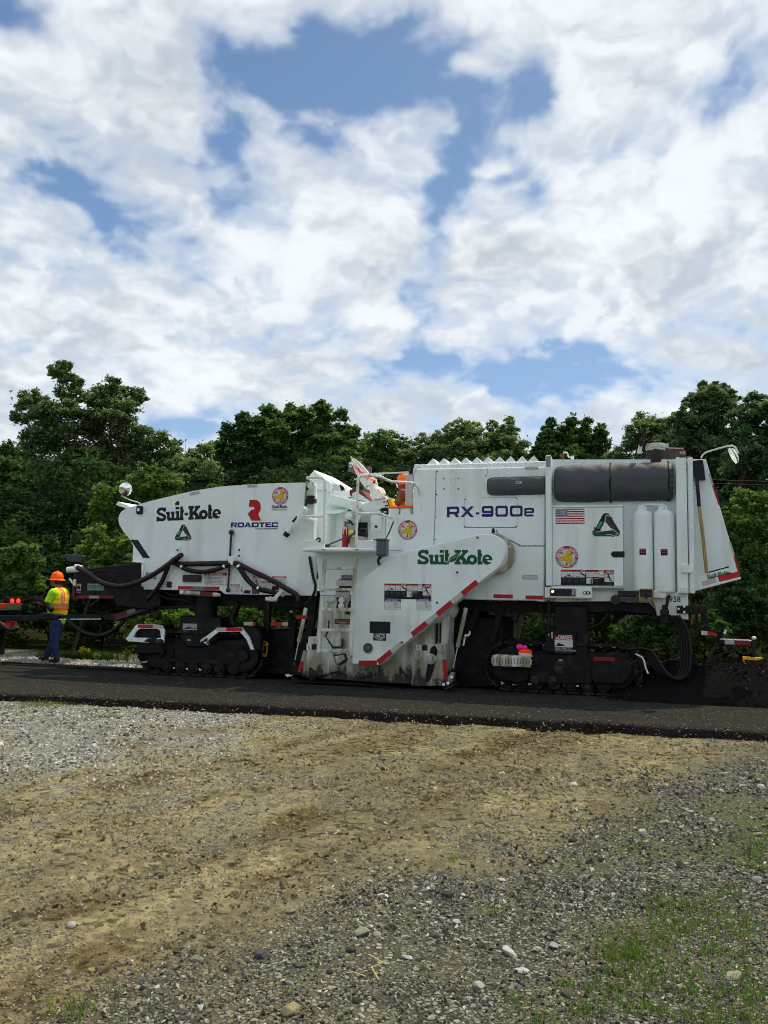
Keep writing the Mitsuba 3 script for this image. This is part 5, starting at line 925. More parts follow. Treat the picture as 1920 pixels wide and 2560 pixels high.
for t, c in (([(4.493, 3.082), (4.532, 2.931)], SILV), ([(4.535, 2.923), (4.611, 2.656)], RED), ([(4.732, 2.164), (4.780, 1.990)], SILV), ([(4.780, 1.987), (4.834, 1.749)], RED)): tape(TL, .05, t[0], t[1], .022, [(1, c)])
(a, b), (c, d_) = [(4.448, 1.697), (4.721, 1.780)]; s = (c-a)/1408
g = place(suit_kote(), 0, 0, s, 13.5); decal('lettering', TL, .05, [(affinity.translate(g, a-107*s*.97, b-.02), lin('#0f6a45')), (ln([(4.432, 1.758), (4.713, 1.842)], .016), BLK), (ln([(4.660, 1.743), (4.736, 1.764)], .014), BLK), (ln([(4.454, 1.681), (4.531, 1.705)], .014), BLK)], [(put_text('CORPORATION', *[(4.535, 1.701)][0], .014, .044, w=.2, rot=.235), BLK)], label='green lettering Suit-Kote between dark lines')
# mirror over the tail
pts = [(4.397, 3.297), (4.428, 3.346), (4.514, 3.389), (4.751, 3.450), (4.818, 3.437), (4.847, 3.387), (4.858, 3.342)]
k = P('rear_mirror', tube(spline([L3(p, .1) for p in pts], 5), .012, 8), 'rail', smooth=True, label='round mirror on a long arm above the tail')
(mx, mz), = [(4.807, 3.321)]
nrm = np.array([-.90, -.10, -.42]); P('glass', lathe([(.001, -.01), (.07, .0), (.112, .016)], (mx, .1, mz), nrm, 28), 'mirror', k, smooth=True); P('shell', lathe([(.114, .0), (.09, -.025), (.03, -.04)], (mx, .1, mz), -nrm*-1, 28), 'rail', k, smooth=50)
# --- lower rear frame
(a, b), (c, d_) = [(2.341, 1.395), (2.970, 1.548)]
LB = P('lamp_panel', bx(a, c, -.1, .1, b, d_, .012), label='white panel with switches and an orange lamp')
k = P('switch_plate', bx([(2.414, 1.424)][0][0], [(2.753, 1.430)][0][0], -.115, -.1, [(2.414, 1.424)][0][1], [(2.414, 1.527)][0][1], .006), 'vc', LB, col=lin('#15171f'))
P('lamp', lathe([(.036, 0), (.035, .02), (.028, .03), (.012, .034)], ([(2.447, 1.485)][0][0], -.115, [(2.447, 1.485)][0][1]), (0, -1, 0), 18), 'vc', LB, smooth=40, col=lin('#5a3320'))
x, z = [(2.453, 1.485)][0]; kk = P('lit_bulb', lathe([(.019, 0), (.017, .008), (.007, .012)], (x, -.15, z), (0, -1, 0), 14), 'vc', LB, smooth=40, col=lin('#ff6a40')); scene[kk]['emitter'] = {'type': 'area', 'radiance': {'type': 'rgb', 'value': [1.6, .35, .18]}}
for p, c in (([(2.726, 1.497)][0], '#8d9296'), ([(2.722, 1.457)][0], '#8d9296'), ([(2.638, 1.505)][0], '#2c2e36')): P('button', lathe([(.024, 0), (.022, .010), (.014, .013)], (p[0], -.115, p[1]), (0, -1, 0), 12), 'vc', LB, smooth=40, col=lin(c))
k = P('plug', bx([(2.855, 1.455)][0][0], [(2.948, 1.456)][0][0], -.115, -.1, [(2.855, 1.455)][0][1], [(2.855, 1.495)][0][1], .007), 'rubber', LB)
for q in range(3): P('socket', lathe([(.014, 0), (.012, .006)], ([(2.877, 1.474)][0][0]+q*.042, -.115, [(2.877, 1.474)][0][1]), (0, -1, 0), 8), 'rail', k)
P('lower_frame', ex([(2.287, 1.488), (3.900, 1.511), (3.898, 1.364), (3.806, 1.178), (3.784, 1.263), (3.709, 1.348), (3.567, 1.353), (3.181, 1.363), (2.312, 1.340)], .02, .10, .006), 'dirty')
P('corner_plate', ex([(3.810, 1.515), (4.198, 1.491), (4.196, 1.143), (3.951, 1.152), (3.806, 1.186), (3.788, 1.288), (3.757, 1.386)], -.02, .06, .006), 'white', label='white corner plate numbered 938')
decal('fleet_number', f'{MM}__corner_plate', -.02, [(R4(*[(4.021, 1.417)][0], *[(4.022, 1.416)][0]), BLK)], [(put_text('938', *[(3.964, 1.371)][0], [(3.965, 1.442)][0][1]-[(3.964, 1.371)][0][1], -.026, w=[(4.100, 1.373)][0][0]-[(3.964, 1.371)][0][0]), BLK)])
P('tank_shelf', ex([(3.757, 1.517), (3.928, 1.520), (3.927, 1.449), (3.903, 1.415), (3.756, 1.422)], -.1, .05, .008))
P('lower_arch', ex([(2.298, 1.338), (3.202, 1.362), (3.567, 1.351), (3.711, 1.329), (3.781, 1.261), (3.795, 1.186), (3.613, 1.220), (3.323, 1.238), (2.904, 1.212), (2.426, 1.233)], .12, 2.2), 'black', label='black arched guard under the rear frame')
k = P('keypad', bx([(3.579, 1.362)][0][0], [(3.759, 1.365)][0][0], -.2, -.1, [(3.579, 1.360)][0][1], [(3.581, 1.542)][0][1], .016), 'vc', col=lin('#b98a06'), label='yellow framed control keypad')
P('screen', bx([(3.591, 1.373)][0][0], [(3.748, 1.376)][0][0], -.207, -.2, [(3.591, 1.373)][0][1], [(3.593, 1.532)][0][1], .004), 'vc', k, col=lin('#12121c'))
it = [(R4(*[(3.598, 1.453)][0], *[(3.650, 1.487)][0]), lin('#2b2e36')), (R4(*[(3.680, 1.452)][0], *[(3.736, 1.489)][0]), lin('#2b2e36'))]
for x, z in [(3.608, 1.416), (3.636, 1.416), (3.610, 1.387), (3.635, 1.391), (3.670, 1.388), (3.699, 1.414), (3.724, 1.415), (3.699, 1.388), (3.724, 1.388)]: it.append((Point(x, z).buffer(.018, 3), lin('#6e6650')))
decal('keys', k, -.207, it)
P('terminal_block', bx([(3.307, 1.434)][0][0], [(3.540, 1.438)][0][0], -.06, .02, [(3.307, 1.432)][0][1], [(3.308, 1.509)][0][1], .006), 'vc', col=lin('#1c1e28'))
for q in range(11):
    x = [(3.317, 1.434)][0][0]+q*([(3.531, 1.437)][0][0]-[(3.317, 1.434)][0][0])/10; P('fin', bx(x-.008, x+.008, -.075, -.06, [(3.317, 1.438)][0][1], [(3.318, 1.503)][0][1], .002), 'vc', f'{MM}__terminal_block', col=lin('#262a38'))
P('valve_plate', ex([(3.231, 1.350), (3.236, 1.408), (3.265, 1.431), (3.526, 1.432), (3.563, 1.409), (3.562, 1.371), (3.302, 1.371), (3.292, 1.344)], -.05, .02, .005), 'vc', col=lin('#53564f'))
decal('lettering', f'{MM}__valve_plate', -.05, [(Point(*[(3.271, 1.388)][0]).buffer(.062), lin('#24252a'))], [(put_text('MANTIS', *[(3.316, 1.382)][0], .028, -.058, w=[(3.507, 1.385)][0][0]-[(3.316, 1.382)][0][0]), lin('#1c1d20'))])
P('bracket_arm', ex([(4.053, 1.323), (4.180, 1.327), (4.305, 1.335), (4.340, 1.332)]+[(4.372, 1.334), (4.413, 1.319), (4.417, 1.270), (4.397, 1.219), (4.343, 1.215), (4.179, 1.225)]+[(4.051, 1.228)], -.08, -.02, .008), 'black', label='black bracket bolted to the corner plate')
for x, z in [(4.073, 1.281), (4.143, 1.313), (4.142, 1.242)]: P('bolt', lathe([(.016, 0), (.016, .012), (.008, .016)], (x, -.08, z), (0, -1, 0), 8), 'rail', f'{MM}__bracket_arm')
P('coupling', J(cyl(L3([(3.897, 1.273)][0], -.1), L3([(3.899, 1.197)][0], -.1), .055), cyl(L3([(3.893, 1.197)][0], 0), L3([(3.905, 1.089)][0], 0), .08), cyl(L3([(3.867, 1.291)][0], -.1), L3([(3.940, 1.293)][0], -.1), .04)), 'rubber', smooth=40)
hose([(3.974, 1.449), (3.942, 1.430), (3.932, 1.359), (3.913, 1.302)], -.12, .022)
for q in range(4): hose([(a+q*.035, b) for a, b in [(3.964, 1.195), (4.065, 1.028), (4.097, 0.860), (4.106, 0.644), (4.068, 0.450), (3.952, 0.373), (3.814, 0.440), (3.699, 0.605), (3.618, 0.723), (3.489, 0.756), (3.322, 0.738)]], -.05-q*.02, .022)
hose([(3.180, 1.201), (3.082, 1.074), (2.935, 0.991)], .1, .014, name='cable'); hose([(3.683, 1.188), (3.754, 1.135), (3.871, 1.131)], .05, .016, name='cable')
hose([(3.523, 0.681), (3.617, 0.624), (3.651, 0.503), (3.683, 0.425)], -.1, .012, name='grab_wire', mat='rail')
# sensor arm hung behind
SA = P('sensor_arm', J(ex([(4.275, 1.216), (4.316, 1.214), (4.308, 0.948), (4.274, 0.947)], -.06, .0), ex([(4.350, 1.218), (4.415, 1.220), (4.424, 1.162), (4.450, 1.106), (4.423, 1.076), (4.382, 1.104), (4.343, 1.160)], -.06, .02)), 'black', label='black stepped arm with striped tape behind the tail')
bar1, bar2 = [(4.309, 1.002), (4.602, 0.960)], [(4.544, 0.894), (4.953, 0.875)]
P('upper_bar', bar(L3(bar1[0], -.03), L3(bar1[1], -.03), .05, .055), 'black', SA); P('lower_bar', bar(L3(bar2[0], -.03), L3(bar2[1], -.03), .05, .06), 'black', SA)
P('step_plate', ex([(4.535, 0.965), (4.603, 0.981), (4.634, 0.883), (4.627, 0.840), (4.540, 0.840)], -.05, .0), 'black', SA)
P('top_rod', tube([L3([(4.581, 0.902)][0], -.05), L3([(4.950, 0.892)][0], -.05)], .012, 8), 'rail', SA, smooth=True)
tape(SA, -.062, *[(4.349, 0.979), (4.541, 0.967)], .052, [(110, lin('#b9b9b4')), (175, lin('#a3201c'))]); tape(SA, -.062, *[(4.633, 0.867), (4.925, 0.867)], .054, [(170, lin('#9d9d9a')), (270, lin('#7c141c'))])
P('end_post', ex([(4.960, 0.907), (5.006, 0.901), (5.002, 0.704), (4.962, 0.703)], -.05, .03), 'black', SA); P('knob', ball(L3([(4.987, 0.925)][0], -.02), .028), 'rail', SA, smooth=True)
P('ski', ex([(4.850, 0.688), (4.896, 0.685), (4.988, 0.679), (5.070, 0.687), (5.089, 0.669), (5.059, 0.659), (5.033, 0.644), (4.872, 0.647), (4.861, 0.615), (4.850, 0.625)], -.06, .04, .006), 'vc', SA, col=lin('#c79a12'), label='yellow sensor foot')
hose([(4.343, 1.160), (4.396, 1.083), (4.476, 1.013), (4.556, 0.991), (4.616, 0.989)], -.07, .012, name='cable', par=SA); hose([(4.700, 0.831), (4.752, 0.773), (4.831, 0.730), (4.910, 0.730), (4.960, 0.748)], -.07, .010, name='cable', par=SA)
hose([(4.616, 0.985), (4.640, 0.975), (4.640, 1.025)], -.06, .012, name='clip', mat='rail', par=SA)
P('marker_stick', bar(L3([(4.240, 1.171)][0], .0), L3([(4.240, 1.081)][0], 0), .03, .05), 'vc', SA, col=lin('#7a3a14'))
# --- belt guard with the green lettering
gy = -.40
gpts = [(-0.327, 1.505)]+[(0.008, 1.780), (0.197, 1.929)]+[(0.245, 1.960), (0.829, 2.106), (1.315, 2.214), (1.497, 2.258)]+list(map(tuple, spline(np.array([(1.623, 2.255), (1.707, 2.238), (1.783, 2.185), (1.829, 2.109), (1.843, 2.020), (1.834, 1.944), (1.804, 1.871), (1.760, 1.800)]), 4)))+[(1.499, 1.596), (0.075, 0.424), (-0.323, 0.425)]
GU = P('belt_guard', ex(gpts, gy, -.10, .010), label='white slanting belt guard with green lettering')
rim = spline(np.array([(x, -.30, z) for x, z in [(1.719, 2.261), (1.816, 2.212), (1.886, 2.135), (1.921, 2.038), (1.925, 1.955), (1.893, 1.858), (1.831, 1.789)]]), 5)
P('rim', ex([(x, z) for x, z in [(1.573, 2.289)]+list(map(tuple, spline(np.array([(1.687, 2.285), (1.815, 2.231), (1.900, 2.118), (1.925, 2.005), (1.914, 1.907), (1.865, 1.808)]), 4)))+[(1.759, 1.723), (1.575, 1.722)]], -.12, -.005, .012), 'dirty', GU)
P('handle', tube(fillet([(x, -.18, z) for x, z in [(1.813, 2.072), (1.824, 2.083), (1.876, 2.097), (1.886, 2.083)]], .01), .008, 6), 'rail', GU, smooth=True)
(a, b), (c, d_) = [(0.620, 1.837), (1.667, 1.843)]; s = (c-a)/1407
lo, lf, lv = leaf_shapes()
g = suit_kote(False)
k = decal('lettering', GU, gy, [(place(g.difference(affinity.translate(lo, 0, 0)), a-107*s, b, s), GRN), (place(lf, a-107*s, b, s), GRN), (place(lv, a-107*s, b, s), lin('#a9bcb2'))], label='dark green lettering Suit-Kote with a leaf')
warn_strip(GU, *[(0.140, 1.350)][0], *[(0.818, 1.563)][0], gy)
sign(GU, *[(0.140, 1.195)][0], *[(0.384, 1.347)][0], gy, lin('#14357a'), 'NOTICE', 2)
sign(GU, *[(0.611, 1.202)][0], *[(0.819, 1.358)][0], gy, lin('#1a3d7c'), 'NOTICE', 2)
decal('plate', GU, gy, [(R4(*[(-0.068, 0.867)][0], *[(0.233, 1.031)][0]), lin('#0e0e18'))])
decal('plate', GU, gy, [(R4(*[(-0.012, 0.764)][0], *[(0.174, 0.865)][0]), lin('#14161c')), (LineString(spline(np.array([(0.008, 0.844), (0.025, 0.802), (0.070, 0.782), (0.122, 0.788)]), 4)).buffer(.008), lin('#8f9499')), (LineString(spline(np.array([(0.028, 0.844), (0.048, 0.811), (0.087, 0.799)]), 4)).buffer(.004), lin('#8f9499'))], [(put_text('VCS', *[(0.034, 0.802)][0], .060, gy-.006, w=[(0.157, 0.806)][0][0]-[(0.034, 0.802)][0][0]), lin('#c4c8ca'))])
(a, b), = [(-0.093, 0.659)]
decal('soot_stain', GU, gy, [(Point(a+.01, b-.01).buffer(.082, 10), lin('#b9bdbb')), (Point(a+.008, b-.006).buffer(.072, 10), lin('#8d8e8a')), (Point(a+.004, b).buffer(.065, 10), lin('#57544f'))])
P('port', lathe([(.058, 0), (.058, .010), (.05, .012), (.046, .0)], (a, gy, b), (0, -1, 0), 22), 'rubber', GU, smooth=40)
for t in ([(1.254, 1.437), (1.459, 1.604)], [(0.903, 1.146), (1.107, 1.316)], [(0.548, 0.859), (0.754, 1.029)], [(0.060, 0.460), (0.251, 0.617)]): tape(GU, gy, t[0], t[1], .070, [(1, RED)])
for t in ([(1.107, 1.316), (1.254, 1.437)], [(0.754, 1.029), (0.903, 1.146)], [(0.251, 0.617), (0.403, 0.739)]): tape(GU, gy, t[0], t[1], .066, [(1, lin('#a9a79c'))])
tape(GU, gy, *[(-0.223, 0.448), (0.048, 0.458)], .060, [(1, RED)])
for x, z in [(0.709, 1.553), (1.182, 1.728), (0.902, 1.310), (0.407, 0.750)]+[(1.463, 2.207)]: P('bolt', lathe([(.015, 0), (.015, .014), (.009, .018)], (x, gy, z), (0, -1, 0), 10), 'grime', GU)
for q, (x, z) in enumerate([(-0.291, 1.396), (-0.298, 1.174), (-0.301, 0.954), (-0.304, 0.725), (-0.311, 0.548)]): P('hinge', cyl((x-.02, gy-.012, z-.05), (x-.02, gy-.012, z+.05), .013, 8), 'dirty', GU, smooth=40)
# --- drum housing under the body
DH = P('drum_housing', ex([(-0.933, 1.370), (1.006, 1.402), (1.059, 1.197), (0.973, 1.094), (0.959, 0.723), (1.006, 0.224), (0.920, 0.154), (0.669, 0.142), (-0.222, 0.153), (-0.701, 0.167), (-1.114, 0.158), (-1.153, 0.235), (-1.100, 0.763), (-0.976, 0.767)], -.12, 2.3, .01), 'dirty', label='dirty white drum housing streaked with tar')
P('side_skirt', ex([(-1.067, 0.776), (-0.804, 0.777), (-0.707, 0.633), (-0.699, 0.568), (-0.600, 0.293), (-0.766, 0.249), (-0.939, 0.192), (-1.046, 0.162), (-1.177, 0.244), (-1.090, 0.586)], -.20, -.12, .008), 'dirty', label='bluish white skirt plate at the left of the drum')
P('skirt_disc', ex([(-0.679, 0.516), (-0.520, 0.547), (-0.427, 0.581), (-0.256, 0.587), (-0.058, 0.440), (-0.120, 0.247), (-0.282, 0.204), (-0.447, 0.234), (-0.561, 0.266), (-0.614, 0.295)], -.17, -.12, .008), 'dirty')
k = P('access_plate', ex([(-0.651, 0.502), (-0.519, 0.534), (-0.491, 0.470), (-0.602, 0.386)], -.21, -.165, .008), 'dirty')
for pth in ([(-0.667, 0.511), (-0.502, 0.545), (-0.471, 0.459), (-0.598, 0.380)], [(-0.821, 0.790), (-0.697, 0.634), (-0.551, 0.642), (-0.546, 0.754)], [(-0.758, 1.023), (-0.769, 0.897), (-0.800, 0.784)]):
    P('weld_bar', J([bar((a[0], -.18, a[1]), (b[0], -.18, b[1]), .02, .022) for a, b in zip(pth, pth[1:])]), 'grime', DH)
P('mid_box', ex([(-0.777, 0.759), (-0.560, 0.766), (-0.561, 0.647), (-0.701, 0.643)], -.17, -.12, .006), 'dirty', DH)
sign(DH, *[(-1.093, 0.583)][0], *[(-1.014, 0.673)][0], -.2, None, '', 1); sign(DH, *[(-1.010, 0.588)][0], *[(-0.931, 0.673)][0], -.2, lin('#5a1c24'), '', 4, BLK)
decal('danger_sign', DH, -.12, [(R4(*[(-0.690, 0.966)][0], *[(-0.455, 1.043)][0]), lin('#2a2c30')), (R4(*[(-0.676, 0.978)][0], *[(-0.469, 1.033)][0]), lin('#7a4a3c')), (R4(*[(-0.632, 0.979)][0], *[(-0.509, 1.002)][0]), lin('#7d8480'))], [(put_text('DANGER', *[(-0.633, 1.001)][0], .035, -.126, w=.17), lin('#8d2a1c'))])
P('strip_light', bx([(-0.525, 1.145)][0][0], [(-0.422, 1.148)][0][0], -.15, -.12, [(-0.524, 1.114)][0][1], [(-0.525, 1.147)][0][1]), 'rubber', DH)
tape(DH, -.2, *[(-1.155, 0.411), (-1.199, 0.262)], .055, [(1, RED)]); tape(DH, -.2, *[(-1.114, 0.576), (-1.154, 0.414)], .05, [(1, lin('#8a8d82'))])
warn = [(-0.681, 1.485)][0], [(-0.423, 1.626)][0]
sign(MM, warn[0][0], warn[0][1], warn[1][0], warn[1][1], 0, lin('#8a2020'), '', 4, lin('#1c1c24')); decal('pictogram', MM, -.004, [(R4(*[(-0.719, 1.523)][0], *[(-0.472, 1.604)][0]), lin('#aeb4b4'))])
decal('guardian_label', MM, 0, [(R4(*[(-0.642, 1.629)][0], *[(-0.464, 1.682)][0]), lin('#1c2440'))], [(put_text('GUARDIAN', *[(-0.627, 1.639)][0], .045, -.006, w=.17), lin('#9aa0a8'))])
sign(MM, *[(-0.727, 1.373)][0], *[(-0.507, 1.447)][0], 0, lin('#6a2a20'), '', 4, lin('#9fa5a4'))
k = P('idler_plate', ex([(-0.669, 1.354), (-0.554, 1.356), (-0.551, 1.207), (-0.597, 1.194), (-0.663, 1.205), (-0.642, 1.284)], -.16, -.12, .006), 'black')
for x, z in [(-0.576, 1.315), (-0.578, 1.230)]: P('roller', lathe([(.045, 0), (.045, .02), (.03, .024), (.022, .02), (.018, .03)], (x, -.16, z), (0, -1, 0), 16), 'rail', k, smooth=40)
P('slot_plate', ex([(-0.495, 1.217), (-0.469, 1.296), (-0.414, 1.323), (-0.412, 1.201)], -.15, -.12, .004), 'black')
P('cast_boss', J(ball(L3([(-0.749, 1.300)][0], -.12), .05, (1.2, .5, .7)), bar(L3([(-0.843, 1.301)][0], -.13), L3([(-0.739, 1.300)][0], -.13), .02, .03)), 'dirty', smooth=True)
# right part of the housing
P('end_plate', ex([(0.525, 0.698), (0.717, 0.721), (0.977, 0.738), (0.926, 0.627), (1.007, 0.231), (0.964, 0.155), (0.496, 0.125), (0.545, 0.463), (0.508, 0.613)], -.17, -.12, .006), 'dirty', DH)
P('end_post', ex([(0.905, 1.028), (1.043, 1.183), (1.003, 0.728), (0.873, 0.724)], -.16, -.12, .006), 'dirty', DH)
P('slot_arm', ex(list(map(tuple, spline(np.array([(0.771, 0.675), (0.814, 0.701), (0.857, 0.661), (0.841, 0.519), (0.766, 0.241), (0.697, 0.221), (0.737, 0.515), (0.771, 0.675)]), 3)))[:-1], -.2, -.17, .006), 'black', DH)
for p, r in (([(0.776, 0.521)][0], .075), ([(0.926, 0.680)][0], .065)): P('bushing', lathe([(r, 0), (r, .03), (r*.7, .035), (r*.66, .02), (r*.4, .02), (r*.38, .035)], (p[0], -.19, p[1]), (0, -1, 0), 20), 'dirty', DH, smooth=40)
P('side_bar', bar(L3([(0.568, 0.509)][0], -.19), L3([(0.502, 0.138)][0], -.19), .03, .04), 'dirty', DH)
P('dark_strut', bar(L3([(0.905, 1.028)][0], -.17), L3([(0.899, 0.709)][0], -.17), .02, .05), 'black', DH); P('dark_strut', bar(L3([(0.849, 1.019)][0], -.15), L3([(0.843, 0.732)][0], -.15), .02, .10), 'black', DH)
P('weld_bar', bar(L3([(0.311, 0.376)][0], -.15), L3([(0.446, 0.205)][0], -.15), .02, .022), 'grime', DH)
tape(DH, -.17, *[(0.958, 0.517), (0.987, 0.239)], .057, [(1, RED)]); tape(DH, -.17, *[(0.941, 0.629), (0.957, 0.521)], .05, [(1, lin('#8a8d82'))])
sign(DH, *[(0.547, 0.629)][0], *[(0.631, 0.715)][0], -.17, None, '', 1); sign(DH, *[(0.633, 0.631)][0], *[(0.718, 0.715)][0], -.17, lin('#5a1c24'), '', 4, BLK)
P('ski_tip', J(bar(L3([(1.008, 0.128)][0], -.2), L3([(1.126, 0.189)][0], -.2), .3, .02), ex([(0.930, 0.182), (1.049, 0.319), (1.100, 0.346), (1.118, 0.232), (1.024, 0.153), (0.939, 0.158)], -.22, -.1, .006)), 'dirty', label='steel runner tip at the right of the drum')
for x, z in [(0.963, 0.177), (1.026, 0.198), (1.079, 0.282)]: P('pin', lathe([(.022, 0), (.022, .016), (.012, .02)], (x, -.22, z), (0, -1, 0), 12), 'rail', f'{MM}__ski_tip', smooth=40)
P('runner', ex([(-1.367, 0.232), (-1.353, 0.239), (-1.255, 0.149), (-1.139, 0.129), (-0.294, 0.135), (0.912, 0.058), (0.912, 0.041), (-0.294, 0.117), (-1.254, 0.118), (-1.338, 0.196)], -.24, -.10, .004), 'black', label='dark runner under the drum housing')
P('runner_tip', bar(L3([(-1.358, 0.228)][0], -.25), L3([(-1.313, 0.195)][0], -.25), .2, .015), 'rail')
P('tar_lump', J([ball(L3(p, -.22), r, (1, .5, 1.2)) for p, r in zip([(-0.994, 0.252), (-0.973, 0.215), (-1.013, 0.201), (-0.986, 0.177), (-1.007, 0.226)], (.05, .06, .05, .05, .045))]), 'rubber', smooth=True)
P('tar_strip', bar(L3([(-1.028, 0.322)][0], -.205), L3([(-0.973, 0.215)][0], -.205), .02, .05), 'rubber')
def ram(p0, p1, p2, Y, r0, r1, lab):
    k = P('hydraulic_ram', cyl(L3(p0, Y), L3(p1, Y), r0, 18), 'dirty', smooth=40, label=lab); P('rod', cyl(L3(p1, Y), L3(p2, Y), r1, 12), 'steel', k, smooth=40); return k
k = ram([(-1.115, 1.191)][0], [(-1.219, 0.689)][0], [(-1.267, 0.429)][0], -.2, .029, .009, 'grey hydraulic ram left of the ladder'); tape(k, -.235, *[(-1.258, 1.056), (-1.074, 1.060)], .05, [(1, lin('#8d1a20'))])
k = ram([(1.259, 1.238)][0], [(1.143, 0.692)][0], [(1.085, 0.399)][0], -.15, .028, .009, 'grey hydraulic ram right of the belt guard'); P('clevis', ex([(1.055, 0.344), (1.100, 0.342), (1.096, 0.280), (1.066, 0.262), (1.042, 0.286)], -.2, -.1, .008), 'dirty', k)
P('clevis', ex([(-1.291, 0.428), (-1.243, 0.430), (-1.255, 0.348), (-1.316, 0.345)], -.2, -.1, .008), 'grime')
P('chain', J([ball(L3(p, -.1), .014, (1, 1, 1.3), 1) for p in [(1.215, 0.723), (1.219, 0.742), (1.224, 0.767), (1.227, 0.792), (1.232, 0.817), (1.235, 0.838), (1.243, 0.855), (1.264, 0.860), (1.285, 0.857), (1.300, 0.878), (1.303, 0.899)]]), 'rail', smooth=True)
P('frame_plate', ex([(1.027, 1.095), (1.026, 1.231), (1.104, 1.232), (1.087, 1.147), (1.066, 1.100)], -.04, .1), 'dirty')
# dark chassis
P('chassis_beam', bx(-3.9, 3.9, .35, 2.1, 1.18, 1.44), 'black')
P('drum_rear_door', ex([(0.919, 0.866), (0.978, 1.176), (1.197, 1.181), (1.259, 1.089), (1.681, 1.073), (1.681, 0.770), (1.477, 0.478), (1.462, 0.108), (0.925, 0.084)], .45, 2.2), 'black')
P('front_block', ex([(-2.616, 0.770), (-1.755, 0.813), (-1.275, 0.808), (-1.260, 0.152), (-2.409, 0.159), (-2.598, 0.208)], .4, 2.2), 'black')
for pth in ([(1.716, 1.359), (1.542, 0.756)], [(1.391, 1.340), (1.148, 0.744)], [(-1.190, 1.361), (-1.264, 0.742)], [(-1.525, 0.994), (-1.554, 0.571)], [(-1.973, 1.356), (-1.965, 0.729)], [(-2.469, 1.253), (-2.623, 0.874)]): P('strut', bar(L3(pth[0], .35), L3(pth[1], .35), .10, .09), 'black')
P('tow_plate', ex([(1.550, 1.192), (1.849, 1.198), (1.769, 0.752), (1.386, 0.741)], 1.6, 1.65), 'dirty')
hose([(-2.357, 1.241), (-2.414, 1.112), (-2.450, 0.983), (-2.416, 0.874)], .1, .030); hose([(-2.010, 1.048), (-2.127, 0.954), (-2.245, 0.879), (-2.365, 0.866)], .15, .012, name='cable'); hose([(-3.663, 1.405), (-3.489, 1.332), (-3.320, 1.354), (-3.148, 1.282)], .1, .02); hose([(-3.879, 1.402), (-3.615, 1.293), (-3.401, 1.277), (-3.146, 1.226)], .12, .02)
hose([(-1.145, 1.955), (-1.085, 1.668), (-1.039, 1.507), (-1.084, 1.364), (-1.205, 1.219)], -.03, .02); hose([(2.251, 1.334), (2.288, 1.182), (2.389, 1.083)], .1, .015, name='cable'); hose([(1.797, 1.203), (1.864, 1.034), (1.943, 1.193)], .4, .015, name='cable')
P('pipe_stub', J(cyl(L3([(-1.819, 1.309)][0], -.06), L3([(-1.642, 1.308)][0], -.06), .034), cyl(L3([(-1.760, 1.310)][0], -.06), L3([(-1.730, 1.310)][0], -.06), .042)), 'rail', smooth=40)
P('strap', bar(L3([(-1.780, 1.261)][0], -.06), L3([(-1.775, 1.152)][0], -.06), .01, .03), 'vc', col=lin('#5a3a10'))
k = P('air_cylinder', J(cyl(L3([(-3.292, 1.387)][0], -.03), L3([(-2.654, 1.359)][0], -.03), .034), cyl(L3([(-2.668, 1.360)][0], -.03), L3([(-2.605, 1.357)][0], -.03), .029)), 'dirty', smooth=40)
tape(k, -.066, *[(-2.925, 1.377), (-2.714, 1.368)], .056, [(1, lin('#5a1a24'))]); P('hook', ex([(-3.269, 1.412), (-3.184, 1.414), (-3.217, 1.363), (-3.234, 1.362)], -.11, -.05, .004), 'rail', k)
for t in (([(-1.812, 0.930), (-1.527, 0.939)], [(98, RED), (47, SILV)]), ([(-2.261, 0.924), (-2.064, 0.926)], [(75, SILV), (23, RED)])):
    P('reflector_bar', bar(L3((t[0][0][0]-.01, t[0][0][1]), .13), L3((t[0][1][0]+.01, t[0][1][1]), .13), .02, .06), 'black'); tape(MM, .119, *t[0], .053, t[1])
k = P('yellow_strap', J([tube(spline([L3(p, .05) for p in q], 5), .012, 6) for q in ([(-1.906, 0.650), (-1.899, 0.542), (-1.876, 0.435)], [(-1.843, 0.652), (-1.830, 0.545), (-1.852, 0.436)], [(-1.902, 0.651), (-1.873, 0.660), (-1.822, 0.635), (-1.832, 0.608), (-1.901, 0.614)])]), 'vc', smooth=True, col=lin('#8a6a10'))
decal('tag', MM, .3, [(R4(*[(-1.578, 1.107)][0], *[(-1.536, 1.130)][0]), lin('#b9b9b4'))])
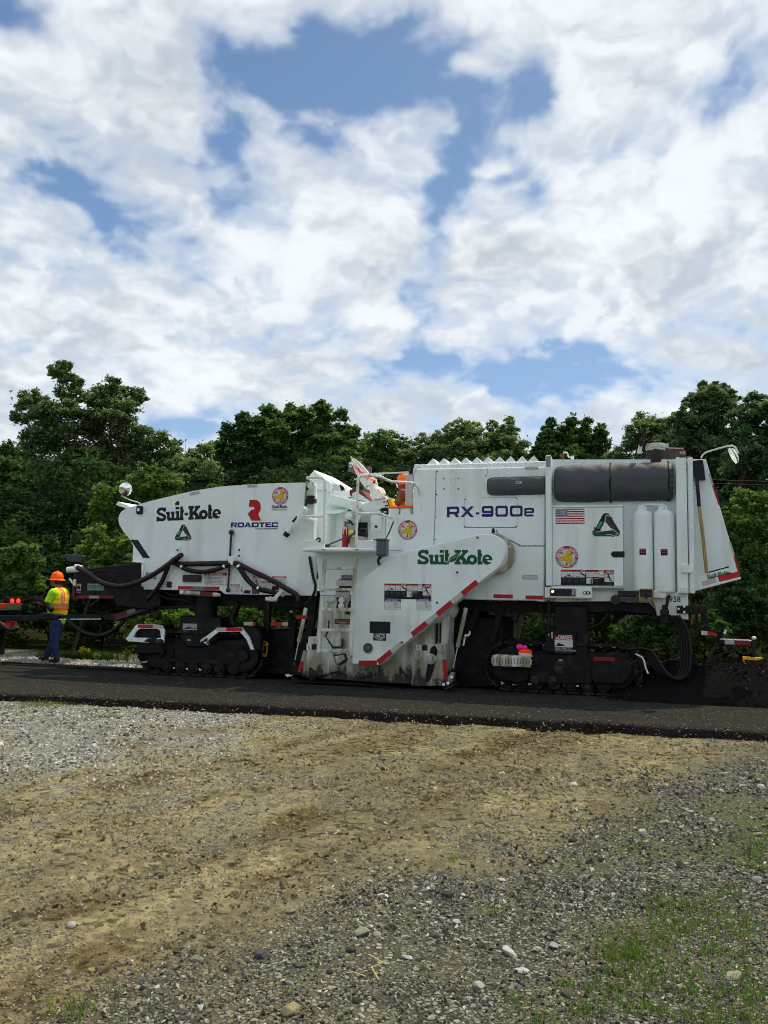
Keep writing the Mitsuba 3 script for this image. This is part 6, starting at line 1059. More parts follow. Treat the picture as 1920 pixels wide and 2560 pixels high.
# --- crawler tracks
def track(xa, xb, zc, y0, y1, near=True, dz=0., label=None):
    R_ = .315; L = xb-xa; per = 2*L+2*math.pi*R_; n = int(round(per/.185)); zc = zc+dz
    t = P('crawler_track', ex([(xa+R_*.72*math.cos(a), zc+R_*.72*math.sin(a)) for a in np.linspace(math.pi/2, 1.5*math.pi, 9)]+[(xb+R_*.72*math.cos(a), zc+R_*.72*math.sin(a)) for a in np.linspace(-math.pi/2, math.pi/2, 9)], y0+.08, y1-.08, .01), 'black', label=label)
    m = J(bx(-.080, .080, y0, y1, -.004, .026, .006), bx(-.022, .022, y0, y1, .028, .052, .008), bx(-.055, .055, y0+.10, y1-.10, -.05, 0, .008)); shape = mikit.ply(m, 'soiled')
    for q in range(n):
        s = per*q/n
        if s < L: p, a = (xb-s, zc-R_), math.pi
        elif s < L+math.pi*R_: g = (s-L)/R_; p, a = (xa-R_*math.sin(g), zc-R_*math.cos(g)), math.pi-g
        elif s < 2*L+math.pi*R_: p, a = (xa+s-L-math.pi*R_, zc+R_), 0.
        else: g = (s-2*L-math.pi*R_)/R_; p, a = (xb+R_*math.sin(g), zc+R_*math.cos(g)), -g
        k = key_for('shoe', t); r = np.eye(4); c, s_ = math.cos(a), math.sin(a); r[0, 0], r[0, 2], r[2, 0], r[2, 2], r[0, 3], r[2, 3] = c, -s_, s_, c, p[0], p[1]
        scene[k] = {**shape, 'to_world': T((M4@r).tolist())}
    if near:
        for x, nm in ((xa, 'idler_wheel'), (xb, 'drive_wheel')): P(nm, lathe([(.25, 0), (.25, .04), (.20, .05), (.10, .035), (.09, .08), (.03, .085)], (x, y0+.10, zc), (0, -1, 0), 28), 'black', t, smooth=40)
        for q in range(6): P('roller', lathe([(.085, 0), (.085, .05), (.05, .055), (.045, .07), (.01, .075)], (xa+.16+(L-.32)*q/5, y0+.08, zc-R_+.10), (0, -1, 0), 16), 'soiled', t, smooth=40)
        P('roller_guard', bx(xa+.05, xb-.05, y0+.03, y0+.06, zc-R_+.17, zc-R_+.23), 'black', t)
    return t
fa, fb = -3.69, -2.23
zt = .09+.035+.315
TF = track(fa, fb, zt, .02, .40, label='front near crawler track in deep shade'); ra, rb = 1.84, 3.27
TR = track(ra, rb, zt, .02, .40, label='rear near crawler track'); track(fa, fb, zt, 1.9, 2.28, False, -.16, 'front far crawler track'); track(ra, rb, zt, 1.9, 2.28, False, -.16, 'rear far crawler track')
k = P('track_cover', ex([(2.931, 0.626), (3.418, 0.627), (3.488, 0.524), (3.478, 0.394), (3.351, 0.260), (2.985, 0.259), (2.937, 0.323)], -.02, .10, .02), 'black', TR); tape(TR, -.02, *[(2.982, 0.590), (3.259, 0.595)], .052, [(1, lin('#7c161c'))])
P('idler_cover', ex([(1.725, 0.405), (2.115, 0.421), (2.106, 0.254), (1.946, 0.222), (1.776, 0.239)], -.02, .10, .02), 'black', TR)
for p in [(2.198, 0.274), (2.427, 0.276)]: P('hub', lathe([(.06, 0), (.06, .03), (.035, .035), (.03, .05)], (p[0], .0, p[1]), (0, -1, 0), 6), 'grime', TR)
k = P('track_frame', ex([(2.130, 0.621), (2.938, 0.633), (2.952, 0.257), (2.113, 0.220)], .0, .10, .01), 'black', TR); P('hub', lathe([(.10, 0), (.10, .02), (.06, .03), (.05, .05), (.01, .05)], ([(2.538, 0.461)][0][0], .0, [(2.538, 0.461)][0][1]), (0, -1, 0), 6), 'grime', TR)
decal('tag', TR, -.0, [(R4(*[(2.516, 0.532)][0], *[(2.569, 0.561)][0]), lin('#a9adb0'))])
lx = [(2.439, 0.882), (2.910, 0.895)]
P('leg_column', bx(lx[0][0], lx[1][0], .06, .42, .5, 1.30, .02), 'black'); P('leg_sleeve', bx([(2.340, 0.930)][0][0], [(2.751, 0.942)][0][0], -.02, .06, [(2.440, 0.656)][0][1], [(2.441, 0.953)][0][1], .01), 'black')
P('far_leg_column', cyl((lx[0][0]+.2, 2.1, .3), (lx[0][0]+.2, 2.1, 1.3), .16), 'black', smooth=40)
(a, b), (c, d_) = [(2.461, 0.668), (2.712, 0.881)]
decal('danger_sign', MM, -.02, [(R4(a, b-.02, c, d_), lin('#11131c')), (R4(*[(2.461, 0.821)][0], *[(2.712, 0.881)][0]), lin('#8f2222')), (R4(*[(2.466, 0.733)][0], *[(2.708, 0.828)][0]), lin('#b9bcbc')), (ln([(2.486, 0.755), (2.595, 0.758)], .022), BLK), (ln([(2.503, 0.785), (2.532, 0.770), (2.565, 0.762)], .022), BLK), (Polygon([(2.480, 0.838), (2.513, 0.839), (2.496, 0.868)]), lin('#d6cfcb'))],
      [(put_text('DANGER', *[(2.519, 0.834)][0], .062, -.03, w=[(2.700, 0.839)][0][0]-[(2.519, 0.834)][0][0]), lin('#d6cfcb')), (put_text('Stay clear of', *[(2.469, 0.708)][0], .030, -.03, w=.21), lin('#8d9298')), (put_text('track assemblies.', *[(2.469, 0.678)][0], .030, -.03, w=.29), lin('#8d9298'))], label='red and white danger sign on the rear leg')
P('arrow_tag', ex([(2.373, 0.919), (2.399, 0.920), (2.389, 0.873)], -.03, -.02), 'rail'); P('arrow_tag', bar(L3([(2.431, 0.934)][0], -.04), L3([(2.434, 0.847)][0], -.04), .01, .045), 'rail')
P('rod', tube([L3([(2.388, 1.362)][0], -.03), L3([(2.386, 0.907)][0], -.03)], .028, 8), 'black', smooth=True)
# step with slots
(a, b), (c, d_) = [(1.651, 0.463), (2.167, 0.603)]
ST2 = P('track_step', J([bx(a, c, -.27, -.25, d_-.035, d_, .003), bx(a, c, -.27, -.25, b, b+.035, .003), bx(a, c, -.26, .0, d_-.012, d_, .003)]), 'dirty', label='slotted pale step over the rear track')
for q in range(14): x = a+(c-a)*q/13; P('step_bar', bx(x-.016, x+.016, -.268, -.252, b+.03, d_-.03, .003), 'dirty', ST2)
# front leg and fenders
lx = [(-3.162, 1.207), (-2.812, 1.213)]; P('leg_column', cyl(((lx[0][0]+lx[1][0])/2, .26, .5), ((lx[0][0]+lx[1][0])/2, .26, 1.45), (lx[1][0]-lx[0][0])/2, 28), 'black', smooth=40)
P('leg_foot', ex([(-3.328, 1.016), (-2.629, 1.005), (-2.609, 0.702), (-2.871, 0.546), (-3.203, 0.536), (-3.325, 0.680)], .05, .5, .02), 'black')
decal('danger_sign', f'{MM}__leg_foot', .05, [(R4(*[(-3.268, 0.807)][0], *[(-3.023, 0.903)][0]), lin('#8d9090')), (Polygon([(-3.243, 0.826), (-3.160, 0.860), (-3.106, 0.833), (-3.034, 0.845), (-3.033, 0.828), (-3.243, 0.818)]), lin('#2a2a2e'))], [(put_text('Stay clear of', *[(-3.266, 0.777)][0], .030, .044, w=.2), lin('#54595e')), (put_text('track assemblies.', *[(-3.265, 0.751)][0], .030, .044, w=.27), lin('#54595e'))])
decal('tag', f'{MM}__leg_foot', .05, [(R4(*[(-3.177, 0.636)][0], *[(-3.127, 0.661)][0]), lin('#a0a4a6'))])
fl_ = [(-4.198, 0.642), (-4.023, 0.866), (-3.980, 0.879), (-3.637, 0.880), (-3.562, 0.863), (-3.516, 0.790), (-3.521, 0.596), (-3.742, 0.596), (-4.152, 0.606)]
FE = P('front_fender', ex(fl_, -.08, -.05, 0, holes=[[(-4.069, 0.680), (-4.008, 0.776), (-3.945, 0.812), (-3.645, 0.816), (-3.591, 0.791), (-3.571, 0.680), (-3.639, 0.670), (-4.025, 0.666)]]), label='white fender loop before the front track'); P('fender_box', ex([(-4.072, 0.857), (-3.640, 0.868), (-3.584, 0.785), (-3.579, 0.411), (-4.051, 0.394), (-4.088, 0.733)], .0, .42, .03), 'black')
tape(FE, -.08, *[(-3.986, 0.849), (-3.545, 0.849)], .053, [(124, RED), (82, SILV)])
P('mud', J([ball(L3(p, -.085), .02+.012*(q % 3), (1.6, .4, 1)) for q, p in enumerate([(-3.827, 0.623), (-3.774, 0.637), (-3.721, 0.632), (-3.668, 0.637), (-3.625, 0.623), (-3.582, 0.617), (-3.752, 0.612), (-3.690, 0.651)])]), 'grime', FE, smooth=True)
FR = P('rear_fender', ex([(-2.882, 0.623), (-2.888, 0.663), (-2.604, 0.855), (-2.200, 0.876), (-2.076, 0.739), (-1.990, 0.547), (-2.040, 0.550), (-2.118, 0.701), (-2.228, 0.810), (-2.581, 0.797), (-2.760, 0.664), (-2.733, 0.582), (-2.757, 0.569), (-2.790, 0.617)], -.08, -.05, 0, holes=[[(-2.853, 0.652), (-2.782, 0.700), (-2.761, 0.691), (-2.770, 0.641), (-2.842, 0.639)]]), label='white fender arch over the front track')
P('fender_top', ex([(-2.218, 0.868), (-1.988, 0.865), (-1.885, 0.741), (-1.899, 0.546), (-2.028, 0.542), (-2.104, 0.735)], -.05, .42, .005), 'black', FR)
tape(FR, -.08, *[(-2.617, 0.837), (-2.185, 0.845)], .053, [(80, SILV), (134, RED)])
for x, z in [(-2.850, 0.633), (-2.749, 0.629), (-2.742, 0.587)]: P('bolt', lathe([(.022, 0), (.022, .014), (.01, .018)], (x, -.08, z), (0, -1, 0), 8), 'grime', FR)
# --- front conveyor frame
CF = P('conveyor_frame', ex([(-5.368, 1.639), (-5.295, 1.735), (-4.390, 1.827), (-4.072, 1.868), (-4.035, 1.420), (-3.739, 1.409), (-3.729, 1.164), (-3.898, 1.100), (-4.537, 1.149), (-4.578, 1.260), (-5.316, 1.250), (-5.347, 1.386)], .12, 1.9, .015), 'black', label='black conveyor frame ahead of the hopper')
P('conveyor_bracket', ex([(-5.331, 1.568), (-5.291, 1.573), (-5.299, 1.457), (-5.333, 1.465)], .08, .12, .004), 'rail', CF); P('stay', bar(L3([(-5.421, 1.582)][0], .1), L3([(-5.338, 1.496)][0], .1), .02, .03), 'rail', CF)
decal('lettering', CF, .12, [(R4(*[(-5.086, 1.396)][0], *[(-4.778, 1.503)][0]), lin('#7f908a')), (R4(*[(-5.079, 1.404)][0], *[(-4.787, 1.495)][0]), lin('#0e2a24')), (ln([(-5.072, 1.412), (-4.788, 1.415)], .012), lin('#7f908a')), (ln([(-5.076, 1.484), (-4.792, 1.487)], .012), lin('#7f908a')), (place(suit_kote(), [(-5.073, 1.424)][0][0]-107*([(-4.789, 1.428)][0][0]-[(-5.073, 1.424)][0][0])/1408, [(-5.073, 1.424)][0][1], ([(-4.789, 1.428)][0][0]-[(-5.073, 1.424)][0][0])/1408), lin('#3f9a78'))], label='small green lettering plate Suit-Kote')
decal('sticker', CF, .12, [(R4(*[(-5.286, 1.347)][0], *[(-5.202, 1.498)][0]), lin('#8a8d8d')), (R4(*[(-5.279, 1.393)][0], *[(-5.208, 1.479)][0]), lin('#c4c8c6')), (Point(*[(-5.245, 1.438)][0]).buffer(.035), BLK), (R4(*[(-5.277, 1.355)][0], *[(-5.203, 1.388)][0]), lin('#2a2c30'))])
tape(CF, .12, *[(-5.292, 1.282), (-4.577, 1.292)], .045, [(138, lin('#7c1418')), (102, lin('#8d8f88')), (155, lin('#6c1014'))])
P('front_lip', ex([(-5.351, 1.480), (-5.300, 1.473), (-5.290, 1.276), (-5.345, 1.283)], .08, .12), 'vc', CF, col=lin('#4a1216'))
k = P('conveyor_lamp', ex([(-5.719, 1.971), (-5.648, 1.992), (-5.346, 1.980), (-5.335, 1.956), (-5.361, 1.854), (-5.622, 1.866)], .30, .42, .012), 'vc', col=lin('#34393c'), label='grey box on a stem over the conveyor'); P('stem', bar(L3([(-5.452, 1.859)][0], .45), L3([(-5.445, 1.722)][0], .45), .08, .15), 'black', k)
P('hydraulic_motor', J(cyl(L3([(-5.466, 1.722)][0], .1), L3([(-5.245, 1.740)][0], .1), .05), cyl(L3([(-5.321, 1.779)][0], .1), L3([(-5.191, 1.756)][0], .1), .045)), 'rail', smooth=40)
hose([(-5.392, 1.760), (-5.204, 1.713), (-4.982, 1.715), (-4.711, 1.772), (-4.441, 1.798)], .15, .028); hose([(-5.295, 1.681), (-5.072, 1.667), (-4.799, 1.717), (-4.544, 1.695), (-4.363, 1.657)], .12, .014, name='cable')
P('far_stop', ball(L3([(-4.436, 1.935)][0], .2), .05), 'vc', smooth=True, col=lin('#2a1014'))
P('yoke', ex([(-4.896, 0.989), (-4.797, 1.030), (-4.669, 1.017), (-4.154, 1.153), (-3.942, 1.188), (-3.938, 1.095), (-4.556, 0.926), (-4.663, 0.895), (-4.883, 0.910)], .3, .6, .012), 'black', label='black yoke reaching down to the push bar')
P('yoke_plate', ex([(-4.659, 0.901), (-3.997, 1.098), (-4.033, 1.117), (-4.281, 1.089), (-4.634, 0.940)], .26, .30, .004), 'vc', col=lin('#3a3d3c')); tape(MM, .26, *[(-4.649, 0.975), (-4.259, 1.093)], .065, [(135, lin('#5a1218')), (85, lin('#7d7f7a'))])
hose([(-5.589, 0.901), (-5.413, 0.778), (-5.222, 0.688), (-4.998, 0.653), (-4.817, 0.684), (-4.640, 0.783), (-4.501, 0.904)], .32, .036); hose([(-7.514, 0.837), (-7.383, 0.737), (-7.254, 0.672), (-7.130, 0.661), (-7.030, 0.695)], .9, .035)
# --- push bar
k = thing('push_bar', 'long black push bar running from the machine to the vehicle at left', 'push bar')
a, b = [(-4.979, 0.949), (-7.576, 0.869)]
add('tube', bar(L3(a, .45), L3(b, .45), .12, .088), 'black', k); a, b = [(-4.957, 0.922), (-5.781, 0.897)]
add('edge', bar(L3(a, .36), L3(b, .36), .02, .015), 'rail', k); add('sleeve', ex([(-6.223, 0.963), (-6.109, 0.998), (-5.916, 0.995), (-5.800, 0.967), (-5.796, 0.895), (-6.218, 0.885)], .34, .56, .01), 'black', k)

# ---------------------------------------------------------------- things carried on the machine
k = thing('shovel', 'square black shovel with a yellow wooden handle hung blade up on the tail', 'shovel')
add('blade', ex([(4.184, 3.216), (4.200, 3.234), (4.396, 3.253), (4.413, 3.237), (4.439, 2.975), (4.357, 2.974), (4.357, 3.016), (4.297, 3.015), (4.293, 2.957), (4.226, 2.952)], -.06, -.045, .004), 'rubber', k, label='black square blade')
add('socket', tube([L3(p, -.06) for p in [(4.327, 3.026), (4.333, 2.933), (4.341, 2.812), (4.351, 2.631)]], [.028, .024, .024, .024], 10), 'grime', k, smooth=40)
add('handle', tube([L3(p, -.06) for p in [(4.351, 2.627), (4.381, 2.350), (4.405, 2.057), (4.430, 1.756)]], [.022, .024, .024, .024], 10), 'wood', k, smooth=40, label='worn yellow wooden handle')
k = thing('fire_extinguisher', 'red fire extinguisher standing on the operator platform', 'fire extinguisher')
(a, b), (c, d_) = [(-0.676, 2.103), (-0.583, 2.422)]; r = (c-a)/2; xm = (a+c)/2
add('bottle', lathe([(r*.95, 0), (r, .02), (r, d_-b-.06), (r*.75, d_-b-.01), (r*.4, d_-b+.02)], (xm, .1, b), n=24), 'vc', k, smooth=40, col=lin('#8e1519')); add('valve', J(bx(xm-.03, xm+.03, .08, .12, d_+.01, d_+.06), bar((xm, .1, d_+.05), (xm+.10, .1, d_+.035), .02, .02)), 'rubber', k)
bnd = lambda v: np.stack([v[:, 0], .1-np.sqrt(np.maximum((r+.004)**2-(v[:, 0]-xm)**2, 0)), v[:, 2]], 1)
decal('label', k, 0, [(R4(xm-.02, b+.18, xm+r*.8, b+.42), lin('#b9b4ae')), (R4(xm, b+.3, xm+r*.7, b+.38), lin('#5a2420'))], shape=bnd)
k = thing('spray_tank', 'beige spray tank with a black valve on the platform', 'tank')
(a, b), (c, d_) = [(-0.576, 2.094), (-0.279, 2.271)]; r = (c-a)/2; xm = (a+c)/2
add('tank', lathe([(r*.9, 0), (r, .04), (r, d_-b-.09), (r*.85, d_-b-.02), (r*.4, d_-b)], (xm, .15, b), n=28), 'vc', k, smooth=50, col=lin('#9a9484')); add('valve', J(bx(xm+.0, xm+.13, .08, .2, d_-.01, d_+.07, .01), bx(xm+.03, xm+.12, .07, .2, d_+.075, d_+.11, .01)), 'rubber', k); add('hose', tube(spline([L3(p, .0) for p in [(-0.539, 2.150), (-0.530, 2.225), (-0.481, 2.285), (-0.424, 2.299)]], 6), .016, 8), 'rubber', k, smooth=True)
add('gauge', J(bar(L3([(-0.524, 2.306)][0], .0), L3([(-0.404, 2.332)][0], .0), .03, .03)), 'grime', k)
k = thing('spray_lance', 'thin spray lance leaning across the platform with a brown head', 'lance'); a, b = [(-0.752, 2.113), (-0.425, 2.302)]
add('rod', tube([L3(a, -.3), L3(b, .0)], .011, 8), 'rust', k, smooth=True); add('head', bx([(-0.802, 2.097)][0][0], [(-0.742, 2.097)][0][0], -.36, -.24, [(-0.801, 2.078)][0][1], [(-0.802, 2.121)][0][1], .008), 'grime', k); add('nozzle', ball(L3([(-0.500, 2.316)][0], -.02), .03, (1.4, 1, 1)), 'vc', k, smooth=True, col=YELO)
k = thing('remote_box', 'bright yellow box standing beside the operator', 'box'); add('case', ex([(0.028, 2.807), (0.085, 2.815), (0.126, 2.710), (0.068, 2.693)], .05, .2, .008), 'vc', k, col=lin('#d8b50a')); add('strap', ex([(0.023, 2.798), (0.034, 2.804), (0.074, 2.692), (0.064, 2.688)], .04, .2, .003), 'rubber', k)
k = thing('folded_parasol', 'white and orange folded parasol leaning over the operator place', 'parasol')
pts = [(-0.840, 3.594), (-0.809, 3.556), (-0.698, 3.412), (-0.548, 3.210), (-0.478, 3.120), (-0.416, 3.031), (-0.346, 2.927)]; pts3 = [np.array(L3(p, .9)) for p in pts]
ctr = spline(pts3[1:], 8); n = 20; rr = np.interp(np.linspace(0, 1, len(ctr)), [0, .06, .3, .55, .70, .74, .86, 1], [.02, .05, .085, .105, .075, .07, .12, .11]); m = tube(ctr, rr, n); v = np.array(m.vertices); i = np.arange(len(ctr)*n)
ph = (i % n)/n*2*np.pi; cc = np.repeat(ctr, n, 0); v[:len(cc)] = cc+(v[:len(cc)]-cc)*(1+.16*np.sin(ph*5+np.repeat(np.linspace(0, 5, len(ctr)), n)))[:, None]; m.vertices = v
t = np.repeat(np.linspace(0, 1, len(ctr)), n); og = (np.abs(np.sin(ph*1.0+4.0*t+.4)) > .965-.02*t) & (t > .12) & (t < .6); col = np.where(np.append(og, [False, False])[:, None], lin('#e8481a'), lin('#d8d6d0')); 
add('canopy', m, 'cloth', k, smooth=True, col=col, label='white cloth wrapped with an orange stripe'); add('tip', tube([pts3[0], pts3[1]], .016, 8), 'vc', k, smooth=True, col=lin('#b9ab6a')); add('tie', tube([pts3[4]+np.array([-.07, -.07, -.03]), pts3[4]+np.array([.08, -.07, .05])], .012, 6), 'rubber', k, smooth=True)
add('pole', tube([pts3[-1]*1.0, pts3[-1]+np.array([.35, .05, -.55])], .02, 8), 'rail', k, smooth=True)
k = thing('levelling_bar', 'thin grey bar with a black and yellow stripe lying over the handrail', 'bar'); a, b = [(-0.272, 3.120), (0.401, 3.170)]
add('rod', bar(L3(a, -.35), L3(b, -.1), .03, .035), 'rail', k); a, b = [(0.074, 3.123), (0.313, 3.143)]; add('stripe', bar((a[0], -.30, a[1]), (b[0], -.18, b[1]), .036, .016), 'rubber', k)
k = thing('pink_tub', 'white tub with a bright pink and orange top on the track step', 'tub'); (a, b), (c, d_) = [(1.989, 0.583), (2.167, 0.648)]; xm, r = (a+c)/2, (c-a)/2
add('tub', lathe([(r*.88, 0), (r, .03), (r, d_-b)], (xm, -.12, b), n=20), 'vc', k, smooth=40, col=lin('#c9c6bf')); add('lid', lathe([(r*1.03, 0), (r*1.05, .02), (r*.6, .05), (r*.3, .055)], (xm, -.12, d_), n=20), 'vc', k, smooth=40, col=lin('#ff4a14'))
add('cap', J([ball((xm-.07, -.14, d_+.075), .05, (1, 1, .8)), ball((xm+.0, -.16, d_+.07), .035)]), 'vc', k, smooth=True, col=lin('#e8309a'))

# ---------------------------------------------------------------- vehicle at the left edge
TK = thing('towed_vehicle', 'rear corner of a grey vehicle with two round red lamps at the left edge', 'vehicle')
vx, vy = -8.35, 2.6      # its rear face, its far corner
rp = lambda y, z: (vx, y, z)
def face(y0, y1, z0, z1, x0, x1, mat='vc', nm='panel', col=GREY, c=.01, **k): return add(nm, bx(x0, x1, y0, y1, z0, z1, c), mat, TK, col=col, **k)
zz = lambda y: [(-8.578, 1.071), (-8.571, 0.955), (-8.556, 0.724), (-8.548, 0.599)][{540: 0, 600: 1, 720: 2, 785: 3}[y]][1]
face(.2, vy, zz(600), zz(540)+.02, vx-.5, vx, nm='bumper', col=lin('#4c4d45')); face(.2, vy, zz(785), zz(720), vx-.4, vx-.1, nm='lower_bumper', col=lin('#5a5b55'))
add('mud_flap', bx(vx-.36, vx-.33, .3, vy-.04, .06, .78), 'rubber', TK); add('rear_frame', J(bx(vx-.45, vx-.3, .25, vy-.02, .74, .86), bx(vx-.4, vx-.1, vy-.5, vy-.3, .6, 1.0), bx(vx-.3, vx-.05, vy-.9, vy-.6, .95, 1.35)), 'black', TK); add('chassis', bx(vx-6, vx-.5, .4, 2.4, .55, .85), 'black', TK); add('body', bx(vx-6, vx-1.2, .3, 2.5, .95, 2.3, .05), 'dirty', TK)
for q in range(2):
    k = add('tail_lamp', lathe([(.044, -.02), (.046, .008), (.035, .016), (.01, .018)], (vx-.005, vy-.12-.175*q, zz(540)+.07), (1, 0, 0), 18), 'vc', TK, smooth=40, col=lin('#e02818')); scene[k]['emitter'] = {'type': 'area', 'radiance': {'type': 'rgb', 'value': [.45, .015, .01]}}
add('lamp_bracket', bx(vx-.06, vx-.02, vy-.45, vy+.02, zz(540), zz(540)+.15, .01), 'black', TK)
for y0, y1, z, c in ((vy-1.0, vy-.45, zz(600)+.05, '#b02418'), (vy-.40, vy-.02, zz(785)+.05, '#a8241c'), (vy-.62, vy-.40, zz(785)+.05, '#b9b9b2')):
    xq = vx+.004 if z > .8 else vx-.096
    add('reflective_tape', trimesh.Trimesh([(xq, y0, z), (xq, y1, z), (xq, y1, z+.075), (xq, y0, z+.075)], [(0, 1, 2), (0, 2, 3)], process=False), 'vc', TK, col=lin(c))
for x in (-2.2, -3.5):
    for y in (.55, 2.25): k = add('wheel', lathe([(.25, -.13), (.46, -.11), (.5, -.06), (.5, .06), (.46, .11), (.25, .13)], (vx+x, y, .42), (0, 1, 0), 28), 'rubber', TK, smooth=40); add('rim', lathe([(.25, -.13), (.2, -.05), (.06, -.08), (.02, -.14)], (vx+x, y, .42), (0, 1, 0), 20), 'rail', k, smooth=40)
hs = [(vx-.02, vy+.07, zz(540)+.03), (vx+.25, vy+.02, zz(540)+.12), (vx+.6, vy-.1, zz(540)+.05), (vx+.85, vy-.2, zz(540)-.10)]
add('control_arm', tube(spline(hs, 6), .05, 8), 'black', TK, smooth=True)

# ---------------------------------------------------------------- people
def chain(joints, edge=.03, it=8):
    """one smooth body: hulls of the spheres at both ends of each bone"""
    S = manifold3d.Manifold; out = S()
    for (p, r), (q, s) in joints:
        a = S.sphere(r, 18).translate([float(v) for v in p]); b = S.sphere(s, 18).translate([float(v) for v in q]); out = out+S.batch_hull([a, b])
    out = out.refine_to_length(edge); m = out.to_mesh(); t = trimesh.Trimesh(np.array(m.vert_properties)[:, :3], np.array(m.tri_verts)); trimesh.smoothing.filter_taubin(t, iterations=it); return t
def bones(J_, pairs): return [((J_[a][0], J_[a][1]), (J_[b][0], J_[b][1])) for a, b in pairs]
SKIN = lin('#8a5238')
WK = thing('person', 'worker in a yellow and orange vest and orange hard hat walking along the verge', 'person')
wx, wy, wz = [(-7.607, -0.084)][0][0], 2.75, float(ground_z(np.array([[(-7.607, -0.084)][0][0]]), np.array([2.75]))[0])+.015
U0 = [(-7.607, -0.084), (-7.834, -0.092)]; un = (U0[0][0]-U0[1][0])/100*.93; sc = ([(-7.705, 1.646)][0][1]-[(-7.607, -0.084)][0][1])/900
Fp = lambda px, py, side: np.array([wx+(px-580)*un, wy+side, wz+(1150-py)*sc*1.0])
jt = dict(neck=(Fp(570, 375, 0), .062), chest=(Fp(580, 470, 0), .150), chestL=(Fp(582, 460, -.10), .10), chestR=(Fp(582, 460, .10), .10), belly=(Fp(562, 590, 0), .172), pelvis=(Fp(575, 700, 0), .150), hipL=(Fp(585, 735, -.09), .105), hipR=(Fp(570, 735, .09), .105),
    shL=(Fp(580, 432, -.19), .062), elL=(Fp(535, 550, -.24), .046), wrL=(Fp(425, 540, -.20), .032), shR=(Fp(570, 432, .19), .062), elR=(Fp(520, 545, .23), .046), wrR=(Fp(400, 530, .16), .032),
    knL=(Fp(585, 905, -.10), .068), anL=(Fp(622, 1095, -.10), .046), knR=(Fp(525, 915, .10), .072), anR=(Fp(440, 1090, .10), .046),
    head=(Fp(535, 300, 0), .088), jaw=(Fp(512, 345, 0), .060), crown=(Fp(545, 275, 0), .092), nose=(Fp(482, 322, 0), .014), brow=(Fp(492, 300, 0), .03))
bp = [('neck', 'chest'), ('chest', 'chestL'), ('chest', 'chestR'), ('chest', 'belly'), ('belly', 'pelvis'), ('pelvis', 'hipL'), ('pelvis', 'hipR'), ('chestL', 'shL'), ('shL', 'elL'), ('elL', 'wrL'), ('chestR', 'shR'), ('shR', 'elR'), ('elR', 'wrR'), ('hipL', 'knL'), ('knL', 'anL'), ('hipR', 'knR'), ('knR', 'anR'), ('neck', 'head'), ('head', 'jaw'), ('head', 'crown'), ('head', 'brow'), ('brow', 'nose')]
def hand(w, d, up, side):
    """palm and five curled fingers from the wrist w along d"""
    d = d/np.linalg.norm(d); s = np.cross(d, up); s /= np.linalg.norm(s); o = [((w, .030), (w+d*.05+s*.018, .022)), ((w, .030), (w+d*.055-s*.018, .022)), ((w+d*.05+s*.018, .02), (w+d*.055-s*.018, .02))]
    for q, (t, L) in enumerate(zip((-.03, -.010, .010, .028), (.055, .065, .06, .045))):
        b = w+d*.06+s*t; k1 = b+d*L*.6-up*L*.25; k2 = k1+d*L*.25-up*L*.55; o += [((b, .0105), (k1, .0095)), ((k1, .0095), (k2, .008))]
    th = w+d*.02+s*side*.03; k1 = th+d*.03+s*side*.02-up*.02; o += [((th, .013), (k1, .011)), ((k1, .011), (k1+d*.03-up*.012, .009))]; return o
hL = hand(jt['wrL'][0]+np.array([-.02, 0, 0]), np.array([-1, .05, -.08]), np.array([0, -.3, .95]), 1); hR = hand(jt['wrR'][0]+np.array([-.02, 0, 0]), np.array([-1, 0, -.05]), np.array([0, .3, .95]), -1)
body = chain(bones(jt, bp)+hL+hR, .022, 6); bv = np.array(body.vertices); col = np.tile(SKIN, (len(bv), 1)); hz = Fp(0, 300, 0)[2]
for (px, py) in ((487, 312),): 
    for s in (-.032, .032): e = Fp(px, py, s); col[np.linalg.norm(bv-e, axis=1) < .016] = (.03, .02, .015)
e = Fp(490, 352, 0); col[(np.linalg.norm((bv-e)/np.array([1, 1.6, .5]), axis=1) < .018)] = lin('#5a2a22')
add('body', body, 'vcm', WK, smooth=True, col=col)
add('ear', J([ball(Fp(545, 318, s), .026, (.7, .35, 1.1)) for s in (-.088, .088)]), 'vcm', WK, smooth=True, col=SKIN); add('hair', chain([((Fp(570, 320, -.03), .065), (Fp(570, 320, .03), .065)), ((Fp(572, 340, 0), .05), (Fp(560, 300, 0), .085))], .02, 4), 'vcm', WK, smooth=True, col=lin('#2a1d16'))
grow = lambda k, d: (jt[k][0], jt[k][1]+d)
sl = lambda a, b, t, r: (jt[a][0]*(1-t)+jt[b][0]*t, r)
sh = chain([(grow('chest', .022), grow('chestL', .025)), (grow('chest', .022), grow('chestR', .025)), (grow('chest', .022), grow('belly', .02)), (grow('belly', .02), grow('pelvis', .022)), (grow('chestL', .02), grow('shL', .022)), (grow('chestR', .02), grow('shR', .022)), (grow('shL', .022), sl('shL', 'elL', .82, .072)), (grow('shR', .022), sl('shR', 'elR', .82, .072)), ((Fp(580, 712, 0), .15), (Fp(580, 700, 0), .155))], .025, 5)
v = np.array(sh.vertices); sh.vertices = v+(meshkit.fbm(v*16, 3)[:, None]-.5)*.02*sh.vertex_normals
add('shirt', sh, 'cloth', WK, smooth=True, col=lin('#a9e01e'), label='bright lime green t-shirt')
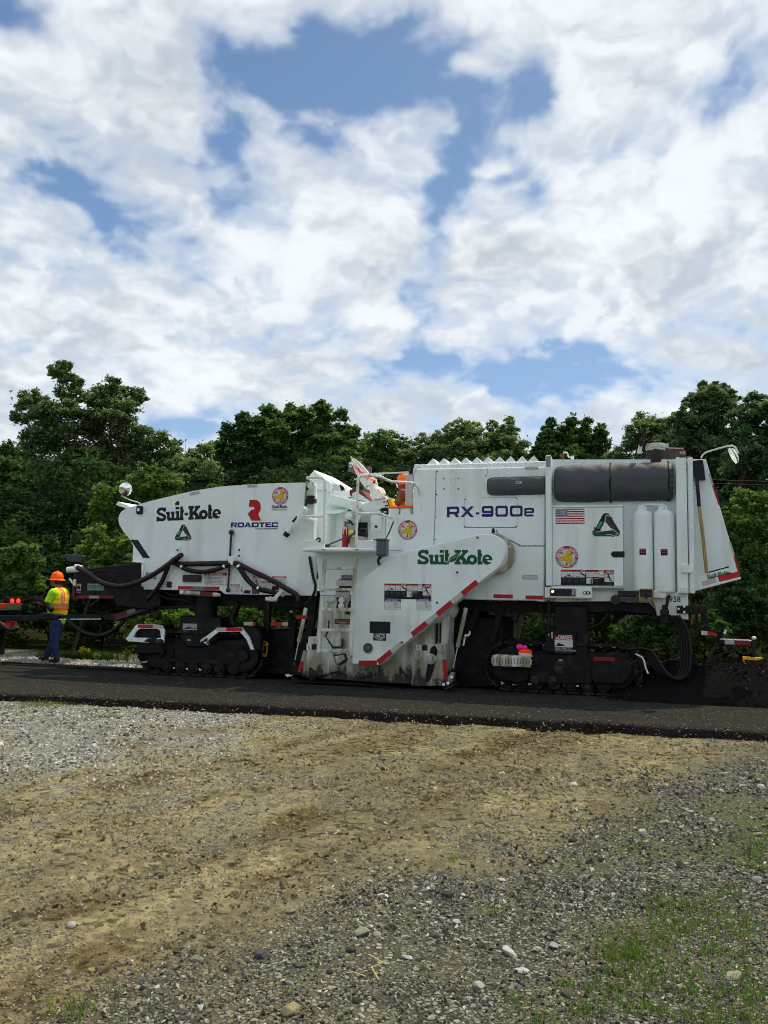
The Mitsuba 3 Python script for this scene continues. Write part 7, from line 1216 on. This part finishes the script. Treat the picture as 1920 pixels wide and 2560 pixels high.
ve = chain([(grow('chest', .034), (Fp(590, 455, -.085), .128)), (grow('chest', .034), (Fp(590, 455, .085), .128)), ((Fp(588, 470, 0), .180), (Fp(578, 600, 0), .192)), ((Fp(578, 600, 0), .192), (Fp(582, 640, 0), .172)), ((Fp(588, 415, -.11), .07), (Fp(600, 480, -.09), .11)), ((Fp(588, 415, .11), .07), (Fp(600, 480, .09), .11))], .014, 5)
v = np.array(ve.vertices); u = (v[:, 0]-wx)/un+580; h = 1150-(v[:, 2]-wz)/sc; v = v+(meshkit.fbm(v*14, 3, 2)[:, None]-.5)*.016*ve.vertex_normals; ve.vertices = v
Y_, O_, S_ = lin('#e8e024'), lin('#ff6a1e'), lin('#a89a8a'); col = np.tile(Y_, (len(v), 1))
band = (h > 545) & (h < 615); col[band] = O_; col[(h > 568) & (h < 592)] = S_
st = np.abs((v[:, 1]-wy)/1.0); strap_ = (st > .055) & (st < .125) & (h < 545); col[strap_] = O_; col[(st > .078) & (st < .104) & (h < 545)] = lin('#e8a890')
add('vest', ve, 'cloth', WK, smooth=True, col=col, label='yellow safety vest with orange and silver bands')
tr = chain([(grow('pelvis', .014), grow('hipL', .014)), (grow('pelvis', .014), grow('hipR', .014)), (grow('hipL', .014), grow('knL', .018)), (grow('knL', .018), (Fp(618, 1085, -.10), .066)), (grow('hipR', .014), grow('knR', .018)), (grow('knR', .018), (Fp(448, 1075, .10), .070)), ((Fp(585, 690, 0), .13), (Fp(580, 720, 0), .14))], .024, 4)
v = np.array(tr.vertices); tr.vertices = v+(meshkit.fbm(v*13, 3, 5)[:, None]-.5)*.035*tr.vertex_normals
add('trousers', tr, 'cloth', WK, smooth=True, col=lin('#1d2f55')*(.65+.7*meshkit.fbm(v*9, 3, 7)[:, None]), label='dark blue jeans')
for s, a, t in ((-.10, (625, 1105), (560, 1135)), (.10, (436, 1102), (376, 1126))):
    add('boot', chain([((Fp(*a, s), .056), (Fp(a[0]-20, a[1]+22, s), .045)), ((Fp(a[0]+4, a[1]+24, s), .042), (Fp(*t, s), .034)), ((Fp(*t, s), .034), (Fp(t[0]-14, t[1]+4, s), .028))], .02, 3), 'vcm', WK, smooth=True, col=lin('#2a2420'))
hc = Fp(548, 292, 0)
H_ = add('hard_hat', lathe([(.125, -.004), (.125, .02), (.122, .05), (.108, .10), (.08, .132), (.04, .146), (.004, .149)], hc, (.05, 0, 1), 28), 'vc', WK, smooth=50, col=lin('#ff6412'), label='orange full brim hard hat')
add('brim', lathe([(.118, .004), (.165, -.014), (.170, -.02), (.165, -.024), (.118, -.008)], hc, (.03, 0, 1), 32), 'vc', H_, smooth=50, col=lin('#ff6412')); add('crest', tube(spline([hc+np.array([-.11, 0, .09]), hc+np.array([-.05, 0, .14]), hc+np.array([.03, 0, .15]), hc+np.array([.10, 0, .10])], 5), .014, 8), 'vc', H_, smooth=True, col=lin('#ff6412'))
add('glove', chain([((p[0]-d*.0, p[1]+.010), (q[0], q[1]+.004)) for (p, q), d in zip(hL, [np.zeros(3)]*len(hL))]+[((p[0], p[1]+.010), (q[0], q[1]+.004)) for p, q in hR], .014, 3), 'vcm', WK, smooth=True, col=lin('#1a1a1f'))
# operator behind the screen
OP = thing('person', 'operator in orange hard hat half hidden behind the grey screen on the machine', 'person')
oy = .75; ou = ([(0.091, 3.105)][0][0]-[(-0.057, 3.108)][0][0])/100; o0 = [(0.091, 3.105)][0]
Op = lambda x, z, s: np.array([o0[0]+(x-1350)*ou, oy+s, o0[1]+(400-z)*ou])
q = dict(head=(Op(1345, 385, 0), .085), crown=(Op(1350, 360, 0), .09), jaw=(Op(1325, 425, 0), .055), nose=(Op(1292, 408, 0), .013), brow=(Op(1302, 388, 0), .03), neck=(Op(1365, 455, 0), .06), chest=(Op(1425, 560, 0), .12), belly=(Op(1430, 680, 0), .14), pelvis=(Op(1430, 780, 0), .14), shL=(Op(1372, 500, -.2), .062), elL=(Op(1350, 596, -.22), .05), wrL=(Op(1262, 612, -.16), .032), shR=(Op(1380, 500, .2), .06), elR=(Op(1360, 600, .24), .046), wrR=(Op(1262, 610, .2), .032), knL=(Op(1280, 800, -.1), .07), anL=(Op(1290, 960, -.1), .05), knR=(Op(1280, 800, .1), .07), anR=(Op(1290, 960, .1), .05))
ob = [('crown', 'head'), ('head', 'jaw'), ('head', 'brow'), ('brow', 'nose'), ('head', 'neck'), ('neck', 'chest'), ('chest', 'belly'), ('belly', 'pelvis'), ('chest', 'shL'), ('shL', 'elL'), ('elL', 'wrL'), ('chest', 'shR'), ('shR', 'elR'), ('elR', 'wrR'), ('pelvis', 'knL'), ('knL', 'anL'), ('pelvis', 'knR'), ('knR', 'anR')]
m = chain(bones(q, ob)+hand(q['wrL'][0], np.array([-1, 0, -.2]), np.array([0, -.2, .97]), 1)+hand(q['wrR'][0], np.array([-1, 0, -.2]), np.array([0, .2, .97]), -1), .022, 5); bv = np.array(m.vertices); col = np.tile(lin('#7c4831'), (len(bv), 1))
for s in (-.03, .03): col[np.linalg.norm(bv-Op(1294, 396, s), axis=1) < .015] = (.03, .02, .015)
add('body', m, 'vcm', OP, smooth=True, col=col)
g2 = lambda k, d: (q[k][0], q[k][1]+d)
m = chain([(g2('chest', .03), g2('belly', .03)), (g2('belly', .03), g2('pelvis', .02)), (g2('chest', .02), (q['shL'][0]+np.array([.08, .06, .03]), .06)), (g2('chest', .02), (q['shR'][0]+np.array([.08, -.06, .03]), .06))], .02, 5); v = np.array(m.vertices); col = np.tile(lin('#c8b81a'), (len(v), 1)); col[v[:, 2] > Op(0, 500, 0)[2]] = lin('#ff9a3a')
add('vest', m, 'cloth', OP, smooth=True, col=col, label='yellow and orange safety vest'); add('trousers', chain([(g2('pelvis', .02), g2('knL', .015)), (g2('knL', .015), g2('anL', .015)), (g2('pelvis', .02), g2('knR', .015)), (g2('knR', .015), g2('anR', .015))], .03, 4), 'cloth', OP, smooth=True, col=lin('#27406e'))
hc = Op(1352, 362, 0); H_ = add('hard_hat', lathe([(.108, -.004), (.108, .02), (.103, .045), (.088, .082), (.06, .108), (.004, .12)], hc, n=28), 'vc', OP, smooth=50, col=lin('#ff7424'), label='orange hard hat'); add('ear_muff', J([lathe([(.04, 0), (.045, .015), (.03, .035)], Op(1345, 395, s), (0, np.sign(s), 0), 16) for s in (-.085, .085)]), 'vc', H_, smooth=40, col=lin('#e8321a'))
add('peak', lathe([(.103, .004), (.132, -.012), (.134, -.018), (.103, -.006)], hc+np.array([-.015, 0, 0]), n=28), 'vc', H_, smooth=50, col=lin('#ff7424'))
